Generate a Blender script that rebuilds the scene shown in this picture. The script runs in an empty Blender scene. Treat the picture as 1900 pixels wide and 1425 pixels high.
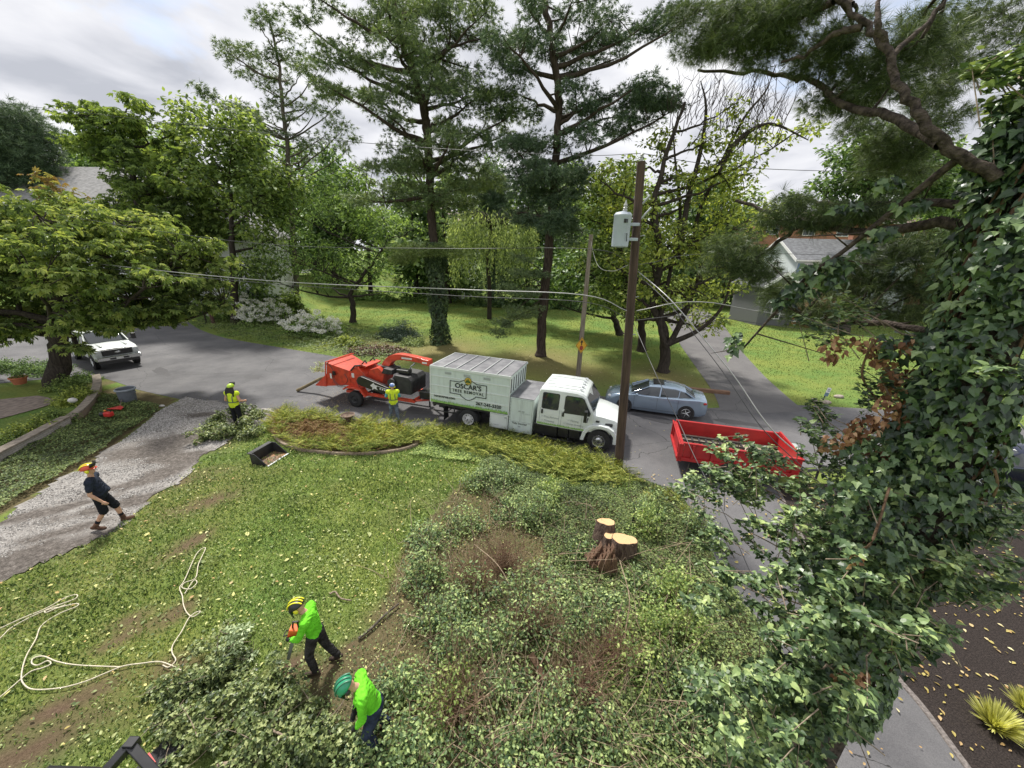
import bpy, bmesh, math, random
import numpy as np
from mathutils import Vector, Matrix, Euler
R = math.radians
rng = np.random.default_rng(7); random.seed(7)
sc = bpy.context.scene; C = sc.collection

# ------------------------------------------------------------------ camera
CAM_F, CAM_P, CAM_R, CAM_H = 700.0, R(19.0), R(1.5), 7.2      # focal length in photo pixels, pitch, roll, height
cd = bpy.data.cameras.new('camera'); cam = bpy.data.objects.new('camera', cd); C.objects.link(cam)
cd.sensor_width = 36; cd.lens = CAM_F/1900*36; cd.clip_end = 3000; cd.clip_start = 0.05
fw = Vector((0, math.cos(CAM_P), -math.sin(CAM_P))); up = Vector((0, math.sin(CAM_P), math.cos(CAM_P))); rt = Vector((1, 0, 0))
cx = rt*math.cos(CAM_R)+up*math.sin(CAM_R); cy = -rt*math.sin(CAM_R)+up*math.cos(CAM_R)
m = Matrix((cx, cy, -fw)).transposed().to_4x4(); m.translation = Vector((0, 0, CAM_H)); cam.matrix_world = m
sc.camera = cam

# ------------------------------------------------------------------ light
SUN_EL, SUN_AZ = R(58), R(-28)      # from behind the lawn trees, a little left (azimuth from +Y towards +X)
w = bpy.data.worlds.new('World'); sc.world = w; w.use_nodes = True
nt = w.node_tree; nt.nodes.clear(); N = nt.nodes.new; L = nt.links.new
out = N('ShaderNodeOutputWorld'); bg = N('ShaderNodeBackground'); bg.inputs[1].default_value = 0.1
sky = N('ShaderNodeTexSky'); sky.sky_type = 'NISHITA'; sky.sun_disc = False; sky.sun_elevation = SUN_EL; sky.sun_rotation = SUN_AZ
tc = N('ShaderNodeTexCoord'); sep = N('ShaderNodeSeparateXYZ'); L(tc.outputs['Generated'], sep.inputs[0])
ad = N('ShaderNodeMath'); ad.operation = 'ADD'; ad.inputs[1].default_value = 0.22; L(sep.outputs[2], ad.inputs[0])
mx = N('ShaderNodeMath'); mx.operation = 'MAXIMUM'; mx.inputs[1].default_value = 0.12; L(ad.outputs[0], mx.inputs[0])
dx = N('ShaderNodeMath'); dx.operation = 'DIVIDE'; L(sep.outputs[0], dx.inputs[0]); L(mx.outputs[0], dx.inputs[1])
dy = N('ShaderNodeMath'); dy.operation = 'DIVIDE'; L(sep.outputs[1], dy.inputs[0]); L(mx.outputs[0], dy.inputs[1])
cb = N('ShaderNodeCombineXYZ'); L(dx.outputs[0], cb.inputs[0]); L(dy.outputs[0], cb.inputs[1])
n1 = N('ShaderNodeTexNoise'); n1.inputs['Scale'].default_value = 1.1; n1.inputs['Detail'].default_value = 8; n1.inputs['Roughness'].default_value = .55; n1.inputs['Distortion'].default_value = .35
L(cb.outputs[0], n1.inputs['Vector'])
n2 = N('ShaderNodeTexNoise'); n2.inputs['Scale'].default_value = 2.0; n2.inputs['Detail'].default_value = 7; n2.inputs['Distortion'].default_value = .5
mp = N('ShaderNodeMapping'); mp.inputs['Location'].default_value = (3.3, 7.7, 1); L(cb.outputs[0], mp.inputs[0]); L(mp.outputs[0], n2.inputs['Vector'])
cr = N('ShaderNodeValToRGB'); L(n2.outputs[0], cr.inputs[0])
SK = 5.7
cr.color_ramp.elements[0].position = .33; cr.color_ramp.elements[0].color = (.52*SK/10, .54*SK/10, .60*SK/10, 1)
cr.color_ramp.elements[1].position = .66; cr.color_ramp.elements[1].color = (.98*SK/10, .98*SK/10, 1.0*SK/10, 1)
e = cr.color_ramp.elements.new(.48); e.color = (.76*SK/10, .77*SK/10, .82*SK/10, 1)
sc10 = N('ShaderNodeVectorMath'); sc10.operation = 'SCALE'; sc10.inputs[3].default_value = 10; L(cr.outputs[0], sc10.inputs[0])
cov = N('ShaderNodeMapRange'); cov.inputs[1].default_value = .27; cov.inputs[2].default_value = .40; L(n1.outputs[0], cov.inputs[0])
mix = N('ShaderNodeMix'); mix.data_type = 'RGBA'; L(cov.outputs[0], mix.inputs[0]); L(sky.outputs[0], mix.inputs[6]); L(sc10.outputs[0], mix.inputs[7])
L(mix.outputs[2], bg.inputs[0]); L(bg.outputs[0], out.inputs[0])
sl = bpy.data.lights.new('sun', 'SUN'); sl.energy = 3.1; sl.angle = R(6); sl.color = (1, .96, .88)
so = bpy.data.objects.new('sun', sl); C.objects.link(so)
sd = Vector((math.sin(SUN_AZ)*math.cos(SUN_EL), math.cos(SUN_AZ)*math.cos(SUN_EL), math.sin(SUN_EL)))
so.rotation_euler = (-sd).to_track_quat('-Z', 'Y').to_euler(); so.location = sd*200
vs = sc.view_settings; vs.view_transform = 'Standard'; vs.look = 'None'; vs.gamma = 1; vs.exposure = 0.95
sc.cycles.max_bounces = 6; sc.cycles.transparent_max_bounces = 6; sc.cycles.diffuse_bounces = 3

# ------------------------------------------------------------------ measuring helpers (photo pixel -> point at a real distance)
def ray(px, py):
    u = (px-950)/CAM_F; v = (712.5-py)/CAM_F
    u, v = u*math.cos(CAM_R)-v*math.sin(CAM_R), u*math.sin(CAM_R)+v*math.cos(CAM_R)
    return Vector((u, math.cos(CAM_P)+v*math.sin(CAM_P), -math.sin(CAM_P)+v*math.cos(CAM_P)))
def G(px, py, z=0.0):
    d = ray(px, py); t = (z-CAM_H)/d.z; return Vector((d.x*t, d.y*t, z))
def AT(px, py, Y):
    d = ray(px, py); t = Y/d.y; return Vector((d.x*t, Y, CAM_H+d.z*t))
def PXS(Y, py=450):            # metres per photo pixel at depth Y, about row py
    d = ray(950, py); return Y/d.y/CAM_F

# ------------------------------------------------------------------ object helpers
def tag(o, label=None, cat=None, group=None, kind=None):
    if label: o['label'] = label
    if cat: o['category'] = cat
    if group: o['group'] = group
    if kind: o['kind'] = kind
    return o
def thing(name, label, cat, loc=(0, 0, 0), rz=0, group=None):
    o = bpy.data.objects.new(name, None); C.objects.link(o); o.location = loc; o.rotation_euler = (0, 0, rz); o.empty_display_size = .2
    return tag(o, label, cat, group)
def copy_tree(o, parent=None):
    kids = list(o.children); c = o.copy(); C.objects.link(c); c.parent = parent
    for k in kids: copy_tree(k, c)
    return c
class MB:
    def __init__(s): s.v = []; s.f = []; s.mi = []; s.cur = 0; s.M = Matrix()
    def add(s, vs_, fs):
        b = len(s.v); M = s.M
        s.v += [tuple(M @ Vector(p)) for p in vs_]; s.f += [[i+b for i in f] for f in fs]; s.mi += [s.cur]*len(fs)
    def box(s, c, d, rot=None, taper=(1, 1)):
        x, y, z = d[0]/2, d[1]/2, d[2]/2; tx, ty = taper
        p = [(-x, -y, -z), (x, -y, -z), (x, y, -z), (-x, y, -z), (-x*tx, -y*ty, z), (x*tx, -y*ty, z), (x*tx, y*ty, z), (-x*tx, y*ty, z)]
        if rot is not None:
            Rm = Euler(rot).to_matrix(); p = [Rm @ Vector(q) for q in p]
        s.add([Vector(q)+Vector(c) for q in p], [(0, 3, 2, 1), (4, 5, 6, 7), (0, 1, 5, 4), (1, 2, 6, 5), (2, 3, 7, 6), (3, 0, 4, 7)])
    def b2(s, a, b): s.box([(a[i]+b[i])/2 for i in range(3)], [abs(b[i]-a[i]) for i in range(3)])
    def tube(s, pts, r, n=8, cap=True):
        pts = [Vector(p) for p in pts]; k = len(pts)
        if not hasattr(r, '__len__'): r = [r]*k
        vs_ = []; prev = None
        for i, p in enumerate(pts):
            t = (pts[min(i+1, k-1)]-pts[max(i-1, 0)]); t = t.normalized() if t.length > 1e-9 else Vector((0, 0, 1))
            if prev is None:
                a = Vector((0, 0, 1)) if abs(t.z) < .9 else Vector((1, 0, 0)); x = t.cross(a).normalized()
            else:
                x = (prev-t*prev.dot(t)); x = x.normalized() if x.length > 1e-6 else t.orthogonal().normalized()
            prev = x; y = t.cross(x)
            for j in range(n):
                an = 2*math.pi*j/n; vs_.append(p+(x*math.cos(an)+y*math.sin(an))*r[i])
        fs = [(i*n+j, i*n+(j+1) % n, (i+1)*n+(j+1) % n, (i+1)*n+j) for i in range(k-1) for j in range(n)]
        if cap: fs += [tuple(range(n-1, -1, -1)), tuple(range((k-1)*n, k*n))]
        s.add(vs_, fs)
    def cyl(s, a, b, r, r2=None, n=16): s.tube([a, b], [r, r if r2 is None else r2], n)
    def prism(s, poly, y0, y1):          # outline in (x,z), extruded along y
        k = len(poly)
        a = sum(poly[i][0]*poly[(i+1) % k][1]-poly[(i+1) % k][0]*poly[i][1] for i in range(k))
        if a < 0: poly = poly[::-1]
        vs_ = [(p[0], y0, p[1]) for p in poly]+[(p[0], y1, p[1]) for p in poly]
        s.add(vs_, [tuple(range(k)), tuple(range(2*k-1, k-1, -1))]+[(i, i+k, (i+1) % k+k, (i+1) % k) for i in range(k)])
    def lathe(s, prof, c=(0, 0, 0), n=20, axis='z', cap=True):   # prof: (r, h)
        vs_ = []
        for r_, h in prof:
            for j in range(n):
                an = 2*math.pi*j/n; a, b = r_*math.cos(an), r_*math.sin(an)
                q = (a, b, h) if axis == 'z' else (a, h, b)
                vs_.append((q[0]+c[0], q[1]+c[1], q[2]+c[2]))
        k = len(prof); fs = [(i*n+j, i*n+(j+1) % n, (i+1)*n+(j+1) % n, (i+1)*n+j) for i in range(k-1) for j in range(n)]
        if cap: fs += [tuple(range(n-1, -1, -1)), tuple(range((k-1)*n, k*n))]
        s.add(vs_, fs)
    def sph(s, c, r, n=10, rot=None):
        if not hasattr(r, '__len__'): r = (r, r, r)
        vs_ = []; fs = []
        for i in range(n+1):
            th = math.pi*i/n
            for j in range(n*2):
                ph = math.pi*j/n; p = Vector((r[0]*math.sin(th)*math.cos(ph), r[1]*math.sin(th)*math.sin(ph), r[2]*math.cos(th)))
                if rot is not None: p = Euler(rot).to_matrix() @ p
                vs_.append(p+Vector(c))
        k = n*2; fs = [(i*k+j, (i+1)*k+j, (i+1)*k+(j+1) % k, i*k+(j+1) % k) for i in range(n) for j in range(k)]
        s.add(vs_, fs)
    def build(s, name, mats, parent=None, smooth=None, bevel=0, fix=True):
        me = bpy.data.meshes.new(name); me.from_pydata(s.v, [], s.f)
        for m_ in (mats if isinstance(mats, (list, tuple)) else [mats]): me.materials.append(m_)
        for i, p in enumerate(me.polygons): p.material_index = s.mi[i]
        if fix:
            bm = bmesh.new(); bm.from_mesh(me); bmesh.ops.remove_doubles(bm, verts=bm.verts, dist=1e-5); bmesh.ops.recalc_face_normals(bm, faces=bm.faces); bm.to_mesh(me); bm.free()
        me.validate(); me.update()
        o = bpy.data.objects.new(name, me); C.objects.link(o); o.parent = parent
        if bevel:
            b = o.modifiers.new('b', 'BEVEL'); b.width = bevel; b.segments = 2; b.limit_method = 'ANGLE'; b.angle_limit = R(40)
        if smooth is not None:
            for p in me.polygons: p.use_smooth = True
            me.set_sharp_from_angle(angle=R(smooth))
        return o
def rawmesh(name, V, faces_flat, sizes, mat, parent=None, smooth=False):
    me = bpy.data.meshes.new(name); nv = len(V); me.vertices.add(nv); me.vertices.foreach_set('co', np.asarray(V, np.float32).ravel())
    me.loops.add(len(faces_flat)); me.loops.foreach_set('vertex_index', np.asarray(faces_flat, np.int32))
    me.polygons.add(len(sizes)); sizes = np.asarray(sizes, np.int32); st = np.concatenate([[0], np.cumsum(sizes)[:-1]]).astype(np.int32)
    me.polygons.foreach_set('loop_start', st)
    me.polygons.foreach_set('use_smooth', np.full(len(sizes), smooth))
    me.materials.append(mat); me.update(calc_edges=True)
    o = bpy.data.objects.new(name, me); C.objects.link(o); o.parent = parent
    return o
# leaf shapes: (vertices, faces); base at the origin, tip along +y, upper side +z
def _palm(k, spread, w_, droop):
    v = [(0, 0, 0)]; f = []
    for i in range(k):
        a = (i-(k-1)/2)*spread; l = 1-.25*abs(i-(k-1)/2)/(k/2); s_, c_ = math.sin(a), math.cos(a); b = len(v)
        for (x, y, z) in ((w_, .6, .03), (0, 1, -droop), (-w_, .6, .03)):
            x *= l; y *= l; v.append((x*c_+y*s_, -x*s_+y*c_, z))
        f += [(0, b, b+1), (0, b+1, b+2)]
    return v, f
LF = {
 'diamond': ([(0, 0, 0), (.3, .45, .06), (0, 1, -.08), (-.3, .45, .06)], [(0, 1, 2), (0, 2, 3)]),
 'slim': ([(0, 0, 0), (.16, .4, .04), (0, 1, -.08), (-.16, .4, .04)], [(0, 1, 2), (0, 2, 3)]),
 'oval': ([(0, 0, 0), (.24, .25, .05), (.26, .55, .05), (0, 1, -.1), (-.26, .55, .05), (-.24, .25, .05), (0, .45, 0)], [(0, 1, 6), (1, 2, 6), (2, 3, 6), (3, 4, 6), (4, 5, 6), (5, 0, 6)]),
 'ivy': ([(0, .06, 0), (.22, -.06, .02), (.48, .22, .05), (.27, .42, .06), (0, 1, -.13), (-.27, .42, .06), (-.48, .22, .05), (-.22, -.06, .02), (0, .35, -.01)], [(0, 1, 8), (1, 2, 8), (2, 3, 8), (3, 4, 8), (4, 5, 8), (5, 6, 8), (6, 7, 8), (7, 0, 8)]),
 'heart': ([(0, .05, 0), (.2, -.03, .03), (.36, .22, .06), (.24, .6, .03), (0, 1, -.16), (-.24, .6, .03), (-.36, .22, .06), (-.2, -.03, .03), (0, .4, -.01)], [(0, 1, 8), (1, 2, 8), (2, 3, 8), (3, 4, 8), (4, 5, 8), (5, 6, 8), (6, 7, 8), (7, 0, 8)]),
 'palm': _palm(5, .62, .17, .25), 'palm7': _palm(7, .5, .15, .3),
 'blade': ([(-.06, 0, 0), (.06, 0, 0), (0, 1, .25)], [(0, 1, 2)]),
}
def _pinnate(k=6, w_=.05, ll=.26):
    v = []; f = []
    for i in range(k):
        y = .2+.75*i/(k-1)
        for s_ in (-1, 1):
            b = len(v); l = ll*(1.1-.5*abs(i/(k-1)-.35)); q_ = -.38*y*y; v += [(0, y, q_), (s_*l*.5, y+.02+w_, q_+.02), (s_*l, y+.12, q_-.05), (s_*l*.5, y+.10-w_, q_+.02)]; f += [(b, b+1, b+2), (b, b+2, b+3)]
    b = len(v); v += [(-.008, 0, 0), (.008, 0, 0), (0, 1, -.38)]; f.append((b, b+1, b+2))
    return v, f
LF['frond'] = _pinnate(9, .045, .24)
def _frondlow():
    v = [(0, 0, 0)]; f = []
    for i in range(5):
        y = .15+.16*i; l = .26*(1-.14*i)
        for s_ in (-1, 1):
            b = len(v); v += [(0, y, 0), (s_*l, y+.16, -.04), (0, y+.13, .0)]; f.append((b, b+1, b+2))
    return v, f
LF['fern'] = _frondlow()
def needles(k, seed, w_=.02, cone=1.0):
    r = np.random.default_rng(seed); v = [(0, 0, 0)]; f = []
    for i in range(k):
        a = r.uniform(0, 2*math.pi); c = r.uniform(.1, 1)*cone; l = r.uniform(.75, 1.05)
        d = Vector((math.sin(a)*math.sin(c), math.cos(c), math.cos(a)*math.sin(c)*.8+.1)).normalized()*l
        s_ = d.cross(Vector(r.normal(size=3))).normalized()*w_
        st = d*.12; b = len(v)
        v += [tuple(st-s_), tuple(st+s_), tuple(d)]; f.append((b, b+1, b+2))
    return v[:], f
LF['tuft'] = needles(11, 3, .05, 1.25); LF['tuftfine'] = needles(26, 5, .014, 1.2); LF['tuftmid'] = needles(16, 9, .025, 1.3)
def unit(a): return a/np.maximum(np.linalg.norm(a, axis=1, keepdims=True), 1e-9)
def leaves(name, P, D, Nn, S, kind, mat, parent=None, stuff=None):
    P = np.asarray(P, float); n = len(P); V0, F0 = LF[kind]; V0 = np.array(V0, float); k = len(V0)
    y = unit(np.asarray(D, float)); z = np.asarray(Nn, float); z = unit(z-(z*y).sum(1, keepdims=True)*y+1e-6); x = np.cross(y, z)
    S = np.broadcast_to(np.asarray(S, float).reshape(-1, 1), (n, 1)) if np.ndim(S) else np.full((n, 1), S)
    V = P[:, None, :]+S[:, :, None]*(V0[None, :, 0:1]*x[:, None]+V0[None, :, 1:2]*y[:, None]+V0[None, :, 2:3]*z[:, None])
    ff = np.concatenate([np.array(f) for f in F0]); sz = np.array([len(f) for f in F0])
    FF = (ff[None, :]+(np.arange(n)*k)[:, None]).ravel(); SZ = np.tile(sz, n)
    return rawmesh(name, V.reshape(-1, 3), FF, SZ, mat, parent)
def tubes(name, paths, mat, parent=None, n=5, smooth=True):     # paths: list of (points (k,3), radii (k))
    Vs = []; Fs = []; base = 0
    ang = np.arange(n)*2*math.pi/n; ca, sa = np.cos(ang), np.sin(ang)
    for pts, rad in paths:
        p = np.asarray(pts, float); k = len(p); t = np.empty_like(p); t[1:-1] = p[2:]-p[:-2]; t[0] = p[1]-p[0]; t[-1] = p[-1]-p[-2]; t = unit(t)
        ref = np.array([0.31, 0.2, 1.0]) if abs(t[0][2]) < .9 else np.array([1.0, .2, 0.1])
        x = unit(np.cross(t, ref)); yv = np.cross(t, x); r_ = np.broadcast_to(np.asarray(rad, float), (k,))
        V = p[:, None, :]+r_[:, None, None]*(ca[None, :, None]*x[:, None]+sa[None, :, None]*yv[:, None])
        Vs.append(V.reshape(-1, 3)); i = np.arange(k-1)[:, None]*n; j = np.arange(n)[None, :]; j2 = (j+1) % n
        q = np.stack([i+j, i+j2, i+n+j2, i+n+j], -1).reshape(-1, 4)+base; Fs.append(q); base += k*n
    V = np.concatenate(Vs); F = np.concatenate(Fs)
    return rawmesh(name, V, F.ravel(), np.full(len(F), 4), mat, parent, smooth)
def bez(a, b, sag=0.0, n=8, mid=None):
    a = np.array(a, float); b = np.array(b, float); c = (a+b)/2 if mid is None else np.array(mid, float); c = c+np.array([0, 0, -sag*2]); t = np.linspace(0, 1, n)[:, None]
    return (1-t)**2*a+2*t*(1-t)*c+t*t*b
def smooth_path(pts, k=6):
    p = [np.array(q, float) for q in pts]; p = [2*p[0]-p[1]]+p+[2*p[-1]-p[-2]]; o = []
    for i in range(1, len(p)-2):
        for t in np.linspace(0, 1, k, endpoint=False):
            o.append(.5*((2*p[i])+(-p[i-1]+p[i+1])*t+(2*p[i-1]-5*p[i]+4*p[i+1]-p[i+2])*t*t+(-p[i-1]+3*p[i]-3*p[i+1]+p[i+2])*t**3))
    o.append(p[-2]); return np.array(o)

# ------------------------------------------------------------------ materials
def newmat(name):
    m_ = bpy.data.materials.new(name); m_.use_nodes = True; nt_ = m_.node_tree; b = nt_.nodes['Principled BSDF']; return m_, nt_, b
def c4(c): return (c[0], c[1], c[2], 1)
_mats = {}
def mat(name, c, rough=.6, metal=0, var=.0, vs_=6.0, bump=0, bs=30.0, spec=.5, coat=0, c2=None, stretch=None, detail=5, lo=.35, hi=.65):
    if name in _mats: return _mats[name]
    m_, nt_, b = newmat(name); b.inputs['Roughness'].default_value = rough; b.inputs['Metallic'].default_value = metal
    b.inputs['Specular IOR Level'].default_value = spec; b.inputs['Coat Weight'].default_value = coat; b.inputs['Coat Roughness'].default_value = .08
    N_ = nt_.nodes.new; L_ = nt_.links.new
    t = N_('ShaderNodeTexCoord'); mp_ = N_('ShaderNodeMapping'); L_(t.outputs['Object'], mp_.inputs[0])
    if stretch: mp_.inputs['Scale'].default_value = stretch
    if c2 is None: c2 = tuple(max(0, x*(1-var)) for x in c); c1 = tuple(min(1, x*(1+var)) for x in c)
    else: c1 = c
    n_ = N_('ShaderNodeTexNoise'); n_.inputs['Scale'].default_value = vs_; n_.inputs['Detail'].default_value = detail; L_(mp_.outputs[0], n_.inputs['Vector'])
    r_ = N_('ShaderNodeValToRGB'); r_.color_ramp.elements[0].position = lo; r_.color_ramp.elements[1].position = hi
    r_.color_ramp.elements[0].color = c4(c1); r_.color_ramp.elements[1].color = c4(c2); L_(n_.outputs[0], r_.inputs[0]); L_(r_.outputs[0], b.inputs['Base Color'])
    if bump:
        n3 = N_('ShaderNodeTexNoise'); n3.inputs['Scale'].default_value = bs; n3.inputs['Detail'].default_value = 4; L_(mp_.outputs[0], n3.inputs['Vector'])
        bp = N_('ShaderNodeBump'); bp.inputs['Strength'].default_value = bump; bp.inputs['Distance'].default_value = .03; L_(n3.outputs[0], bp.inputs['Height']); L_(bp.outputs[0], b.inputs['Normal'])
    _mats[name] = m_; return m_
def fol(name, cols, trans=.35, rough=.5, spec=.35, nscale=.35, tint=(1.15, 1.1, .55), gain=1.5, sat=.86):
    def ad_(c):
        l = .3*c[0]+.6*c[1]+.1*c[2]; return tuple(min(.85, max(0, (l+(x-l)*sat)*gain)) for x in c)
    kk = len(cols)-1; cols = [tuple(min(.88, x*(.62+.62*i_/kk)) for x in ad_(c)) for i_, c in enumerate(cols)]
    # colour differs from leaf to leaf and, slowly, from branch to branch
    if name in _mats: return _mats[name]
    m_, nt_, b = newmat(name); N_ = nt_.nodes.new; L_ = nt_.links.new
    g = N_('ShaderNodeNewGeometry'); t = N_('ShaderNodeTexCoord'); n_ = N_('ShaderNodeTexNoise'); n_.inputs['Scale'].default_value = nscale; n_.inputs['Detail'].default_value = 2; L_(t.outputs['Object'], n_.inputs['Vector'])
    mr = N_('ShaderNodeMapRange'); mr.inputs[1].default_value = .3; mr.inputs[2].default_value = .7; mr.inputs[3].default_value = -.22; mr.inputs[4].default_value = .22; L_(n_.outputs[0], mr.inputs[0])
    a = N_('ShaderNodeMath'); a.operation = 'ADD'; a.use_clamp = True; L_(g.outputs['Random Per Island'], a.inputs[0]); L_(mr.outputs[0], a.inputs[1])
    r_ = N_('ShaderNodeValToRGB'); el = r_.color_ramp.elements
    el[0].position = 0; el[0].color = c4(cols[0]); el[1].position = 1; el[1].color = c4(cols[-1])
    for i, c in enumerate(cols[1:-1]): e_ = el.new((i+1)/(len(cols)-1)); e_.color = c4(c)
    L_(a.outputs[0], r_.inputs[0]); L_(r_.outputs[0], b.inputs['Base Color']); b.inputs['Roughness'].default_value = rough; b.inputs['Specular IOR Level'].default_value = spec
    tr = N_('ShaderNodeBsdfTranslucent'); mu = N_('ShaderNodeMix'); mu.data_type = 'RGBA'; mu.blend_type = 'MULTIPLY'; mu.inputs[0].default_value = 1; mu.inputs[7].default_value = c4(tint)
    L_(r_.outputs[0], mu.inputs[6]); L_(mu.outputs[2], tr.inputs[0])
    ms = N_('ShaderNodeMixShader'); ms.inputs[0].default_value = trans; L_(b.outputs[0], ms.inputs[1]); L_(tr.outputs[0], ms.inputs[2]); L_(ms.outputs[0], nt_.nodes['Material Output'].inputs[0])
    _mats[name] = m_; return m_
# ================================================================== GROUND, ROADS, BEDS
def ss(t): t = np.clip(t, 0, 1); return t*t*(3-2*t)
def gz(x, y):
    x = np.asarray(x, float); y = np.asarray(y, float)
    return 2.6*ss((y-38)/9)*ss((-24-x)/8) + 1.5*ss((y-75)/40)
def inpoly(x, y, poly):
    x = np.asarray(x); y = np.asarray(y); r_ = np.zeros(x.shape, bool); k = len(poly)
    for i in range(k):
        x0, y0 = poly[i][0], poly[i][1]; x1, y1 = poly[(i+1) % k][0], poly[(i+1) % k][1]
        c = ((y0 > y) != (y1 > y)) & (x < (x1-x0)*(y-y0)/((y1-y0) if y1 != y0 else 1e-9)+x0); r_ ^= c
    return r_
def PG(lst): return [G(*q) for q in lst]
def blob(x, y, c, r_, an=0, el=1):
    dx_, dy_ = x-c[0], y-c[1]; a, b = dx_*math.cos(an)+dy_*math.sin(an), -dx_*math.sin(an)+dy_*math.cos(an)
    return np.exp(-((a/(r_*el))**2+(b/r_)**2))
def vnoise(x, y, s, seed=0):
    r_ = np.random.default_rng(seed); T = r_.random((64, 64)); u = x/s; v = y/s; i = np.floor(u).astype(int); j = np.floor(v).astype(int); fu = ss(u-i); fv = ss(v-j)
    g = lambda a, b: T[a % 64, b % 64]
    return (g(i, j)*(1-fu)+g(i+1, j)*fu)*(1-fv)+(g(i, j+1)*(1-fu)+g(i+1, j+1)*fu)*fv
def scatter(poly, n, seed=1, box=None):
    r0 = np.random.default_rng(seed); px = [p[0] for p in poly]; py = [p[1] for p in poly]; lo = (min(px), min(py)); hi = (max(px), max(py)); o = np.zeros((0, 2))
    while len(o) < n:
        c = r0.uniform(lo, hi, (n*2, 2)); c = c[inpoly(c[:, 0], c[:, 1], poly)]; o = np.concatenate([o, c])
    return o[:n]
road_poly = PG([(-500, 640), (-200, 605), (0, 588), (150, 578), (300, 572)])+[G(300, 545), G(322, 541), G(345, 552), G(346, 580), G(350, 598), G(372, 612), G(420, 628), G(600, 658), G(800, 692), G(1130, 737), G(1290, 758), G(1480, 752), G(1700, 765), G(1900, 795), G(2400, 870), G(2400, 960), G(1900, 864), G(1500, 868), G(1440, 900),
  G(1500, 1020), G(1576, 1120), G(1648, 1237), G(1711, 1314), G(1793, 1425), G(1950, 1640), G(1640, 1660), G(1545, 1430), G(1500, 1320), G(1440, 1200), G(1385, 1130), G(1332, 1050), G(1300, 975), G(1262, 918), G(1200, 893), G(1140, 874), G(1000, 842), G(800, 800), G(540, 770), G(420, 755), G(330, 740), G(250, 722), G(170, 696), G(0, 712), G(-500, 740)]
drive_poly = PG([(1290, 757), (1335, 757), (1318, 720), (1290, 680), (1262, 640), (1240, 600), (1225, 570), (1290, 565), (1340, 600), (1370, 645), (1420, 700), (1480, 753), (1500, 762), (1400, 768)])
gravel_poly = PG([(345, 737), (300, 760), (262, 792), (185, 850), (100, 900), (0, 968), (-300, 1110), (-300, 1240), (0, 1083), (100, 1040), (200, 992), (265, 942), (330, 890), (385, 846), (425, 815), (480, 790), (508, 775), (500, 762), (420, 752)])
bed_poly = PG([(512, 768), (506, 800), (520, 822), (560, 836), (640, 842), (740, 836), (790, 822), (830, 815), (900, 830), (1000, 880), (1060, 905), (1145, 900), (1130, 875), (1000, 845), (800, 802), (600, 776)])
brush_poly = PG([(760, 1000), (850, 900), (960, 860), (1150, 880), (1250, 915), (1300, 985), (1330, 1060), (1440, 1210), (1545, 1440), (1600, 1700), (700, 1700), (640, 1425), (560, 1290), (700, 1150)])
left_bed = PG([(330, 742), (300, 758), (262, 790), (185, 848), (100, 898), (0, 960), (-300, 1100), (-300, 940), (0, 850), (100, 800), (160, 770), (185, 730), (180, 700)])
dirt_spots = [((330, 660/1*1.0+835-660), .9, .5, 1.8), ((370, 830), .5, .4, 2.4), ((232, 1180), .22, .9, 2.4), ((350, 1010), .3, 1.2, 2), ((325, 1140), .25, 1.1, 2), ((330, 1235), .3, .1, 1.8), ((120, 1310), .3, .7, 3), ((390, 930), .35, .7, 2), ((245, 1150), .25, .8, 1.5), ((600, 1250), .3, .7, 2), ((690, 1180), .25, .8, 2), ((725, 1125), .2, .7, 3), ((60, 1390), .4, .6, 2), ((290, 900), .6, .5, 2), ((540, 1240), .25, .4, 1.5), ((650, 1200), .2, .5, 1.5)]
def lines(segs):
    o = []
    for a, b, st in segs: o += list(np.arange(a, b, st))
    return np.array(o)
xs = lines([(-1500, -200, 130), (-200, -60, 10), (-60, -22, 2), (-22, 8, .2), (8, 40, 1.6), (40, 200, 10), (200, 1501, 130)])
ys = lines([(-600, -20, 100), (-20, 0, 3), (0, 18, .2), (18, 60, 1.4), (60, 200, 8), (200, 2200, 200)])
X, Y = np.meshgrid(xs, ys, indexing='ij'); Z = gz(X, Y)-.0
V = np.stack([X, Y, Z], -1).reshape(-1, 3); ny = len(ys)
i, j = np.meshgrid(np.arange(len(xs)-1), np.arange(ny-1), indexing='ij'); q = np.stack([i*ny+j, (i+1)*ny+j, (i+1)*ny+j+1, i*ny+j+1], -1).reshape(-1, 4)
def dirt_mask(x, y):
    d = np.zeros_like(x)
    for (p, r_, an, el) in dirt_spots:
        c = G(*p); d = np.maximum(d, blob(x, y, c, r_*1.15, an, el))
    near = (np.hypot(x+4, y-5) < 9)
    d = d*.95 + .8*np.clip(vnoise(x, y, .8, 4)-.62, 0, 1)*near + .28*(vnoise(x, y, .25, 9)-.5)*(d > .15)
    return np.clip(d, 0, 1)
def dry_mask(x, y):
    d = np.zeros_like(x)
    for p, r_ in [((818, 650), 4.5), ((1003, 670), 4.5), ((870, 690), 4), ((1060, 690), 3.5), ((1230, 700), 3.2), ((700, 640), 3), ((1330, 735), 1)]:
        d = np.maximum(d, blob(x, y, G(*p), r_))
    for p, r_ in [((250, 960), 1.6), ((420, 900), 1.5), ((60, 1120), 1.5), ((200, 1060), 1.2), ((160, 830), 1)]:
        d = np.maximum(d, .55*blob(x, y, G(*p), r_))
    return np.clip(d, 0, 1)
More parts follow.
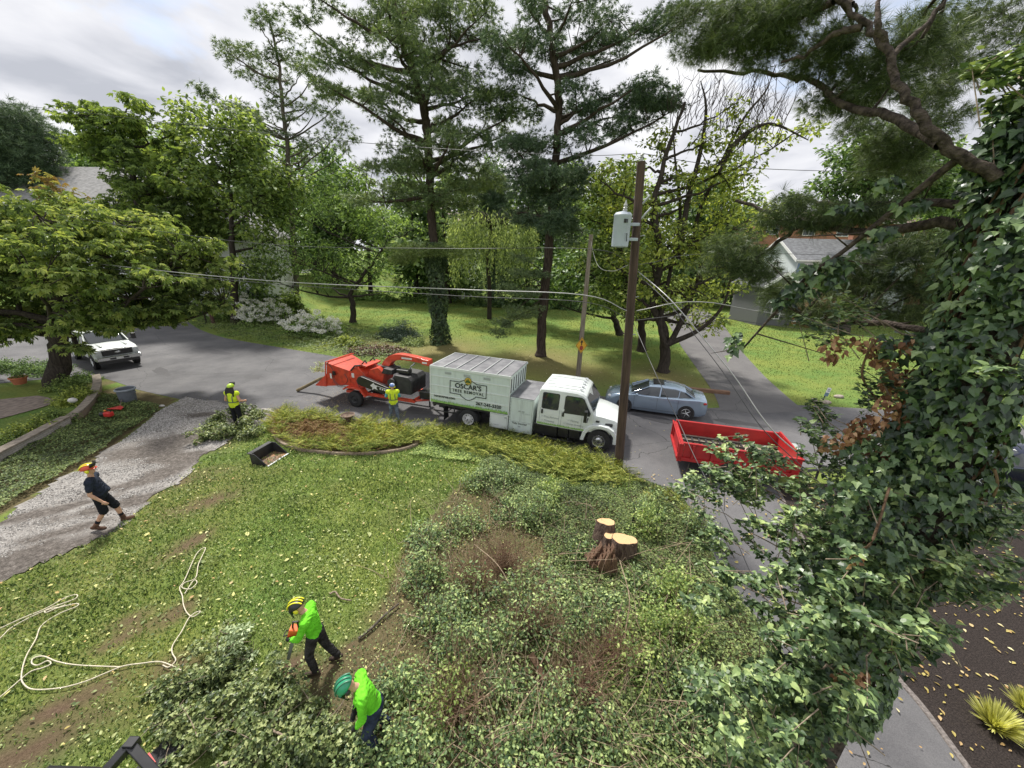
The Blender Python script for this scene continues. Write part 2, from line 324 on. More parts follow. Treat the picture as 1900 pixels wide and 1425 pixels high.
# --- lawn / ground material
m_, nt_, b = newmat('lawn'); N_ = nt_.nodes.new; L_ = nt_.links.new
t = N_('ShaderNodeTexCoord')
def noise(sc_, det=5, ro=.6):
    n_ = N_('ShaderNodeTexNoise'); n_.inputs['Scale'].default_value = sc_; n_.inputs['Detail'].default_value = det; n_.inputs['Roughness'].default_value = ro; L_(t.outputs['Object'], n_.inputs['Vector']); return n_.outputs[0]
def ramp(src, stops):
    r_ = N_('ShaderNodeValToRGB'); el = r_.color_ramp.elements; el[0].position, el[0].color = stops[0][0], c4(stops[0][1]); el[1].position, el[1].color = stops[-1][0], c4(stops[-1][1])
    for p, c in stops[1:-1]: e_ = el.new(p); e_.color = c4(c)
    L_(src, r_.inputs[0]); return r_.outputs[0]
def mixc(f, a, b_, blend='MIX'):
    mm = N_('ShaderNodeMix'); mm.data_type = 'RGBA'; mm.blend_type = blend
    if isinstance(f, float): mm.inputs[0].default_value = f
    else: L_(f, mm.inputs[0])
    L_(a, mm.inputs[6]); L_(b_, mm.inputs[7]); return mm.outputs[2]
ca = ramp(noise(9, 8, .75), [(.25, (.07, .12, .03)), (.45, (.14, .20, .055)), (.62, (.21, .27, .08)), (.8, (.30, .33, .13))])
cb_ = ramp(noise(.35, 3), [(.35, (.75, .9, .8)), (.65, (1.2, 1.05, .9))])
cc = mixc(1.0, ca, cb_, 'MULTIPLY')
at_ = N_('ShaderNodeAttribute'); at_.attribute_name = 'dry'; dryc = ramp(noise(14, 8, .8), [(.3, (.10, .085, .045)), (.5, (.20, .17, .075)), (.72, (.32, .23, .12))])
mulA = N_('ShaderNodeMath'); mulA.operation = 'MULTIPLY'; mulA.inputs[1].default_value = .9; L_(at_.outputs['Fac'], mulA.inputs[0])
cc = mixc(mulA.outputs[0], cc, dryc)
at2 = N_('ShaderNodeAttribute'); at2.attribute_name = 'dirt'; dc = ramp(noise(18, 8, .8), [(.3, (.07, .045, .03)), (.55, (.15, .10, .07)), (.75, (.26, .19, .14))])
cc = mixc(at2.outputs['Fac'], cc, dc)
L_(cc, b.inputs['Base Color']); b.inputs['Roughness'].default_value = .9; b.inputs['Specular IOR Level'].default_value = .1
bp = N_('ShaderNodeBump'); bp.inputs['Strength'].default_value = .8; bp.inputs['Distance'].default_value = .05; L_(noise(30, 6, .8), bp.inputs['Height']); L_(bp.outputs[0], b.inputs['Normal'])
M_lawn = m_
ground = rawmesh('ground', V, q.ravel(), np.full(len(q), 4), M_lawn, smooth=True); tag(ground, kind='structure')
def setattr_(o, name, vals):
    a = o.data.attributes.new(name, 'FLOAT', 'POINT'); a.data.foreach_set('value', np.asarray(vals, np.float32).ravel())
setattr_(ground, 'dirt', np.where(inpoly(X, Y, brush_poly) | inpoly(X, Y, bed_poly) | inpoly(X, Y, left_bed), .8, dirt_mask(X, Y))); setattr_(ground, 'dry', dry_mask(X, Y))

def sheet(name, poly, z, mt, kind='structure', follow=False):
    from mathutils.geometry import tessellate_polygon
    pts = [Vector((p[0], p[1], z+(float(gz(p[0], p[1])) if follow else 0))) for p in poly]; tr = tessellate_polygon([pts])
    me = bpy.data.meshes.new(name); me.from_pydata([tuple(p) for p in pts], [], [tuple(t_) for t_ in tr]); me.materials.append(mt); me.update()
    bm = bmesh.new(); bm.from_mesh(me); bmesh.ops.recalc_face_normals(bm, faces=bm.faces)
    for f in bm.faces:
        if f.normal.z < 0: f.normal_flip()
    bm.to_mesh(me); bm.free()
    o = bpy.data.objects.new(name, me); C.objects.link(o); return tag(o, kind=kind)
def smoothpoly(poly, k=4):
    n = len(poly); o = []
    p = [np.array((q[0], q[1])) for q in poly]
    for i_ in range(n):
        a, b_, c_, d_ = p[i_-1], p[i_], p[(i_+1) % n], p[(i_+2) % n]
        for t_ in np.linspace(0, 1, k, endpoint=False):
            o.append(b_*(1-t_)+c_*t_+.5*(t_*(1-t_))*((c_-a)-(d_-b_))*.25)
    return o
def asphalt(name, c, dark, seed=0, rough=.85):
    m_, nt_, b = newmat(name); N_ = nt_.nodes.new; L_ = nt_.links.new; t = N_('ShaderNodeTexCoord'); mp_ = N_('ShaderNodeMapping'); mp_.inputs['Location'].default_value = (seed, seed*2, 0); L_(t.outputs['Object'], mp_.inputs[0])
    def nz(s_, d=4, r0=.6):
        n_ = N_('ShaderNodeTexNoise'); n_.inputs['Scale'].default_value = s_; n_.inputs['Detail'].default_value = d; n_.inputs['Roughness'].default_value = r0; L_(mp_.outputs[0], n_.inputs['Vector']); return n_
    r1 = N_('ShaderNodeValToRGB'); r1.color_ramp.elements[0].position = .3; r1.color_ramp.elements[1].position = .7; r1.color_ramp.elements[0].color = c4(dark); r1.color_ramp.elements[1].color = c4(c); L_(nz(.45, 6, .65).outputs[0], r1.inputs[0])
    r2 = N_('ShaderNodeValToRGB'); r2.color_ramp.elements[0].position = .3; r2.color_ramp.elements[1].position = .75; r2.color_ramp.elements[0].color = (.72, .72, .72, 1); r2.color_ramp.elements[1].color = (1.25, 1.24, 1.22, 1); L_(nz(55, 3, .8).outputs[0], r2.inputs[0])
    mm = N_('ShaderNodeMix'); mm.data_type = 'RGBA'; mm.blend_type = 'MULTIPLY'; mm.inputs[0].default_value = 1; L_(r1.outputs[0], mm.inputs[6]); L_(r2.outputs[0], mm.inputs[7])
    vo = N_('ShaderNodeTexVoronoi'); vo.feature = 'DISTANCE_TO_EDGE'; vo.inputs['Scale'].default_value = .3; ns = nz(.8, 5); ad_ = N_('ShaderNodeMix'); ad_.data_type = 'RGBA'; ad_.inputs[0].default_value = .35; L_(mp_.outputs[0], ad_.inputs[6]); L_(ns.outputs[1], ad_.inputs[7]); L_(ad_.outputs[2], vo.inputs['Vector'])
    lt = N_('ShaderNodeMath'); lt.operation = 'LESS_THAN'; lt.inputs[1].default_value = .0012; L_(vo.outputs[0], lt.inputs[0])
    m2 = N_('ShaderNodeMix'); m2.data_type = 'RGBA'; m2.inputs[7].default_value = (.035, .035, .035, 1); L_(lt.outputs[0], m2.inputs[0]); L_(mm.outputs[2], m2.inputs[6])
    L_(m2.outputs[2], b.inputs['Base Color']); b.inputs['Roughness'].default_value = rough; b.inputs['Specular IOR Level'].default_value = .3
    bp = N_('ShaderNodeBump'); bp.inputs['Strength'].default_value = .35; bp.inputs['Distance'].default_value = .01; L_(nz(120, 2).outputs[0], bp.inputs['Height']); L_(bp.outputs[0], b.inputs['Normal']); return m_
sheet('road', smoothpoly(road_poly), .012, asphalt('asphalt', (.165, .162, .168), (.088, .087, .094)))
sheet('far_driveway', smoothpoly(drive_poly), .018, asphalt('asphalt_drive', (.16, .155, .155), (.11, .105, .11), 5))
# second driveway going up to the white house, seen behind the hydrangea
sheet('house_driveway', PG([(455, 545), (470, 537), (520, 529), (590, 524), (590, 529), (540, 536), (500, 545), (470, 556), (450, 562)]), .02, asphalt('asphalt_grey', (.2, .2, .21), (.15, .15, .16), 9), follow=True)
def patch_sheet(name, c, r_, el, an, z, mt, seed):
    r0 = np.random.default_rng(seed); ph = r0.uniform(0, 6, 4); o = []
    for k in range(40):
        a = 2*math.pi*k/40; rr = r_*(1+.18*math.sin(2*a+ph[0])+.12*math.sin(3*a+ph[1])+.08*math.sin(5*a+ph[2])+.05*math.sin(9*a+ph[3]))
        x, y = rr*el*math.cos(a), rr*math.sin(a); o.append((c[0]+x*math.cos(an)-y*math.sin(an), c[1]+x*math.sin(an)+y*math.cos(an)))
    return sheet(name, o, z, mt)
M_patch = asphalt('asphalt_patch', (.085, .083, .088), (.06, .06, .065), 3)
patch_sheet('road_patch', G(1215, 777), .35, 2.6, -.35, .018, M_patch, 1)
patch_sheet('road_patch', G(1370, 785), .3, 3.2, -.3, .018, M_patch, 2)
patch_sheet('road_patch', G(390, 652), .5, 3.6, -.4, .018, asphalt('asphalt_patch2', (.12, .118, .125), (.095, .093, .1), 13), 3)
for k, (px, py, r_, el, an) in enumerate([(620, 745, .22, 3.5, -.35), (470, 700, .3, 2.2, -.3), (300, 690, .35, 3, -.6), (1010, 800, .18, 3, -.3), (1390, 880, .3, 2.5, 1.1), (1480, 1120, .2, 3, 1.0), (700, 700, .25, 2, -.3)]): patch_sheet('road_stain', G(px, py), r_, el, an, .0145, asphalt('asphalt_stain', (.115, .113, .118), (.085, .083, .088), 3), 20+k)
# mulch bed and its brick edging
M_mulch = mat('mulch', (.022, .018, .017), .95, var=.5, vs_=40, bump=.9, bs=60, c2=(.05, .04, .036), spec=.15)
mulch_poly = PG([(1446, 905), (1506, 1020), (1582, 1120), (1654, 1237), (1717, 1314), (1800, 1425), (1960, 1640), (2900, 1640), (2300, 1010), (1900, 935), (1600, 900)])
sheet('mulch_ground', smoothpoly(mulch_poly), .03, M_mulch)
# concrete kerbs along the near side of the road
M_conc = mat('concrete', (.42, .39, .33), .85, var=.25, vs_=8, bump=.4, bs=60)
def kerb(name, pix, w_, h, mt, z=0.0):
    P = smooth_path([G(*q)[:2]+(0,) if False else np.array([G(*q)[0], G(*q)[1], 0]) for q in pix], 6); Vv = []; Ff = []
    for i_, p in enumerate(P):
        t_ = P[min(i_+1, len(P)-1)]-P[max(i_-1, 0)]; t_ /= np.linalg.norm(t_); n_ = np.array([-t_[1], t_[0], 0])
        for s_, hh in ((-1, -.05), (-1, h-.015), (-.85, h), (.85, h), (1, h-.015), (1, -.05)): Vv.append(p+n_*w_/2*s_+np.array([0, 0, hh+z]))
    k = 6
    for i_ in range(len(P)-1):
        for j_ in range(k-1): Ff.append((i_*k+j_, i_*k+j_+1, (i_+1)*k+j_+1, (i_+1)*k+j_))
    Ff += [tuple(range(k)), tuple(range((len(P)-1)*k, len(P)*k))[::-1]]
    mb_ = MB(); mb_.add(Vv, Ff); o = mb_.build(name, mt, smooth=30); return tag(o, kind='structure')
kerb('kerb', [(800, 803), (840, 806), (900, 818), (1000, 843), (1080, 862), (1130, 876)], .16, .13, M_conc)
M_brick = mat('brick_edge', (.23, .16, .12), .9, var=.3, vs_=30, bump=.6, bs=40, c2=(.32, .27, .2))
k_ = kerb('bed_edging', [(514, 772), (507, 790), (507, 803), (520, 822), (548, 834), (580, 839), (640, 844), (700, 842), (745, 836), (775, 826)], .11, .1, M_brick)
k_['kind'] = 'structure'
kerb('brick_edging', [(1440, 903), (1500, 1019), (1577, 1120), (1649, 1237), (1712, 1314), (1794, 1425), (1950, 1635)], .1, .035, mat('brick_pavers', (.16, .14, .13), .9, var=.35, vs_=25, bump=.6, bs=30))

# gravel drive: fine grid so muddy tracks can be soft-edged
st = .16; gx, gy = np.meshgrid(np.arange(-24, -8, st), np.arange(4, 18, st), indexing='ij')
jx = gx+.3*(vnoise(gx, gy, .6, 21)-.5); jy = gy+.3*(vnoise(gx, gy, .5, 22)-.5)
cxm, cym = gx[:-1, :-1]+st/2, gy[:-1, :-1]+st/2; wob = .35*(vnoise(cxm, cym, .8, 8)-.5)
keep = inpoly(cxm+wob, cym+wob, gravel_poly); nyy = gx.shape[1]
ii, jj = np.nonzero(keep); q = np.stack([ii*nyy+jj, (ii+1)*nyy+jj, (ii+1)*nyy+jj+1, ii*nyy+jj+1], -1)
m_, nt_, b = newmat('gravel'); N_ = nt_.nodes.new; L_ = nt_.links.new; t = N_('ShaderNodeTexCoord')
ga = ramp(noise(13, 8, .95), [(.36, (.10, .09, .085)), (.46, (.26, .24, .225)), (.54, (.36, .34, .32)), (.64, (.56, .54, .52))])
gb = ramp(noise(10, 8, .9), [(.38, (.045, .037, .032)), (.5, (.10, .085, .073)), (.62, (.25, .22, .2))])
a_ = N_('ShaderNodeAttribute'); a_.attribute_name = 'mud'; L_(mixc(a_.outputs['Fac'], ga, gb), b.inputs['Base Color']); b.inputs['Roughness'].default_value = .9
bp = N_('ShaderNodeBump'); bp.inputs['Strength'].default_value = 1; bp.inputs['Distance'].default_value = .03; L_(noise(35, 4, .8), bp.inputs['Height']); L_(bp.outputs[0], b.inputs['Normal'])
M_gravel = m_
grav = rawmesh('gravel_driveway', np.stack([jx, jy, np.full_like(jx, .014)+.02*vnoise(gx, gy, .3, 5)], -1).reshape(-1, 3), q.ravel(), np.full(len(q), 4), M_gravel, smooth=True); tag(grav, kind='structure')
mud = np.zeros_like(gx)
for p, r_, an, el in [((285, 835), .75, .3, 1.6), ((330, 850), .55, .1, 2.0), ((300, 880), .4, .8, 2.2), ((350, 815), .5, .2, 2.0), ((240, 900), .25, .62, 4), ((250, 930), .3, .62, 5), ((80, 1030), .5, .62, 4), ((130, 985), .2, .6, 5), ((0, 1060), .6, .6, 3), ((400, 845), .4, .2, 2.0), ((90, 950), .22, .6, 6), ((370, 770), .3, 0, 2)]:
    mud = np.maximum(mud, blob(gx, gy, G(*p), r_, an, el))
mud = np.clip((mud*1.9-.1)+.9*(vnoise(gx, gy, .35, 31)-.5)*(mud > .05)+.7*(vnoise(gx, gy, .9, 32)-.45), 0, 1); setattr_(grav, 'mud', mud)

P = scatter(gravel_poly, 60000, 61); P = P[(P[:, 0] > -22) & (P[:, 1] > 4)]; n = len(P); r0 = np.random.default_rng(62); mi_ = np.clip(((P[:, 0]+24)/st).astype(int), 0, mud.shape[0]-1); mj_ = np.clip(((P[:, 1]-4)/st).astype(int), 0, mud.shape[1]-1); ok = r0.random(n) < (.8-mud[mi_, mj_]); P = P[ok]; n = len(P); d = np.hypot(P[:, 0], P[:, 1])
m_, nt_, b = newmat('gravel_stone'); gg = nt_.nodes.new('ShaderNodeNewGeometry'); rr_ = nt_.nodes.new('ShaderNodeValToRGB'); rr_.color_ramp.elements[0].color = (.10, .09, .085, 1); rr_.color_ramp.elements[1].color = (.52, .50, .47, 1); nt_.links.new(gg.outputs['Random Per Island'], rr_.inputs[0]); nt_.links.new(rr_.outputs[0], b.inputs['Base Color']); b.inputs['Roughness'].default_value = .9
LF['pebble'] = ([(-.5, -.1, 0), (.1, -.5, 0), (.5, .2, 0), (-.1, .5, 0), (0, 0, .45)], [(0, 1, 4), (1, 2, 4), (2, 3, 4), (3, 0, 4)])
tag(leaves('gravel_stones', np.column_stack([P, np.full(n, .02)]), np.column_stack([r0.normal(size=(n, 2)), r0.normal(0, .2, n)]), np.column_stack([r0.normal(0, .3, (n, 2)), np.ones(n)]), r0.uniform(.018, .05, n)*np.clip(d/12, .8, 1.3), 'pebble', m_), 'pale crushed stones of the gravel driveway', 'gravel', kind='stuff')
# patio of the house at the left edge
sheet('patio', PG([(-200, 770), (0, 742), (70, 735), (120, 744), (60, 762), (0, 778), (-200, 830)]), .35, mat('patio_stone', (.24, .19, .16), .85, var=.25, vs_=5, bump=.3, bs=20)).location.z = -.32

# ------------------------------------------------------------------ grass, ground cover (nobody could count these)
def notin(P, *polys):
    k = np.ones(len(P), bool)
    for p in polys: k &= ~inpoly(P[:, 0], P[:, 1], p)
    return P[k]
M_grass = fol('grass_blades', [(.045, .085, .018), (.085, .14, .03), (.13, .21, .04), (.19, .25, .07), (.28, .31, .12)], .3, .6, .2, nscale=.9, gain=1.6)
lawn_poly = PG([(-420, 1300), (0, 1083), (200, 992), (265, 942), (385, 846), (500, 770), (830, 810), (1145, 905), (1300, 985), (1330, 1060), (1250, 1700), (-600, 2000), (-700, 1500)])
r0 = np.random.default_rng(3)
P = scatter(lawn_poly, 330000, 4); d = np.hypot(P[:, 0], P[:, 1]); keep = r0.random(len(P)) < np.clip(5.0/np.maximum(d, 3.0), .25, 1); P = P[keep]; d = d[keep]
P = P[r0.random(len(P)) > dirt_mask(P[:, 0], P[:, 1])*1.05]; P = notin(P, bed_poly)
pb = inpoly(P[:, 0], P[:, 1], brush_poly); P = P[~pb | (r0.random(len(P)) < .25)]; d = np.hypot(P[:, 0], P[:, 1]); n = len(P)
S = r0.uniform(.025, .06, n)*np.clip(d/6, .8, 1.8)
D = np.stack([r0.normal(0, .6, n), r0.normal(0, .6, n), r0.uniform(.35, 1.2, n)], 1); Nn = r0.normal(size=(n, 3))
tag(leaves('grass', np.column_stack([P, np.zeros(n)]), D, Nn, S, 'slim', M_grass), 'short clover-flecked lawn grass in front of the street', 'grass', kind='stuff')
# weeds and torn leaves lying on the lawn
M_debris = fol('leaf_litter', [(.10, .16, .04), (.18, .25, .07), (.28, .34, .12), (.42, .44, .16), (.5, .46, .13)], .15, .6, .3, nscale=.8, gain=1.15)
P = scatter(lawn_poly, 24000, 11); dd = np.hypot(P[:, 0]+2.8, P[:, 1]-4.2); P = P[r0.random(len(P)) < np.clip((.2+1.3*np.exp(-(dd/2.8)**2))*(.25+1.7*vnoise(P[:, 0], P[:, 1], .9, 71)**2), 0, 1)]; P = notin(P, bed_poly); n = len(P)
d = np.hypot(P[:, 0], P[:, 1]); D = np.stack([r0.normal(size=n), r0.normal(size=n), r0.uniform(-.1, .35, n)], 1); Nn = np.stack([r0.normal(0, .35, n), r0.normal(0, .35, n), np.ones(n)], 1)
tag(leaves('leaf_litter', np.column_stack([P, r0.uniform(.02, .05, n)]), D, Nn, np.exp(r0.normal(-3.35, .35, n))*np.clip(d/6, .85, 1.5), 'oval', M_debris), 'pale torn leaves littering the near lawn', 'leaves', kind='stuff')
M_yel = fol('yellow_leaves', [(.55, .38, .05), (.6, .5, .12), (.45, .25, .08), (.62, .58, .3)], .2, .6, .3, gain=1.05)
P = np.concatenate([scatter(lawn_poly, 420, 12), scatter(mulch_poly, 1500, 13), scatter([tuple(p)[:2] for p in PG([(1150, 880), (1500, 868), (1793, 1425), (1545, 1430), (1300, 975)])], 260, 14)]); n = len(P); d = np.hypot(P[:, 0], P[:, 1])
D = np.stack([r0.normal(size=n), r0.normal(size=n), np.zeros(n)], 1); Nn = np.stack([r0.normal(0, .25, n), r0.normal(0, .25, n), np.ones(n)], 1)
tag(leaves('fallen_leaves', np.column_stack([P, np.full(n, .055)]), D, Nn, r0.uniform(.04, .09, n)*np.clip(d/8, .5, 1.2), 'oval', M_yel), 'yellow fallen leaves scattered on the lawn, drive and dark mulch', 'leaves', kind='stuff')
# lawn beyond the road
far_lawn = PG([(346, 580), (420, 628), (600, 658), (800, 692), (1130, 737), (1335, 757), (1262, 640), (1225, 570), (1200, 535), (600, 533), (480, 545)])
right_lawn = PG([(1340, 600), (1370, 645), (1420, 700), (1480, 752), (1700, 765), (1900, 795), (2100, 825), (2100, 640), (1700, 590), (1400, 575)])
P = np.concatenate([scatter(far_lawn, 90000, 15), scatter(right_lawn, 45000, 16)]); dr = dry_mask(P[:, 0], P[:, 1]); P = P[r0.random(len(P)) > dr*.85]; n = len(P); d = np.hypot(P[:, 0], P[:, 1])
D = np.stack([r0.normal(0, .5, n), r0.normal(0, .5, n), r0.uniform(.5, 1.2, n)], 1)
tag(leaves('grass', np.column_stack([P, gz(P[:, 0], P[:, 1])]), D, r0.normal(size=(n, 3)), r0.uniform(.05, .1, n)*np.clip(d/25, .8, 1.6), 'slim', fol('grass_far', [(.07, .11, .022), (.11, .16, .03), (.17, .22, .045), (.23, .25, .08)], .3, .6, .2, nscale=.25, gain=1.3)), 'mown grass under the trees across the street', 'grass', kind='stuff')
P = scatter(far_lawn, 9000, 17); P = P[r0.random(len(P)) < .15+dry_mask(P[:, 0], P[:, 1])]; n = len(P); D = np.stack([r0.normal(size=n), r0.normal(size=n), np.zeros(n)], 1)
tag(leaves('fallen_leaves', np.column_stack([P, gz(P[:, 0], P[:, 1])+.05]), D, np.tile((0, 0, 1.), (n, 1)), r0.uniform(.06, .13, n), 'oval', fol('brown_leaves', [(.16, .10, .05), (.3, .2, .1), (.42, .33, .18), (.5, .46, .28)], .1, gain=1.0)), 'dry brown leaves under the pines across the street', 'leaves', kind='stuff')
# ground cover of ivy / pachysandra
M_gc = fol('ground_ivy', [(.035, .06, .014), (.065, .105, .025), (.11, .16, .04), (.18, .23, .06)], .25, .5, .3, nscale=.8, gain=1.35)
def groundcover(name, poly, n, sz, label, mt, seed, h=.12, excl=(), kind_='ivy', zfn=None):
    r1 = np.random.default_rng(seed); P = scatter(poly, n, seed)
    if excl: P = notin(P, *excl)
    n = len(P); bump_ = vnoise(P[:, 0], P[:, 1], .35, seed)*h+vnoise(P[:, 0], P[:, 1], 1.1, seed+1)*h
    z = r1.uniform(.0, .05, n)+bump_; D = np.stack([r1.normal(size=n), r1.normal(size=n)-.5, r1.uniform(-.5, .3, n)], 1); Nn = np.stack([r1.normal(0, .5, n), r1.normal(0, .5, n)-.2, np.ones(n)], 1)
    return tag(leaves(name, np.column_stack([P, z+gz(P[:, 0], P[:, 1])]), D, Nn, r1.uniform(.7, 1.3, n)*sz, kind_, mt), label, 'ground cover', kind='stuff')
gc_left = PG([(300, 757), (265, 785), (190, 840), (100, 893), (0, 950), (-300, 1080), (-300, 960), (0, 862), (100, 812), (165, 778), (190, 735), (230, 740)])
groundcover('ground_ivy', gc_left, 30000, .055, 'dark green ground cover between the retaining wall and the gravel', M_gc, 41)
gc_right = PG([(900, 835), (1145, 905), (1200, 900), (1260, 920), (1298, 985), (1330, 1060), (1440, 1210), (1545, 1440), (1600, 1700), (1250, 1700), (1000, 1000), (880, 900)])
groundcover('ground_ivy', gc_right, 46000, .05, 'leafy green ground cover around the stump and beside the side drive', M_gc, 42, h=.16)
groundcover('ground_ivy', brush_poly, 11000, .035, 'low weeds and ivy growing through the brush pile', M_gc, 43, h=.1)
gc_far = PG([(350, 600), (372, 612), (420, 628), (600, 658), (740, 682), (760, 660), (700, 625), (620, 600), (500, 590), (400, 585)])
groundcover('ground_cover', gc_far, 12000, .13, 'mixed low plants on the bank below the white hydrangea', M_gc, 44, h=.3, kind_='diamond')
# ================================================================== TREES
def barkmat(name, c, c2): return mat(name, c, .95, c2=c2, vs_=5, bump=1.0, bs=9, stretch=(3, 3, .5), spec=.15, detail=8)
B_pine = barkmat('bark_pine', (.085, .065, .052), (.035, .027, .022)); B_dark = barkmat('bark_dark', (.07, .058, .048), (.03, .025, .022)); B_grey = barkmat('bark_grey', (.17, .145, .12), (.07, .06, .05)); B_brown = barkmat('bark_brown', (.20, .13, .085), (.09, .055, .035)); B_pale = barkmat('bark_pale', (.36, .29, .22), (.17, .13, .10))
F_pine = fol('needles_pine', [(.035, .065, .03), (.06, .10, .04), (.09, .135, .05), (.14, .18, .07)], .25, .5, .35, nscale=.25, gain=2.0)
F_pineY = fol('needles_yellow', [(.07, .115, .03), (.11, .17, .045), (.16, .22, .06), (.2, .26, .08)], .25, .5, .35, nscale=.25)
F_pineD = fol('needles_dark', [(.022, .048, .028), (.038, .072, .038), (.06, .10, .05), (.09, .13, .07)], .2, .5, .35, nscale=.3, gain=1.9)
F_near = fol('needles_near', [(.03, .055, .02), (.05, .085, .028), (.08, .12, .04), (.13, .17, .06)], .25, .45, .4, nscale=.8)
F_chest = fol('leaf_chestnut', [(.07, .12, .03), (.12, .19, .04), (.18, .27, .055), (.24, .31, .08), (.31, .36, .10)], .45, .5, .3, nscale=.3, gain=1.25)
F_maple = fol('leaf_maple', [(.06, .11, .028), (.11, .18, .04), (.16, .24, .05), (.24, .31, .075)], .45, .5, .3, nscale=.3, gain=1.4)
F_green = fol('leaf_green', [(.04, .08, .022), (.07, .125, .03), (.11, .18, .04), (.16, .235, .06)], .42, .5, .3, nscale=.2, gain=2.2)
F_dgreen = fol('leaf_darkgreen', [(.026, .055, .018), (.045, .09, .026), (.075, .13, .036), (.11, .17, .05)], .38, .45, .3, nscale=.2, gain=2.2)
F_yel = fol('leaf_yellowgreen', [(.09, .14, .02), (.16, .22, .03), (.24, .30, .04), (.33, .37, .06)], .45, .5, .3, nscale=.3)
F_willow = fol('leaf_willow', [(.07, .11, .035), (.11, .16, .05), (.16, .21, .075), (.22, .27, .11)], .4, .5, .3, nscale=.4, gain=2.0)
F_orange = fol('leaf_orange', [(.22, .15, .05), (.32, .2, .06), (.3, .27, .08), (.2, .25, .06)], .4, .5, .3, gain=1.2)
F_far = fol('leaf_far', [(.05, .085, .035), (.08, .13, .045), (.12, .175, .06), (.17, .22, .09)], .4, .6, .2, nscale=.15, gain=2.5)

def clumps_from_pads(pads, nc, cr, r0, mind=.75):
    # pads: (center Vector, (rx, ry, rz)); clump centres spread through each pad's volume
    vol = np.array([p[1][0]*p[1][1]*p[1][2] for p in pads])**.7; vol /= vol.sum(); out_ = []
    for p, v_ in zip(pads, vol):
        k = max(1, int(round(nc*v_))); tries = 0; mine = []
        while len(mine) < k and tries < k*12:
            tries += 1; d_ = r0.normal(size=3); d_ /= np.linalg.norm(d_); rr = r0.random()**(1/2.4)*(1.28 if r0.random() < .18 else 1)
            c = np.array(p[0])+d_*np.array(p[1])*rr
            if all(np.linalg.norm((c-q)*(1, 1, 1.3)) > cr*mind for q in mine[-60:]): mine.append(c)
        out_ += mine
    return np.array(out_)
def clump_leaves(Cc, cr, n, r0, flat=.55, up_=.8, droop=.25):
    m_ = len(Cc); sz = r0.uniform(.7, 1.25, m_); c = np.repeat(Cc, n, 0); s_ = np.repeat(sz, n)*cr
    d_ = unit(r0.normal(size=(m_*n, 3))); rr = r0.random(m_*n)**(1/2.2)
    off = d_*rr[:, None]*s_[:, None]*np.array([1, 1, flat]); P = c+off
    Nn = d_*.5+np.array([0, 0, up_])+r0.normal(0, .35, (m_*n, 3)); D = d_*np.array([1, 1, .3])+r0.normal(0, .45, (m_*n, 3))+np.array([0, 0, -droop])
    return P, D, Nn
def tree(name, label, base, trunk_path, r, pads, nc, cr, nl, ls, kind, mt, bark, seed=1, group=None, cat='tree', limbs=9, twigs=True, flat=.55, crown='crown', up_=.8, stuff_crown=False, r_top=.25, limb_r=.4, mind=.75, droop=.25, hang=0):
    r0 = np.random.default_rng(seed); base = Vector(base)
    root = thing(name, label, cat, base, 0, group); b0 = np.array(base)
    tp = smooth_path([np.array(q, float) for q in trunk_path], 5)
    tp[1:] += r0.normal(0, r*.12, tp[1:].shape)
    k = len(tp); rad = r*(1-(1-r_top)*np.linspace(0, 1, k)); rad[0] *= 1.35
    Cc = clumps_from_pads(pads, nc, cr, r0, mind)
    paths = [(tp-b0, rad)]
    # main limbs reach farthest-sampled clumps, the other clumps hang off the nearest limb
    nodes = [(tp[i_], rad[i_]) for i_ in range(k//3, k)]
    idx = [int(r0.integers(len(Cc)))]; dist = np.linalg.norm(Cc-Cc[idx[0]], axis=1)
    for _ in range(min(limbs, len(Cc))-1):
        i_ = int(dist.argmax()); idx.append(i_); dist = np.minimum(dist, np.linalg.norm(Cc-Cc[i_], axis=1))
    tn = np.array([q[0] for q in nodes]); allp = [tn]; allr = [np.array([q[1] for q in nodes])]
    for i_ in idx:
        c = Cc[i_]; h = np.linalg.norm((tn-c)[:, :2], axis=1); tgt = c[2]-.45*h; j_ = int(np.abs(tn[:, 2]-tgt).argmin())
        s_ = tn[j_]; e_ = c; mid = (s_+e_)/2+np.array([0, 0, -.08*np.linalg.norm(e_-s_)])+r0.normal(0, .06*np.linalg.norm(e_-s_), 3)
        p_ = bez(s_, e_, 0, 9, mid); p_[1:-1] += r0.normal(0, r*.15, p_[1:-1].shape); ra = np.linspace(min(allr[0][j_]*.7, r*limb_r), r*.06, 9); paths.append((p_-b0, ra)); allp.append(p_[2:]); allr.append(ra[2:])
    AP = np.concatenate(allp); AR = np.concatenate(allr)
    if twigs:
        for c in Cc:
            dd = np.linalg.norm(AP-c, axis=1)+np.maximum(0, AP[:, 2]-c[2])*1.0; j_ = int(dd.argmin()); s_ = AP[j_]
            if np.linalg.norm(s_-c) < .15: continue
            p_ = bez(s_, c, 0, 5, (s_+c)/2+r0.normal(0, .08*np.linalg.norm(c-s_), 3)); paths.append((p_-b0, np.linspace(min(AR[j_]*.6, r*.16), r*.03+.004, 5)))
    tubes('trunk', paths, bark, root, 6)
    P, D, Nn = clump_leaves(Cc, cr, nl, r0, flat, up_, droop)
    if hang: P[:, 2] -= r0.random(len(P))**1.5*hang
    leaves(crown, P-b0, D, Nn, r0.uniform(.7, 1.3, len(P))*ls, kind, mt, root)
    return root
def PAD(px, py, rx, ry, Y, dr=None, dY=0):     # a crown pad seen at photo pixel (px,py), at real depth Y
    s_ = PXS(Y, py); c = AT(px, py, Y+dY); return (c, (rx*s_, (rx if dr is None else dr)*s_, ry*s_))
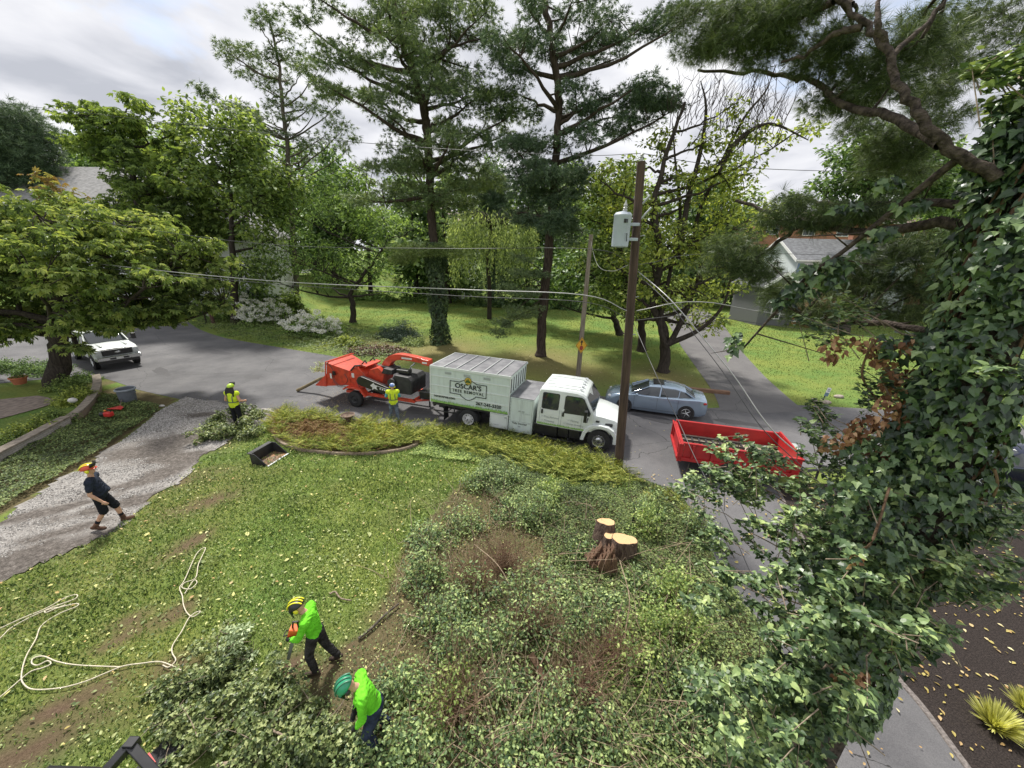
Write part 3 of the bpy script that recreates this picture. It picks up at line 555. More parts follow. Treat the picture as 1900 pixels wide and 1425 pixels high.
def TP(pix, Y, dYs=None, base=None):
    o = [AT(px, py, Y+(dYs[i_] if dYs else 0)) for i_, (px, py) in enumerate(pix)]
    if base is not None: o = [Vector(base)]+o
    return o

# --- white pine 1 (ivy on its lower trunk)
r1 = np.random.default_rng(21); b1 = G(818, 638); Y1 = b1.y
z2 = lambda x, y: (500+x/2.226, y/2.226)
def padlist(L_, Y, rx, ry, r_, spread, rr=None): 
    o = []
    for q in L_:
        x, y = z2(q[0], q[1]); sx = q[2] if len(q) > 2 else 1
        o.append(PAD(x, y, rx*sx*r_.uniform(.85, 1.2), ry*r_.uniform(.85, 1.2), Y, None, r_.uniform(-spread, spread)))
    return o
L1 = [(230, 20), (320, 70), (140, 60), (400, 120), (540, 60, 1.4), (640, 30, 1.3), (760, 60, 1.2), (620, 140, 1.3), (760, 150, 1.2), (830, 60), (850, 130), (740, 260, 1.2), (660, 210), (560, 250), (400, 260), (290, 240), (250, 215, .7), (660, 320, 1.2), (780, 340, 1.3), (890, 375, 1.4), (600, 350), (300, 370), (400, 380), (470, 430), (830, 310), (760, 400, 1.2), (930, 390), (700, 480, .8), (560, 530, .8), (720, 560, 1.1), (860, 590, 1.2), (930, 500, 1.1), (1000, 470, .9), (540, 640, 1.3), (610, 700, 1.3), (480, 690, 1.1), (660, 700, 1.1), (800, 650, 1.1), (820, 700, 1.2), (900, 740, 1.1), (740, 780, 1.3), (830, 800, 1.3), (760, 850, 1.1), (650, 850), (520, 790, 1.2), (460, 830), (400, 280, .8), (590, 30), (470, 30), (690, 0, 1.3), (800, 0, 1.2), (560, 180), (500, 320, .8), (430, 460, .6), (640, 600, .8)]
pads1 = padlist(L1, Y1, 38, 17, r1, 2.6)
tree('pine_tree', 'tall white pine with ivy wrapped round its lower trunk, behind the red chipper chute', b1, TP([(812, 560), (808, 480), (802, 400), (797, 330), (793, 250), (785, 190), (770, 140), (748, 90), (735, 40), (722, -40), (705, -150)], Y1, base=b1), .42, pads1, 250, .95, 50, .36, 'tuft', F_pine, B_pine, 5, 'tall pines across the street', limbs=34, flat=.4, r_top=.4, limb_r=.42, mind=.55)
root1 = bpy.context.scene.objects['pine_tree'] if 'pine_tree' in bpy.data.objects else None
# lighter pads low on the trunk (young growth)
L1b = [(560, 1075, 1.1), (620, 1040, 1.5), (700, 1025, 1.5), (770, 1050, .8), (600, 780, .8), (860, 760, .8), (820, 760, 1.2)]
def ivysleeve(parent, pts, r_in, r_out, n, ls, mt, r0, kind='ivy', name='ivy'):
    P = smooth_path(pts, 8); i_ = r0.integers(0, len(P)-1, n); f = r0.random((n, 1)); c = P[i_]*(1-f)+P[i_+1]*f
    a = r0.uniform(0, 2*math.pi, n); d_ = np.stack([np.cos(a), np.sin(a), np.zeros(n)], 1); bump_ = .5+.5*np.sin(c[:, 2]*2.1+a*2)*r0.uniform(.4, 1, n)
    rr = r_in+(r_out-r_in)*bump_*r0.uniform(.6, 1, n); Q = c+d_*rr[:, None]
    D = np.stack([r0.normal(0, .5, n), r0.normal(0, .5, n), -np.ones(n)*.8], 1)+d_*.35; Nn = d_+np.stack([r0.normal(0, .35, n), r0.normal(0, .35, n), r0.uniform(0, .9, n)], 1)
    b0 = np.array(parent.location); return leaves(name, Q-b0, D, Nn, r0.uniform(.7, 1.3, n)*ls, kind, mt, parent)
F_ivy = fol('leaf_ivy', [(.012, .032, .014), (.022, .05, .02), (.04, .08, .028), (.07, .12, .04), (.12, .17, .06)], .12, .36, .5, nscale=1.5, tint=(1.1, 1.1, .5), gain=1.55)
F_ivyfar = fol('leaf_ivy_far', [(.02, .045, .016), (.04, .075, .024), (.07, .11, .035)], .2, .4, .4)
p1root = bpy.data.objects['pine_tree']
ivysleeve(p1root, [np.array(b1), np.array(AT(813, 560, Y1)), np.array(AT(808, 480, Y1)), np.array(AT(806, 450, Y1))], .4, .95, 5200, .2, F_ivyfar, r1)
c_ = clumps_from_pads(padlist(L1b, Y1-.8, 30, 10, r1, .6), 26, .8, r1, .4); P, D, Nn = clump_leaves(c_, .8, 60, r1, .35)
leaves('low_branches', P-np.array(b1), D, Nn, .32, 'tuft', F_pineY, p1root)
# --- white pine 2
b2 = G(1003, 661); Y2 = b2.y
L2 = [(940, 200, 1.1), (1000, 180, 1.2), (1100, 160, 1.2), (1150, 230, 1.1), (980, 265, 1.1), (1060, 300), (1130, 50, .9), (1070, 10, .8), (1250, 60), (1330, 20, 1.2), (1350, 130, 1.2), (1420, 100, 1.3), (1370, 190, 1.2), (1450, 190, 1.3), (1560, 130, 1.2), (1640, 80, 1.1), (1690, 30, 1.1), (1380, 410, 1.2), (1470, 400, 1.4), (1580, 370, 1.3), (1640, 400, 1.2), (1500, 455, 1.3), (1570, 460), (1330, 460), (1240, 450, .8), (1250, 380, .8), (1270, 330, .7), (1300, 530, .8), (1400, 540, .8), (1490, 510, .8), (1260, 620, .7), (1100, 600, 1.1), (1010, 590, 1.2), (1060, 640, 1.1), (1150, 590, 1), (1100, 700, 1.4), (1180, 720, 1.4), (1250, 710, 1.2), (1060, 740, 1.2), (1100, 800, 1.4), (1250, 800, 1.2), (1160, 850, 1.4), (1210, 915, 1.4), (1110, 920, 1.4), (1060, 890, 1.2), (1230, 960, 1.1), (1300, 720, .8), (1000, 400, .6), (960, 460, .6), (1080, 480, .5), (1200, 200, .9), (1300, 230, .8), (1660, 440, .8)]
pads2 = padlist(L2, Y2, 31, 16, r1, 2.2)
t2 = tree('pine_tree', 'tall dark pine with a bare lower trunk standing behind the white truck', b2, TP([(1006, 590), (1016, 500), (1020, 430), (1026, 360), (1032, 290), (1036, 220), (1034, 140), (1022, 60), (1010, 0), (1000, -80)], Y2, base=b2), .36, pads2, 250, .8, 52, .32, 'tuft', F_pineD, B_pine, 6, 'tall pines across the street', limbs=32, flat=.42, r_top=.4, limb_r=.42, mind=.55)
L2b = [(1060, 1130), (1120, 1120, .8), (1000, 1200, .9), (1090, 1215), (960, 1330, .8), (1000, 1300, .8), (1050, 1270), (1090, 1310, .8), (950, 1370, .7), (1050, 1060, .8)]
c_ = clumps_from_pads(padlist(L2b, Y2-.5, 24, 9, r1, .8), 34, .55, r1, .4); P, D, Nn = clump_leaves(c_, .6, 55, r1, .4, droop=.8)
leaves('low_branches', P-np.array(b2), D, Nn, .24, 'tuft', F_pine, t2)
pa = [(bez(AT(1014, 510+20*(k % 4), Y2), c, -.1, 6)-np.array(b2), np.linspace(.035, .008, 6)) for k, c in enumerate(c_[::2])]; tubes('branch', pa, B_pine, t2, 5)
# --- thin larch-like conifer at the left of the lawn
b3 = G(553, 575); Y3 = b3.y
z1_ = lambda x, y: (x/2.544, y/2.544)
L3 = [(1230, 60, .8), (1230, 110, .9), (1270, 60, .5), (1110, 230, 1), (1170, 260, 1.1), (1260, 250, 1), (1350, 170, 1.1), (1400, 280, 1.2), (1470, 290, 1), (1080, 260, 1), (1150, 350, 1), (1250, 400, 1), (1450, 350, 1.1), (1530, 420, 1.1), (1590, 430, 1.1), (1000, 440, 1.1), (960, 425, .7), (1100, 500, 1.3), (1160, 520, 1.3), (1200, 540, 1.4), (1150, 560, 1.3), (1300, 490, 1), (1420, 480, 1.1), (1540, 520, 1), (1600, 600, .9), (1520, 640, .8), (1400, 660, .8), (1280, 620, 1), (1100, 600, 1), (1620, 710, .7), (1480, 690, .9), (1380, 560, .8), (1330, 360, .8), (1220, 310, .9), (1330, 250, .8), (1050, 640, .8), (1650, 650, .6), (1450, 740, .9), (1200, 680, .9)]
pads3 = [PAD(*z1_(q[0], q[1]), 22*q[2], 11, Y3, None, r1.uniform(-2.5, 2.5)) for q in L3]
tree('larch_tree', 'thin sparse conifer with see-through crown rising left of the pines', b3, TP([(548, 500), (543, 420), (538, 340), (531, 260), (522, 180), (516, 110), (500, 40), (490, 15)], Y3, base=b3), .34, pads3, 190, .95, 15, .5, 'tuft', F_pine, B_grey, 8, limbs=38, flat=.45, r_top=.2, limb_r=.3, mind=.5)
# --- small bent tree behind the hydrangea
b4 = G(655, 598); Y4 = b4.y
pads4 = [PAD(*q, Y4, None, dy) for q, dy in [((520, 400, 60, 45), 1), ((600, 370, 65, 45), 0), ((680, 400, 60, 45), -1), ((740, 440, 50, 40), 0), ((560, 470, 60, 40), 0), ((640, 480, 60, 35), 1), ((700, 500, 45, 25), -1), ((500, 480, 50, 35), 1), ((600, 520, 70, 18), 0), ((640, 340, 50, 35), 1), ((740, 540, 35, 14), 0), ((490, 440, 50, 40), 2)]]
tree('shade_tree', 'broad low green tree with a forked bent trunk beside the dark shrub', b4, TP([(655, 565), (650, 545), (668, 520), (705, 470), (725, 430)], Y4, base=b4), .33, pads4, 230, 1.05, 42, .36, 'slim', F_green, B_dark, 9, limbs=14, flat=.55)
# --- multi-stemmed yellow-green trees right of the pole
b5 = G(1230, 690); Y5 = b5.y
pads5 = [PAD(*q, Y5, None, dy) for q, dy in [((1150, 330, 40, 35), 1), ((1200, 400, 55, 45), 1), ((1280, 330, 45, 40), 0), ((1330, 260, 40, 28), 0), ((1370, 310, 45, 35), -1), ((1340, 380, 50, 45), 0), ((1260, 450, 60, 40), -1), ((1180, 480, 55, 35), 0), ((1340, 470, 60, 35), -1), ((1400, 400, 30, 40), 0), ((1250, 540, 70, 30), 0), ((1330, 530, 50, 25), 1), ((1420, 240, 40, 22), 0), ((1370, 190, 22, 16), 0), ((1480, 250, 35, 20), 1), ((1230, 270, 35, 28), 2), ((1120, 400, 35, 35), 2), ((1300, 590, 50, 20), 1), ((1190, 570, 35, 25), 2)]]
t5 = tree('locust_tree', 'yellow-green tree with several dark leaning stems beside the asphalt driveway', b5, TP([(1235, 650), (1230, 610), (1212, 560), (1225, 480), (1215, 380), (1240, 280), (1270, 190)], Y5, base=b5), .36, pads5, 330, .62, 34, .24, 'oval', F_yel, B_dark, 10, limbs=26, flat=.6, r_top=.2)
pths = []
for pix in [[(1240, 640), (1262, 600), (1300, 500), (1290, 420), (1330, 320), (1380, 220), (1420, 170), (1440, 120)], [(1238, 645), (1225, 600), (1240, 520), (1262, 400), (1253, 300), (1248, 230)], [(1235, 640), (1300, 610), (1345, 560), (1360, 480)], [(1330, 320), (1370, 260), (1430, 230), (1500, 260)], [(1260, 480), (1275, 380), (1300, 280), (1310, 200), (1300, 150)]]:
    p_ = smooth_path([np.array(AT(px, py, Y5+.25*(i_-2))) for i_, (px, py) in enumerate(pix)], 4); pths.append((p_-np.array(b5), np.linspace(.2, .025, len(p_))))
for k in range(90):       # bare upper twigs
    s_ = np.array(AT(r1.uniform(1240, 1450), r1.uniform(180, 290), Y5+r1.uniform(-1.5, 1.5))); e_ = s_+np.array([r1.uniform(-.5, 1.1), r1.uniform(-.6, .6), r1.uniform(1.0, 2.6)]); mid = (s_+e_)/2+r1.normal(0, .25, 3)
    p_ = bez(s_, e_, 0, 7, mid); p_ += r1.normal(0, .04, p_.shape); pths.append((p_-np.array(b5), np.linspace(.022, .006, 7)))
    for _ in range(2):
        q0 = p_[3]; q1 = q0+np.array([r1.uniform(-.7, .8), r1.uniform(-.4, .4), r1.uniform(.3, 1.0)]); pths.append((bez(q0, q1, 0, 5, (q0+q1)/2+r1.normal(0, .12, 3))-np.array(b5), np.linspace(.011, .004, 5)))
tubes('limb', pths, B_dark, t5, 5)
def locbase(px, py): return G(px, py)
b6 = G(1190, 652)
tree('locust_tree', 'dark-stemmed leafy tree just right of the brown utility pole', b6, TP([(1190, 600), (1165, 540), (1150, 460), (1140, 380)], b6.y, base=b6), .32, [PAD(*q, b6.y, None, dy) for q, dy in [((1110, 470, 45, 40), 0), ((1150, 420, 40, 50), 1), ((1130, 540, 45, 35), 0), ((1190, 500, 50, 45), 0), ((1215, 560, 40, 35), 1), ((1100, 380, 40, 40), 1), ((1150, 330, 35, 35), 0), ((1090, 330, 25, 25), 2)]], 170, .95, 50, .3, 'oval', F_maple, B_dark, 11, limbs=12)
b7 = G(1150, 622)
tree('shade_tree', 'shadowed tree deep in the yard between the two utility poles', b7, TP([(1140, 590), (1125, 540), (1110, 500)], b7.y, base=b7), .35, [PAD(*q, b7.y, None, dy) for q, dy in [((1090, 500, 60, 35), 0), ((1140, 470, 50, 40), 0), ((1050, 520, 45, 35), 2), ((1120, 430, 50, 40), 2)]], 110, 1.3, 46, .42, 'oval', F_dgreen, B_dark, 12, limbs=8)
# --- weeping willow
b8 = G(908, 592); Y8 = b8.y; wl = thing('willow_tree', 'pale weeping willow hanging between the two tall pines', 'tree', b8)
tp = smooth_path([np.array(b8), np.array(AT(908, 530, Y8)), np.array(AT(905, 470, Y8)), np.array(AT(915, 410, Y8))], 4); paths = [(tp-np.array(b8), np.linspace(.3, .12, len(tp)))]; PP = []; DD = []
for k in range(420):
    a = r1.uniform(0, 2*math.pi); rr = r1.uniform(.3, 1)**.6; top = tp[-1]+np.array([math.cos(a)*rr*4.6, math.sin(a)*rr*4.0, r1.uniform(.6, 2.6)-rr*1.9]); ln = r1.uniform(2.5, 7.5)*(.5+rr*.5)
    zz = np.linspace(0, 1, 26); dr = np.stack([top[0]+math.cos(a)*.5*zz**.5+.25*np.sin(zz*4+a), top[1]+math.sin(a)*.5*zz**.5, top[2]-ln*zz], 1); dr = dr[dr[:, 2] > 1.2]
    if len(dr) < 3: continue
    if k % 6 == 0: paths.append((bez(tp[-2], top, 0, 6, (tp[-1]+top)/2+np.array([0, 0, .8]))-np.array(b8), np.linspace(.08, .02, 6)))
    PP.append(dr+r1.normal(0, .07, dr.shape)); DD.append(np.tile((0, 0, -1.), (len(dr), 1)))
PP = np.concatenate(PP); DD = np.concatenate(DD)+r1.normal(0, .45, PP.shape)
tubes('trunk', paths, B_dark, wl, 6); leaves('crown', PP-np.array(b8), DD, r1.normal(size=PP.shape), .34, 'slim', F_willow, wl)
# --- big horse chestnut at the left edge
b9 = G(108, 712); Y9 = b9.y
pads9 = [PAD(*q, Y9, None, dy) for q, dy in [((30, 380, 80, 45), 0), ((120, 418, 80, 34), -1), ((60, 450, 110, 40), 1), ((170, 460, 100, 40), -1.5), ((250, 420, 70, 35), 1), ((300, 460, 80, 40), 0), ((240, 520, 110, 32), -1.5), ((340, 510, 70, 35), .5), ((390, 480, 45, 30), 1), ((60, 530, 100, 35), 1), ((40, 590, 70, 18), .5), ((290, 560, 80, 18), -.5), ((370, 560, 45, 16), .5), ((150, 600, 40, 16), -1), ((10, 480, 60, 60), -1), ((-60, 420, 90, 90), 0), ((-80, 540, 90, 60), 0), ((135, 645, 18, 14), -1.2), ((200, 575, 60, 22), -1), ((250, 590, 60, 14), -.5), ((320, 585, 40, 12), 0), ((60, 600, 60, 16), 1), ((0, 620, 60, 16), 1), ((170, 610, 40, 10), -.5)]]
t9 = tree('chestnut_tree', 'large horse chestnut with big fingered leaves overhanging the white pickup', b9, TP([(108, 640), (106, 580), (110, 520), (130, 460), (140, 400)], Y9, base=b9), .48, pads9, 700, .64, 22, .25, 'palm', F_chest, B_dark, 13, limbs=24, flat=.42, droop=.5, mind=.6)
c_ = clumps_from_pads([PAD(*q, Y9+1.2, None, 0) for q in [(90, 340, 24, 14), (110, 360, 28, 12), (150, 395, 20, 10), (80, 325, 12, 10), (170, 400, 12, 8)]], 12, .5, r1, .4); P, D, Nn = clump_leaves(c_, .6, 12, r1, .6)
leaves('turning_leaves', P-np.array(b9), D, Nn, .24, 'palm', F_orange, t9)
b10 = G(330, 612); Y10 = 39.0; b10 = Vector((AT(262, 560, Y10).x, Y10, float(gz(AT(262, 560, Y10).x, Y10))))
pads10 = [PAD(*q, Y10, None, dy) for q, dy in [((170, 225, 45, 28), 0), ((230, 230, 45, 28), 0), ((215, 280, 55, 28), 1), ((280, 290, 55, 30), 0), ((310, 340, 70, 35), -1), ((255, 350, 45, 25), 1), ((350, 300, 40, 30), 0), ((390, 380, 45, 35), 0), ((300, 400, 70, 30), -1), ((370, 430, 50, 25), 0), ((160, 260, 35, 22), 1), ((250, 190, 30, 12), 0), ((330, 250, 30, 18), 1), ((200, 380, 30, 12), 0), ((415, 420, 30, 25), 1)]]
tree('maple_tree', 'tall light green maple rising behind the chestnut in front of the white house', b10, TP([(262, 480), (258, 400), (245, 320), (225, 250), (215, 210)], Y10, base=b10), .4, pads10, 380, .9, 19, .40, 'palm', F_maple, B_dark, 14, limbs=22, flat=.45, droop=.4, mind=.6)
b11 = Vector(AT(430, 560, 37)); b11.z = 0
tree('maple_tree', 'bushy green maple between the white house and the sparse conifer', b11, TP([(432, 500), (430, 420), (425, 330)], 37, base=b11), .38, [PAD(*q, 37, None, dy) for q, dy in [((400, 250, 50, 40), 0), ((450, 300, 50, 40), 1), ((400, 330, 45, 35), 0), ((480, 360, 45, 40), 0), ((350, 220, 35, 28), 1), ((450, 240, 35, 30), 0), ((520, 340, 50, 35), 1), ((490, 420, 45, 35), 0), ((480, 500, 45, 30), 0), ((420, 400, 35, 25), 2)]], 220, 1.2, 34, .40, 'oval', F_maple, B_dark, 15, limbs=14)

b14 = G(1462, 590); tree('yard_tree', 'small leafy tree in front of the grey outbuilding beyond the right lawn', b14, TP([(1462, 560), (1460, 530)], b14.y, base=b14), .22, [PAD(*q, b14.y, None, dy) for q, dy in [((1450, 530, 34, 24), 0), ((1490, 545, 34, 22), 0), ((1425, 555, 24, 18), 0), ((1520, 565, 26, 18), 1), ((1470, 575, 50, 12), 0)]], 70, 1.0, 34, .36, 'oval', F_maple, B_dark, 35, limbs=7)
# --- the wood behind the lawns: four kinds, each copied and turned
B_near = mat('bark_near', (.12, .095, .08), .95, c2=(.035, .028, .024), vs_=16, bump=1.0, bs=45, spec=.15, detail=9)
def far_tree(label, x, y, h, w_, kind, seed, mt, lk='diamond', shape=1):
    base = Vector((x, y, float(gz(x, y)))); r0 = np.random.default_rng(seed); pads = []
    for k in range(11):
        a = r0.uniform(0, 2*math.pi); zf = r0.uniform(.12, .95); rr = w_*(.85*math.sin(math.pi*min(.97, (zf*.82+.16)))**.7) if shape == 1 else w_*(1.05-zf)*.9
        q = r0.uniform(.15, .75)*rr; pads.append((base+Vector((q*math.cos(a), q*math.sin(a), h*zf)), (max(1.4, rr*.6), max(1.4, rr*.6), h*.11)))
    return tree(kind, label, base, [base, base+Vector((.2, 0, h*.4)), base+Vector((r0.uniform(-.6, .6), 0, h*.9))], .38, pads, 150, 1.5, 32, .62, lk, mt, B_dark, seed, 'trees of the wood behind the lawns', limbs=8, flat=.6, twigs=False)
places = []
r3 = np.random.default_rng(77)
for k, x in enumerate(np.linspace(-92, 92, 30)):
    y = 60+r3.uniform(-5, 8)+abs(x)*.12; places.append((x+r3.uniform(-1.5, 1.5), y))
for k, x in enumerate(np.linspace(-130, 130, 16)): places.append((x+r3.uniform(-3, 3), 88+r3.uniform(0, 10)))
protos = [far_tree('', 0, 0, 15, 5.2, 'far_tree', 101, F_far), far_tree('', 0, 0, 17, 5.0, 'far_tree', 102, F_green), far_tree('', 0, 0, 14, 6.0, 'far_tree', 103, F_dgreen), far_tree('', 0, 0, 19, 4.2, 'far_conifer', 104, F_pineD, 'tuftmid', 2)]
kinds = ['rounded pale green tree', 'upright mid green tree', 'wide dark green tree', 'dark pointed conifer']
used_ = set(); wood = []
for k, (x, y) in enumerate(places):
    px = 950+CAM_F*x/(y*math.cos(CAM_P)+2); kd = 3 if k in (1, 14, 33) else int(r3.integers(3))
    hh = {0: 15, 1: 17, 2: 14, 3: 19}[kd]
    # keep the skyline of the photograph: lower in the gaps, taller at the left
    target = np.interp(px, [0, 80, 130, 300, 430, 620, 760, 900, 1100, 1250, 1400, 1500, 1600, 1900], [200, 200, 275, 225, 205, 275, 300, 275, 320, 300, 330, 375, 290, 200])
    ztop = AT(px, target+(0 if k < 30 else -10), y).z; s_ = max(.45, (ztop-float(gz(x, y)))/hh)*r3.uniform(.86, 1.0)
    if 1420 < px < 1640 and y < 80: continue
    if -200 < px < 330 and y < 66: y += 10
    o = protos[kd] if kd not in used_ else copy_tree(protos[kd]); used_.add(kd)
    o.location = (x, y, float(gz(x, y))); o.rotation_euler = (0, 0, r3.uniform(0, 6.28)); o.scale = (max(.75, min(s_, 1.25)),)*2+(s_,)
    side = 'far left' if px < 300 else 'behind the white house' if px < 560 else 'behind the bent shade tree' if px < 780 else 'behind the willow and pines' if px < 1080 else 'behind the locust trees' if px < 1420 else 'beyond the brick building'
    o['label'] = '%s in the wood %s' % (kinds[kd], side); o['_px'] = px; wood.append(o)
by_ = {}
for o in wood: by_.setdefault(o['label'], []).append(o)
for lb_, os_ in by_.items():
    if len(os_) > 1:
        for k, o in enumerate(sorted(os_, key=lambda q_: q_['_px'])): o['label'] = lb_+', '+['first', 'second', 'third', 'fourth', 'fifth', 'sixth', 'seventh', 'eighth'][k]+' from left'
for o in wood: del o['_px']
for p_ in protos:
    if p_.location.length < 1:
        for ch in list(p_.children): bpy.data.objects.remove(ch)
        bpy.data.objects.remove(p_)
# big dark conifer at the far left edge and the trees at the right horizon
b12 = Vector((-56, 44, float(gz(-56, 44))))
tree('conifer_tree', 'big dark conifer at the left edge of the view behind the roof', b12, [b12, b12+Vector((0, 0, 9)), b12+Vector((0, 0, 18))], .5, [PAD(*q, 44, None, dy) for q, dy in [((20, 230, 50, 30), 0), ((50, 260, 50, 30), 0), ((10, 290, 60, 30), 0), ((60, 310, 35, 18), 0), ((-30, 240, 60, 60), 0), ((30, 330, 60, 20), 0)]], 150, 1.5, 60, .6, 'tuftmid', F_pineD, B_dark, 31, limbs=10)
b13 = Vector((AT(1600, 500, 40).x, 40, 0))
tree('shade_tree', 'dark leafy tree rising at the right behind the grey-roofed house', b13, TP([(1600, 480), (1600, 400), (1610, 330)], 48, base=b13), .5, [PAD(*q, 48, None, dy) for q, dy in [((1600, 290, 50, 30), 0), ((1650, 330, 60, 30), 0), ((1570, 340, 45, 22), 0), ((1690, 300, 60, 50), 0), ((1560, 385, 40, 12), 0), ((1640, 390, 60, 16), 0), ((1740, 360, 60, 40), 0), ((1620, 250, 30, 20), 0)]], 240, 1.3, 46, .5, 'oval', F_dgreen, B_dark, 32, limbs=12)

# ================================================================== SHRUBS ACROSS THE STREET
def shrub(name, label, c, rad, nl, ls, kind, mt, seed, stems=12, group=None, cat='shrub', stem_mat=None, flat=1, cr=.22, nc=60, extra=None, sr=.012):
    r0 = np.random.default_rng(seed); c = Vector(c); root = thing(name, label, cat, c, 0, group); rx, ry, h = rad
    Cc = []; 
    for k in range(nc):
        d_ = unit(r0.normal(size=(1, 3)))[0]; d_[2] = abs(d_[2])*r0.uniform(.2, 1); rr = r0.random()**.4; Cc.append(np.array([d_[0]*rx*rr, d_[1]*ry*rr, max(.08, d_[2]*h*rr)]))
    Cc = np.array(Cc); paths = []
    for k in range(min(stems, nc)):
        e_ = Cc[k]; s_ = np.array([e_[0]*.15, e_[1]*.15, 0]); paths.append((bez(s_, e_, 0, 6, (s_+e_)/2+np.array([0, 0, h*.2])), np.linspace(sr, sr*.3, 6)))
    tubes('stem', paths, stem_mat or B_grey, root, 5)
    P, D, Nn = clump_leaves(Cc, cr, nl, r0, .8); P[:, 2] = np.maximum(P[:, 2], .03)
    leaves('foliage', P, D, Nn, r0.uniform(.7, 1.3, len(P))*ls, kind, mt, root)
    return root, Cc
M_white = mat('white_blossom', (.82, .84, .76), .8, var=.06, vs_=30)
hs = [((450, 596), 3.2, 2.2, 2.7), ((500, 600), 2.8, 2.0, 2.0), ((585, 622), 2.8, 1.8, 1.7)]
hyd = thing('hydrangea', 'large hydrangea covered in white flower heads beside the street corner', 'shrub', G(520, 612)); r0 = np.random.default_rng(55)
hb = np.array(hyd.location); Cc = []
for (p, rx, ry, h) in hs:
    c = np.array(G(*p))-hb
    for k in range(75):
        d_ = unit(r0.normal(size=(1, 3)))[0]; d_[2] = abs(d_[2]); Cc.append(c+d_*np.array([rx, ry, h])*r0.random()**.35)
Cc = np.array(Cc); P, D, Nn = clump_leaves(Cc, .4, 34, r0, .8); leaves('foliage', P, D, Nn, .2, 'oval', F_green, hyd)
tubes('stem', [(bez((c[0]*.7, c[1]*.7, 0), c, 0, 5), np.linspace(.03, .01, 5)) for c in Cc[::6]], B_grey, hyd, 4)
mb = MB(); outer = Cc[np.argsort(-(Cc[:, 2]-.9*Cc[:, 1]))[:330]]
fP = []; 
for c in outer:
    rr = r0.uniform(.16, .27); 
    for k in range(60):
        d_ = unit(r0.normal(size=(1, 3)))[0]; fP.append(np.concatenate([c+np.array([0, -.5, .5])+d_*rr*np.array([1, 1, .6]), d_]))
fP = np.array(fP); leaves('flowers', fP[:, :3], r0.normal(size=(len(fP), 3)), fP[:, 3:]*.5+np.array([0, -.5, .9]), .13, 'diamond', fol('petals', [(.62, .66, .5), (.8, .82, .72), (.88, .88, .82)], .25, .7, .2, gain=1.25), hyd)
shrub('shrub', 'round dark green shrub at the lawn edge behind the chipper', G(742, 628), (1.9, 1.6, 1.9), 60, .16, 'slim', fol('leaf_blue', [(.02, .045, .028), (.035, .07, .045), (.06, .1, .06)], .15, .4, .4), 61, nc=110, cr=.35)
shrub('shrub', 'reddish-brown leaved low shrub just left of the round dark shrub', G(700, 655), (2.6, 1.1, .8), 40, .14, 'oval', fol('leaf_red', [(.07, .03, .025), (.13, .06, .045), (.12, .11, .05)], .2, .5, .3), 62, nc=90, cr=.3)
shrub('shrub', 'yellow-green low shrub between the hydrangea and the red shrub', G(640, 640), (1.5, 1.0, .9), 40, .15, 'oval', F_yel, 63, nc=70, cr=.3)
shrub('shrub', 'pale grassy shrub behind the red shrub near the pine base', G(770, 640), (1.2, .9, .8), 40, .16, 'slim', F_willow, 64, nc=50, cr=.3)
shrub('evergreen_shrub', 'drooping dark evergreen by the corner post and mailbox', G(372, 585), (1.9, 1.5, 2.4), 60, .25, 'slim', F_dgreen, 65, nc=90, cr=.45)
shrub('evergreen_shrub', 'dark evergreen bush in front of the white house wing', AT(430, 530, 40)-Vector((0, 0, AT(430, 530, 40).z-float(gz(AT(430, 530, 40).x, 40)))), (2.5, 2, 4.2), 60, .3, 'slim', F_dgreen, 66, nc=110, cr=.6)
for k, (px, w_, h_, lb) in enumerate([(470, 2.6, 4.0, 'tall green bush against the white wing, left of the sparse conifer'), (520, 2.4, 3.2, 'tall green bush behind the hydrangea beside the sparse conifer trunk')]):
    q = AT(px, 520, 41.5); shrub('shrub', lb, (q.x, 41.5, float(gz(q.x, 41.5))), (w_, 1.6, h_), 60, .3, 'oval', [F_green, F_maple][k], 90+k, nc=110, cr=.55)
for k, (px, py, w_, h_) in enumerate([(930, 560, 5, 1.6), (1000, 560, 4, 1.8), (1060, 565, 4, 2.0), (780, 552, 5, 1.5), (1200, 560, 3, 1.6), (690, 548, 4, 1.4)]):
    shrub('shrub', ['low bush at the back of the lawn under the willow', 'low bush at the back of the lawn behind the second pine', 'tall bush beside the grey shed', 'low bush at the back of the lawn left of the ivy-clad pine', 'bush behind the forked locust trunk', 'low bush at the back of the lawn behind the bent tree'][k], G(px, py+8), (w_, 2, h_), 50, .32, 'diamond', [F_dgreen, F_green][k % 2], 70+k, nc=90, cr=.6)
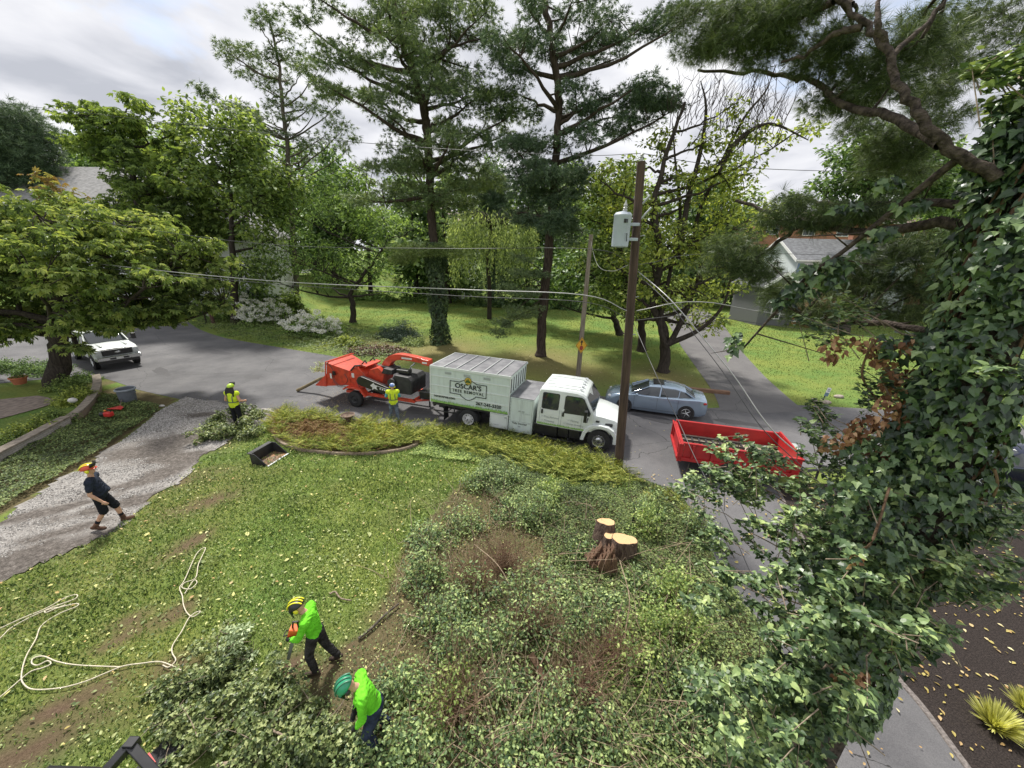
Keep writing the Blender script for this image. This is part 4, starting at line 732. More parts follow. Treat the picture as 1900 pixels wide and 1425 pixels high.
# ================================================================== HOUSES, POLES, WIRES, WALLS
def siding(name, c, sc_=11, dark=.72):
    if name in _mats: return _mats[name]
    m_, nt_, b = newmat(name); N_ = nt_.nodes.new; L_ = nt_.links.new; t = N_('ShaderNodeTexCoord'); wv = N_('ShaderNodeTexWave'); wv.bands_direction = 'Z'; wv.wave_profile = 'SAW'; wv.inputs['Scale'].default_value = sc_/6.283*2; L_(t.outputs['Object'], wv.inputs[0])
    r_ = N_('ShaderNodeValToRGB'); r_.color_ramp.elements[0].color = c4(tuple(x*dark for x in c)); r_.color_ramp.elements[1].color = c4(c); r_.color_ramp.elements[1].position = .18; L_(wv.outputs[1], r_.inputs[0]); L_(r_.outputs[0], b.inputs['Base Color']); b.inputs['Roughness'].default_value = .7; _mats[name] = m_; return m_
def brickmat(name, c, c2, mortar):
    if name in _mats: return _mats[name]
    m_, nt_, b = newmat(name); N_ = nt_.nodes.new; L_ = nt_.links.new; t = N_('ShaderNodeTexCoord'); s_ = N_('ShaderNodeSeparateXYZ'); L_(t.outputs['Object'], s_.inputs[0]); a_ = N_('ShaderNodeMath'); L_(s_.outputs[0], a_.inputs[0]); L_(s_.outputs[1], a_.inputs[1]); cb_ = N_('ShaderNodeCombineXYZ'); L_(a_.outputs[0], cb_.inputs[0]); L_(s_.outputs[2], cb_.inputs[1])
    bt = N_('ShaderNodeTexBrick'); bt.inputs['Color1'].default_value = c4(c); bt.inputs['Color2'].default_value = c4(c2); bt.inputs['Mortar'].default_value = c4(mortar); bt.inputs['Scale'].default_value = 3.2; bt.inputs['Mortar Size'].default_value = .015; L_(cb_.outputs[0], bt.inputs[0]); L_(bt.outputs[0], b.inputs['Base Color']); b.inputs['Roughness'].default_value = .85; _mats[name] = m_; return m_
M_sidingW = siding('siding_white', (.72, .73, .74)); M_sidingG = siding('siding_pale', (.66, .72, .72)); M_trim = mat('white_trim', (.8, .8, .79), .6, var=.05)
M_roofG = mat('roof_grey', (.26, .255, .26), .9, var=.25, vs_=3, bump=.5, bs=12, stretch=(1, 1, 4)); M_roofD = mat('roof_slate', (.16, .165, .18), .9, var=.25, vs_=3, bump=.5, bs=12); M_roofR = mat('roof_brown', (.27, .2, .19), .9, var=.2, vs_=2, bump=.3)
M_glassD = mat('window_glass', (.05, .06, .07), .08, var=.2, vs_=1, spec=.8); M_brickO = brickmat('brick_orange', (.42, .17, .10), (.34, .13, .08), (.4, .3, .25)); M_blue = mat('blue_paint', (.16, .24, .34), .6, var=.1)
def house(name, label, c, w_, d_, hw, hr, rz, mw, mr, wins=(), ridge='x', over=.45, chimney=None, cat='house', found=0.0, door=None):
    root = thing(name, label, cat, c, rz); mb = MB(); mb.b2((-w_/2, -d_/2, -1), (w_/2, d_/2, hw))
    if ridge == 'x':
        mb.add([(-w_/2, -d_/2, hw), (-w_/2, d_/2, hw), (-w_/2, 0, hw+hr), (w_/2, -d_/2, hw), (w_/2, d_/2, hw), (w_/2, 0, hw+hr)], [(0, 2, 1), (3, 4, 5), (0, 3, 5, 2), (1, 2, 5, 4)])
        ev = [(-d_/2-over, hw-over*hr/(d_/2)+.02), (0, hw+hr+.05), (d_/2+over, hw-over*hr/(d_/2)+.02)]; L2_ = w_/2+over
    else:
        mb.add([(-w_/2, -d_/2, hw), (w_/2, -d_/2, hw), (0, -d_/2, hw+hr), (-w_/2, d_/2, hw), (w_/2, d_/2, hw), (0, d_/2, hw+hr)], [(0, 1, 2), (3, 5, 4), (0, 2, 5, 3), (1, 4, 5, 2)])
        ev = [(-w_/2-over, hw-over*hr/(w_/2)+.02), (0, hw+hr+.05), (w_/2+over, hw-over*hr/(w_/2)+.02)]; L2_ = d_/2+over
    mb.build('wall', mw, root, fix=False)
    r_ = MB(); th = .16
    for (a, b_) in ((ev[0], ev[1]), (ev[1], ev[2])):
        q = [(a[0], a[1]), (b_[0], b_[1]), (b_[0], b_[1]+th), (a[0], a[1]+th)]
        if ridge == 'x': vs_ = [(-L2_, y, z) for y, z in q]+[(L2_, y, z) for y, z in q]
        else: vs_ = [(y, -L2_, z) for y, z in q]+[(y, L2_, z) for y, z in q]
        r_.add(vs_, [(0, 1, 2, 3), (7, 6, 5, 4), (0, 4, 5, 1), (1, 5, 6, 2), (2, 6, 7, 3), (3, 7, 4, 0)])
    ro = r_.build('roof', mr, root)
    for s_ in (-1, 1):
        t_ = MB()
        for (a, b_) in ((ev[0], ev[1]), (ev[1], ev[2])):
            q = [(a[0], a[1]-.16), (b_[0], b_[1]-.16), (b_[0], b_[1]+.19), (a[0], a[1]+.19)]; e0, e1 = s_*(L2_+.005), s_*(L2_+.055)
            if ridge == 'x': vs_ = [(e0, y, z) for y, z in q]+[(e1, y, z) for y, z in q]
            else: vs_ = [(y, e0, z) for y, z in q]+[(y, e1, z) for y, z in q]
            t_.add(vs_, [(0, 1, 2, 3), (7, 6, 5, 4), (0, 4, 5, 1), (1, 5, 6, 2), (2, 6, 7, 3), (3, 7, 4, 0)])
        t_.build('trim', M_trim, root)
    if ridge == 'x':
        for s_ in (-1, 1): t_ = MB(); t_.b2((-L2_+.01, s_*(d_/2+over+.01), ev[0][1]-.05), (L2_-.01, s_*(d_/2+over+.12), ev[0][1]+.12)); t_.build('gutter', M_trim, root)
    for (face, u, z, ww, wh, *sh) in wins:
        mb = MB(); g = MB(); f = .09
        for (a0, a1, b0, b1_) in ((-ww/2-f, ww/2+f, wh/2, wh/2+f), (-ww/2-f, ww/2+f, -wh/2-f, -wh/2), (-ww/2-f, -ww/2, -wh/2, wh/2), (ww/2, ww/2+f, -wh/2, wh/2), (-.03, .03, -wh/2, wh/2)):
            mb.b2((a0, -.09, b0), (a1, .01, b1_))
        mb.b2((-ww/2, -.075, -.025), (-.03, .01, .025)); mb.b2((.03, -.075, -.025), (ww/2, .01, .025)); g.b2((-ww/2, -.03, -wh/2), (ww/2, .02, wh/2))
        o = mb.build('window', M_trim, root); go = g.build('pane', M_glassD, o)
        if face == 'f': o.location = (u, -d_/2, z)
        elif face == 'r': o.location = (w_/2, u, z); o.rotation_euler = (0, 0, R(90))
        else: o.location = (-w_/2, u, z); o.rotation_euler = (0, 0, R(-90))
        if sh:
            s2 = MB()
            for sx in (-1, 1): s2.b2((sx*(ww/2+f+.02), -.06, -wh/2-f), (sx*(ww/2+f+.36), .01, wh/2+f))
            s2.build('shutter', sh[0], o)
    if chimney:
        cm = MB(); cm.b2((chimney[0]-.4, chimney[1]-.4, hw+.2), (chimney[0]+.4, chimney[1]+.4, chimney[2])); cm.b2((chimney[0]-.46, chimney[1]-.46, chimney[2]), (chimney[0]+.46, chimney[1]+.46, chimney[2]+.12)); cm.build('chimney', M_brickO, ro)
    if door:
        dm = MB(); dm.b2((door[0]-door[1]/2, -d_/2-.07, 0), (door[0]+door[1]/2, -d_/2+.01, door[2])); dm.build('door', M_blue, root)
    return root
# white house at the left (main block and lower wing)
ctr = AT(195, 420, 41); g0 = float(gz(ctr.x, 44)); hz = AT(195, 375, 41).z; rzz = AT(175, 315, 46).z
house('white_house', 'long white house with grey shingle roof half hidden by the maple at left', (ctr.x-1.5, 45.5, g0), 19, 9.5, hz-g0, rzz-hz, R(-4), M_sidingW, M_roofG, [('f', 6.5, hz-g0-1.7, 1.1, 1.5), ('f', 3.5, hz-g0-1.7, 1.1, 1.5), ('f', -3, hz-g0-1.7, 1.1, 1.5), ('f', 7.5, 3.2, 1.4, 1.6), ('r', 1, hz-g0-1.6, 1.1, 1.5)], chimney=(5.5, 1.5, rzz-g0+.3))
c2 = AT(415, 470, 42); g1 = float(gz(c2.x, 42)); e2 = AT(450, 432, 42).z; r2_ = AT(395, 388, 42).z
house('house_wing', 'lower white gabled wing at the right end of the white house, windows facing the street', (c2.x-.3, 45.2, g1), 7.4, 6, e2-g1-.2, r2_-e2+.4, R(-8), M_sidingW, M_roofG, [('f', .6, 2.6, 1.0, 1.5), ('f', 1.9, 2.6, 1.0, 1.5), ('f', 3.0, 1.2, .9, 1.2), ('f', -1, 2.6, 1.0, 1.5)], ridge='y', cat='house')
# right: pale house with slate roof, brick wing, brick building on the hill
c3 = AT(1565, 500, 47); e3 = AT(1520, 481, 47).z; r3_ = AT(1540, 447, 51).z
house('gabled_house', 'pale sided house with slate-grey roof and shuttered windows seen through the branches at right', (c3.x+1.6, 51, 0), 13.5, 8, e3, r3_-e3, R(-3), M_sidingG, M_roofD, [('f', -5.6, e3-1.25, 1.2, 1.3, M_blue), ('f', -1.5, e3-1.25, 1.2, 1.3, M_blue), ('f', 3.4, e3-1.25, 1.2, 1.3, M_blue), ('f', -5.6, 1.5, 1.2, 1.3), ('l', 0, e3-1, 1.1, 1.2)], chimney=(2.5, 1, r3_+.9))
c4_ = AT(1572, 545, 42); house('brick_wing', 'low brick wing with a blue door and small red-brown roof at right', (c4_.x, 44.5, 0), 4.2, 3.5, AT(1572, 517, 42.7).z, .8, R(-3), M_brickO, M_roofR, [('f', -1.6, 1.3, .9, 1.2)], cat='house', door=(.1, 1.3, 2.2))
c5 = AT(1450, 540, 44); house('small_house', 'small grey gabled outbuilding left of the pale sided house', (c5.x, 47, 0), 4.2, 5, AT(1450, 530, 44.5).z, 1.3, R(6), siding('siding_grey', (.13, .135, .14)), M_roofD, [('f', 0, 1.4, 1, 1.1)], ridge='y', cat='house')
c6 = AT(1530, 430, 74); e6 = AT(1500, 410, 74).z; house('brick_building', 'long orange brick building with a brown roof on the rise at the right', (c6.x+6, 78, 0), 36, 9, e6, AT(1500, 398, 78).z-e6+.2, R(-1), M_brickO, M_roofR, [('f', x_, e6-1.7, 2.0, 1.4) for x_ in (-15.5, -9, -3, 3, 9, 15)], cat='building')
c7 = AT(838, 425, 64); e7 = AT(835, 415, 64).z; house('yard_house', 'pale gabled house glimpsed behind the ivy-clad pine', (c7.x-1, 68, 0), 7, 9, e7, AT(840, 395, 64).z-e7+.6, R(-12), M_sidingW, M_roofR, [('f', 0, e7-1.5, 1.2, 1.4)], ridge='y')
c8 = G(1062, 548); house('shed', 'small grey shed with a light roof at the back of the lawn', (c8.x, c8.y, 0), 4, 3, 2.4, .9, R(10), siding('siding_grey', (.13, .135, .14)), M_roofG, [('f', .6, 1.4, .8, .8)], cat='shed')

# --- utility poles
M_poleD = mat('pole_dark', (.10, .065, .048), .9, c2=(.05, .033, .026), vs_=4, bump=.8, bs=10, stretch=(4, 4, .3)); M_poleG = mat('pole_grey', (.28, .24, .19), .9, c2=(.16, .13, .10), vs_=4, bump=.8, bs=10, stretch=(4, 4, .3))
M_steel = mat('galvanised', (.42, .44, .45), .45, metal=.8, var=.15, vs_=10); M_trans = mat('transformer_paint', (.42, .47, .54), .5, var=.06, vs_=3, spec=.5); M_black = mat('black_plastic', (.02, .02, .021), .5, var=.2, vs_=10); M_porc = mat('porcelain', (.45, .45, .44), .3, var=.1)
pb1 = G(1148, 868); pt1 = AT(1190, 300, pb1.y); up1 = thing('utility_pole', 'dark brown utility pole at the street corner carrying the transformer', 'utility pole', pb1)
v1 = pt1-pb1; mb = MB(); mb.tube([(0, 0, -.3), v1*.3, v1*.6, v1], [.155, .145, .13, .115], 14); mb.build('pole', M_poleD, up1, smooth=40)
mb = MB(); mb.tube([v1+Vector((0, 0, -.02)), v1+Vector((0, 0, .12))], [.05, .035], 10); [mb.lathe([(.03, 0), (.06, .03), (.03, .06), (.06, .09), (.025, .13)], v1+Vector((0, 0, .08)), 10)]; mb.build('insulator', M_porc, up1, smooth=40)
def on1(t_): return v1*t_
mb = MB(); 
for t_, dx_ in ((.80, .35), (.62, .3), (.50, .3)):
    p_ = on1(t_); mb.cyl(p_, p_+Vector((dx_*.6, -.12, .04)), .02, n=6)
mb.cyl(on1(.89)+Vector((.1, -.05, 0)), on1(.89)+Vector((.28, -.1, .22)), .035, n=8); mb.cyl(on1(.85)+Vector((.1, -.05, 0)), on1(.85)+Vector((.34, -.1, .3)), .03, n=8); mb.build('bracket', M_steel, up1, smooth=40)
# flagging ribbon stub at the base
tz = AT(1153, 427, pb1.y-.25); tr = thing('transformer', 'pale blue-grey cylindrical transformer hung on the brown utility pole', 'transformer', tz)
mb = MB(); mb.lathe([(.0, -.47), (.2, -.46), (.235, -.44), (.24, -.3), (.24, .34), (.25, .36), (.25, .40), (.24, .41), (.2, .46), (.05, .49), (0, .5)], n=28, cap=False); mb.build('tank', M_trans, tr, smooth=40)
mb = MB(); mb.lathe([(.035, .46), (.07, .52), (.04, .55), (.07, .58), (.04, .61), (.06, .64), (.03, .7), (.012, .78)], (.03, -.05, 0), 12); mb.build('bushing', M_porc, tr, smooth=40)
mb = MB(); mb.b2((.2, -.03, .12), (.50, .05, .2)); mb.b2((.2, -.03, -.28), (.50, .05, -.2)); mb.b2((.16, -.1, -.3), (.21, .1, .25)); mb.build('hanger', M_trans, tr, bevel=.01)
mb = MB(); mb.tube([(.1, -.23, -.1), (.1, -.27, -.1), (.1, -.27, -.2), (.12, -.24, -.3)], .012, 6); mb.b2((-.02, -.255, .18), (.05, -.24, .28)); mb.b2((.07, -.245, .18), (.09, -.235, .28)); mb.build('tap_and_number', M_black, tr)
pb2 = G(1072, 702); pt2 = AT(1097, 435, pb2.y); up2 = thing('utility_pole', 'weathered grey utility pole behind the white truck, carrying the diamond road sign', 'utility pole', pb2)
v2 = pt2-pb2; mb = MB(); mb.tube([(0, 0, -.3), v2*.4, v2], [.15, .14, .115], 12); mb.build('pole', M_poleG, up2, smooth=40)
# diamond warning sign: arrow above a red octagon
sg = thing('road_sign', 'orange-yellow diamond warning sign with a black arrow over a red octagon, on the grey pole', 'road sign', AT(1079, 641, pb2.y-.24)); sg.rotation_euler = (0, 0, R(10))
M_sign = mat('sign_yellow', (.72, .40, .035), .5, var=.08, vs_=6); M_red = mat('sign_red', (.34, .05, .035), .5, var=.1, vs_=8)
mb = MB(); s_ = .50; mb.prism([(0, -s_), (s_*.72, 0), (0, s_), (-s_*.72, 0)], 0, .012); mb.build('panel', M_sign, sg)
mb = MB(); k_ = .93; o_ = [(0, -s_*k_), (s_*.72*k_, 0), (0, s_*k_), (-s_*.72*k_, 0)]; i_ = [(x*.94, z*.94) for x, z in o_]
for a in range(4):
    b_ = (a+1) % 4; mb.add([(o_[a][0], -.004, o_[a][1]), (o_[b_][0], -.004, o_[b_][1]), (i_[b_][0], -.004, i_[b_][1]), (i_[a][0], -.004, i_[a][1])], [(0, 1, 2, 3)])
mb.add([(-.03, -.006, .02), (.03, -.006, .02), (.03, -.006, .2), (-.03, -.006, .2)], [(0, 1, 2, 3)]); mb.add([(-.1, -.006, .18), (.1, -.006, .18), (0, -.006, .36)], [(0, 1, 2)]); mb.build('arrow_and_border', M_black, sg, fix=False)
mb = MB(); mb.prism([(.12*math.cos(R(22.5+45*k))*.95, -.15+.15*math.sin(R(22.5+45*k))) for k in range(8)], -.008, 0); mb.build('octagon', M_red, sg)
# --- wires
M_wire = mat('wire_dark', (.05, .05, .055), .5, var=.2); M_wireL = mat('wire_light', (.36, .36, .36), .4, metal=.3, var=.1)
def wire(label, pts, r_, mt, extra=()):
    P = [p if isinstance(p, Vector) else AT(*p) for p in pts]; c = P[0]; mb = MB(); sm = smooth_path([np.array(p-c) for p in P], 6); mb.tube(sm, r_, 6); o = mb.build('overhead_wire', mt, smooth=60); o.location = c; tag(o, label, 'wire', 'overhead wires along the street'); return o
yp = pb1.y
wire('top wire running from the left edge to the tip of the brown pole', [(-260, 160, 19), (120, 205, 17.5), (640, 262, 14), (1040, 287, 12.5), pb1+v1+Vector((0, 0, .2))], .008, M_wire)
wire('top wire running right from the tip of the brown pole behind the locust', [pb1+v1+Vector((0, 0, .2)), (1330, 306, 11.5), (1560, 318, 12.2), (2200, 330, 15)], .008, M_wire)
wire('middle wire passing just below the transformer', [(-200, 340, 18), (160, 407, 17), (480, 452, 15), (800, 461, 13.3), (1094, 462, 12.0), pb1+on1(.72)+Vector((-.1, -.05, 0))], .009, M_wire)
wire('middle wire leaving the brown pole to the right', [pb1+on1(.72)+Vector((.1, -.05, 0)), (1420, 470, 12.2), (2200, 500, 16)], .008, M_wire)
wire('thick pale double cable sagging in front of the trees from left to the brown pole', [(-250, 440, 19), (157, 487, 17), (500, 521, 14.5), (850, 537, 12.8), (1080, 547, 11.9), pb1+on1(.58)+Vector((-.15, -.12, 0))], .016, M_wireL)
wire('lower black cable just beneath the pale double cable', [(-250, 452, 19), (157, 494, 17), (500, 526, 14.5), (850, 549, 12.8), (1080, 560, 11.9), pb1+on1(.56)+Vector((-.15, -.12, 0))], .011, M_wire)
wire('pale cable leaving the brown pole towards the right edge', [pb1+on1(.58)+Vector((.15, -.1, 0)), (1300, 560, 11.4), (1510, 590, 11.8), (2100, 640, 14)], .013, M_wireL)
wire('second black cable leaving the brown pole to the right, below the pale one', [pb1+on1(.55)+Vector((.15, -.1, 0)), (1300, 586, 11.4), (1503, 612, 11.8), (2100, 680, 14)], .010, M_wire)
wire('service drop slanting down from the pole over the far driveway and red dump body', [pb1+on1(.70)+Vector((.12, -.1, 0)), AT(1243, 555, 10.2), AT(1312, 636, 9.2), AT(1365, 702, 8.4), AT(1434, 799, 7.4), AT(1535, 886, 6.6), AT(1660, 1020, 5.8)], .013, M_wireL)
wire('thin dark drop wire beside the pale service drop', [pb1+on1(.69)+Vector((.12, -.1, 0)), AT(1238, 560, 10.2), AT(1300, 636, 9.2), AT(1350, 702, 8.4), AT(1418, 799, 7.4), AT(1525, 900, 6.6), AT(1650, 1035, 5.8)], .009, M_wire)
wire('steep thin drop wire crossing the tail of the blue sedan', [pb1+on1(.54)+Vector((.1, -.1, 0)), AT(1215, 690, 9.4), AT(1257, 777, 8.3), AT(1290, 850, 7.2), AT(1342, 950, 6.0), AT(1400, 1080, 5.0)], .009, M_wire)
wire('short looped jumper between the grey pole and the brown pole', [pb2+v2*.96, AT(1108, 490, 15), AT(1135, 503, 13), AT(1165, 492, 11.8)], .008, M_wireL)
# --- corner post with mailbox, retaining wall, stones
cp = G(398, 604); po = thing('corner_post', 'dark reddish post leaning beside the driveway entrance', 'post', cp); mb = MB(); mb.tube([(0, 0, -.1), (-.12, 0, 1.2), (-.3, 0, 2.6)], [.16, .14, .13], 10); mb.build('post', mat('post_red', (.10, .05, .045), .9, var=.3, vs_=5, bump=.5), po, smooth=40)
mbx = thing('mailbox', 'small dark mailbox on a post next to the corner post', 'mailbox', G(383, 600)); mb = MB(); mb.prism([(.16*math.cos(a)-0, 1.05+.16*math.sin(a)+.1) for a in np.linspace(0, math.pi, 9)]+[(-.16, 1.0), (.16, 1.0)], -.3, .3); mb.build('box', mat('mailbox_dark', (.06, .06, .065), .5, var=.2), mbx, smooth=40); mb = MB(); mb.b2((-.05, -.05, -.1), (.05, .05, 1.0)); mb.build('post', B_dark, mbx); mb = MB(); mb.b2((-.1, -.306, 1.05), (.1, -.3, 1.12)); mb.build('plate', M_trim, mbx)
M_stonewall = brickmat('stone_blocks', (.50, .46, .42), (.36, .33, .30), (.22, .2, .18)); M_cap = mat('wall_cap', (.26, .22, .18), .9, var=.25, vs_=5, bump=.4)
def wall(name, label, pix, h, w_, mw, mc):
    P = smooth_path([np.array(G(*q)) for q in pix], 5); c = Vector(P[0]); root = thing(name, label, 'wall', c); P = P-P[0]
    for nm, z0, z1_, ww, mt in (('masonry', -.1, h, w_, mw), ('cap', h, h+.06, w_+.1, mc)):
        Vv = []; Ff = []
        for i_ in range(len(P)):
            t_ = P[min(i_+1, len(P)-1)]-P[max(i_-1, 0)]; t_ /= np.linalg.norm(t_); n_ = np.array([-t_[1], t_[0], 0])
            for s_, zz in ((-1, z0), (-1, z1_), (1, z1_), (1, z0)): Vv.append(P[i_]+n_*ww/2*s_+np.array([0, 0, zz]))
        for i_ in range(len(P)-1):
            for j_ in range(4): Ff.append((i_*4+j_, i_*4+(j_+1) % 4, (i_+1)*4+(j_+1) % 4, (i_+1)*4+j_))
        Ff += [(0, 1, 2, 3), tuple(range(len(P)*4-1, len(P)*4-5, -1))]; mb_ = MB(); mb_.add(Vv, Ff); mb_.build(nm, mt, root, smooth=30)
    return root
wall('retaining_wall', 'low pale stone retaining wall running to the left edge beside the hedge', [(-250, 990), (-60, 895), (0, 860), (60, 828), (110, 800), (128, 790)], .38, .25, M_stonewall, M_cap)
wall('garden_wall', 'curved low brick garden wall rounding the shrub bed by the street', [(128, 790), (155, 770), (176, 745), (184, 722), (182, 706)], .30, .22, brickmat('brick_tan', (.34, .25, .18), (.27, .2, .15), (.3, .27, .22)), M_cap)
wt = thing('landscape_timber', 'old brown timber lying on the grass by the far driveway', 'timber', G(1312, 728)); wt.rotation_euler = (0, 0, R(-14)); mb = MB(); mb.b2((-1.15, -.12, 0), (1.15, .12, .2)); mb.build('beam', mat('old_timber', (.24, .14, .09), .9, var=.3, vs_=4, bump=.6, stretch=(.4, 3, 3)), wt, bevel=.02)
# house-number marker and stones on the right lawn
hm = thing('garden_marker', 'small black and white marker board on a leaning stake by the stone edging', 'marker', G(1524, 748)); hm.rotation_euler = (0, R(14), R(15)); mb = MB(); mb.b2((-.025, -.02, -.1), (.025, .02, .75)); mb.build('stake', M_black, hm); mb = MB(); mb.b2((-.13, -.05, .62), (.13, -.02, .9)); mb.build('board', M_trim, hm); mb = MB(); mb.b2((-.13, -.056, .42), (.13, -.018, .615)); mb.b2((-.08, -.056, .7), (.08, -.051, .74)); mb.b2((-.08, -.056, .78), (.08, -.051, .82)); mb.build('base', M_blue, hm)
def stone(label, c, r_, mt, seed, name='stone', group=None):
    r0 = np.random.default_rng(seed); mb = MB(); mb.sph((0, 0, r_[2]*.5), r_, 7); mb.v = [tuple(np.array(p)*(1+.12*math.sin(p[0]*9+seed)+.1*math.cos(p[1]*11+seed))) for p in mb.v]; o = mb.build(name, mt, smooth=60); o.location = c; return tag(o, label, 'stone', group)
M_stone = mat('fieldstone', (.33, .28, .24), .9, var=.3, vs_=6, bump=.6); M_stoneW = mat('white_stone', (.6, .58, .55), .85, var=.15, vs_=8, bump=.4)
for k, (px, py, rr, lb) in enumerate([(1510, 745, .22, 'stone left of the marker board'), (1532, 748, .3, 'flat stone right of the marker board'), (1556, 738, .25, 'stone behind the marker board')]): stone(lb, G(px, py), (rr, rr*.7, .12), M_stone, k+3)
stone('white stone on the hedge bank by the curved wall', G(141, 756)+Vector((0, 0, .3)), (.2, .14, .12), M_stoneW, 9)
stone('small white stone on the grass right of the grey bin', G(301, 754), (.16, .09, .06), M_stoneW, 10)
# ================================================================== VEHICLES
M_wpaint = mat('white_paint', (.68, .72, .71), .3, var=.04, vs_=2, coat=.4, spec=.5); M_mpaint = mat('box_white', (.60, .68, .655), .42, c2=(.50, .56, .53), vs_=2.2, detail=9, stretch=(3, 1, .6), lo=.45, hi=.8, bump=.06, bs=2, spec=.5); M_roofm = mat('galv_roof', (.22, .22, .235), .5, metal=.25, c2=(.13, .13, .145), vs_=2.5, detail=8)
M_redp = mat('orange_red_paint', (.60, .062, .028), .4, c2=(.36, .045, .025), vs_=5, coat=.1, lo=.42, hi=.72); M_tyre = mat('tyre', (.022, .022, .023), .85, var=.25, vs_=20, bump=.3); M_darkm = mat('dark_metal', (.03, .03, .032), .55, var=.3, vs_=6); M_blackp = mat('black_paint', (.018, .018, .02), .3, var=.3, vs_=5, coat=.3)
M_chrome = mat('chrome', (.62, .63, .64), .22, metal=.9, var=.08, vs_=6); M_glass = mat('car_glass', (.03, .036, .04), .04, var=.2, vs_=1, spec=1.0); M_whiter = mat('rim_white', (.66, .66, .65), .4, var=.12, vs_=8); M_gold = mat('logo_gold', (.62, .42, .07), .5, var=.1); M_lgreen = mat('logo_green', (.03, .09, .02), .5, var=.2); M_ggreen = mat('decal_grass', (.16, .36, .08), .5, c2=(.32, .5, .15), vs_=9); M_ink = mat('decal_black', (.015, .02, .02), .5, var=.1); M_greyd = mat('decal_grey', (.36, .40, .39), .5, var=.1)
M_bluecar = mat('blue_paint_car', (.30, .385, .49), .25, metal=.45, var=.05, vs_=1, coat=.8); M_redd = mat('dump_red', (.42, .02, .022), .45, c2=(.30, .014, .016), vs_=3, lo=.4, hi=.75); M_navy = mat('navy_paint', (.012, .018, .045), .25, metal=.4, var=.1, vs_=1, coat=.6); M_amber = mat('amber_lens', (.7, .25, .02), .3, var=.05); M_tail = mat('tail_lens', (.4, .015, .015), .25, var=.1); M_lamp = mat('lamp_lens', (.6, .62, .64), .12, var=.1, spec=.9)
def text(s_, size, mt, parent, loc, name='lettering', bold=0.0, sx=1.0, space=1.0, rot=(R(90), 0, 0), shear=0, ext=.002):
    cu = bpy.data.curves.new(name, 'FONT'); cu.body = s_; cu.size = size; cu.extrude = ext; cu.offset = bold; cu.align_x = 'CENTER'; cu.align_y = 'CENTER'; cu.space_character = space; cu.shear = shear; cu.resolution_u = 3
    o = bpy.data.objects.new(name, cu); C.objects.link(o); dg = bpy.context.evaluated_depsgraph_get(); me = bpy.data.meshes.new_from_object(o.evaluated_get(dg)); bpy.data.objects.remove(o)
    me.materials.clear(); me.materials.append(mt); o = bpy.data.objects.new(name, me); C.objects.link(o); o.parent = parent; o.location = loc; o.rotation_euler = rot; o.scale = (sx, 1, 1); return o
def loft(mb, secs, cap=True):
    k = len(secs[0]); b = len(mb.v); V = [p for s_ in secs for p in s_]; F = [(i*k+j, i*k+(j+1) % k, (i+1)*k+(j+1) % k, (i+1)*k+j) for i in range(len(secs)-1) for j in range(k)]
    if cap: F += [tuple(range(k-1, -1, -1)), tuple(range((len(secs)-1)*k, len(secs)*k))]
    mb.add(V, F)
def wheel(parent, c, r_, w_, rimr, mt_rim, spokes=0, side=-1, dual=False, dish=.0, name='wheel'):
    # axle along local y; side -1: outer face towards -y
    root = MB(); root.lathe([(rimr, -w_/2+.01), (r_*.9, -w_/2), (r_*.975, -w_/2+.02), (r_, -w_/2+.05), (r_, w_/2-.05), (r_*.975, w_/2-.02), (r_*.9, w_/2), (rimr, w_/2-.01), (rimr, -w_/2+.01)], (0, 0, 0), 32, 'y', cap=False)
    t_ = root.build('wheel', M_tyre, parent, smooth=40); t_.location = c
    mb = MB(); f = side*w_/2; g = side
    if spokes:
        mb.lathe([(rimr, f-g*.02), (rimr*.93, f+g*.0), (rimr*.88, f-g*.03), (rimr*.86, f-g*.1)], (0, 0, 0), 28, 'y', cap=False); mb.cyl((0, f-g*.03, 0), (0, f-g*.0, 0), rimr*.2, n=12)
        for k in range(spokes):
            a = 2*math.pi*k/spokes; mb.tube([(0, f-g*.02, 0), (rimr*.9*math.cos(a), f-g*.03, rimr*.9*math.sin(a))], [rimr*.12, rimr*.09], 6)
        mb.build('rim', mt_rim, t_, smooth=35)
        mb = MB(); mb.cyl((0, f-g*.12, 0), (0, f-g*.10, 0), rimr*.9, n=24); mb.build('brake_disc', M_darkm, t_)
    else:
        mb.lathe([(rimr, f-g*.015), (rimr*.96, f+g*.005), (rimr*.9, f-g*.02), (rimr*.8, f-g*(.04+dish)), (rimr*.5, f-g*(.05+dish*.6)), (rimr*.34, f-g*.02), (rimr*.3, f+g*.02), (0, f+g*.025)], (0, 0, 0), 28, 'y', cap=False)
        mb.build('rim', mt_rim, t_, smooth=35); mb = MB()
        for k in range(8):
            a = 2*math.pi*k/8; p_ = (rimr*.66*math.cos(a), 0, rimr*.66*math.sin(a)); mb.cyl((p_[0], f-g*(.055+dish), p_[2]), (p_[0], f-g*(.036+dish*.75), p_[2]), rimr*.09, n=8)
        mb.cyl((0, f+g*.02, 0), (0, f+g*.05, 0), rimr*.12, n=8); mb.build('hub', M_darkm, t_)
    if dual:
        d_ = MB(); d_.lathe([(rimr, w_/2+.03), (r_*.9, w_/2+.02), (r_, w_/2+.07), (r_, w_*1.5-.03), (r_*.9, w_*1.5+.02), (rimr, w_*1.5)], (0, 0, 0), 28, 'y', cap=False); d_.build('inner_tyre', M_tyre, t_, smooth=40)
    return t_
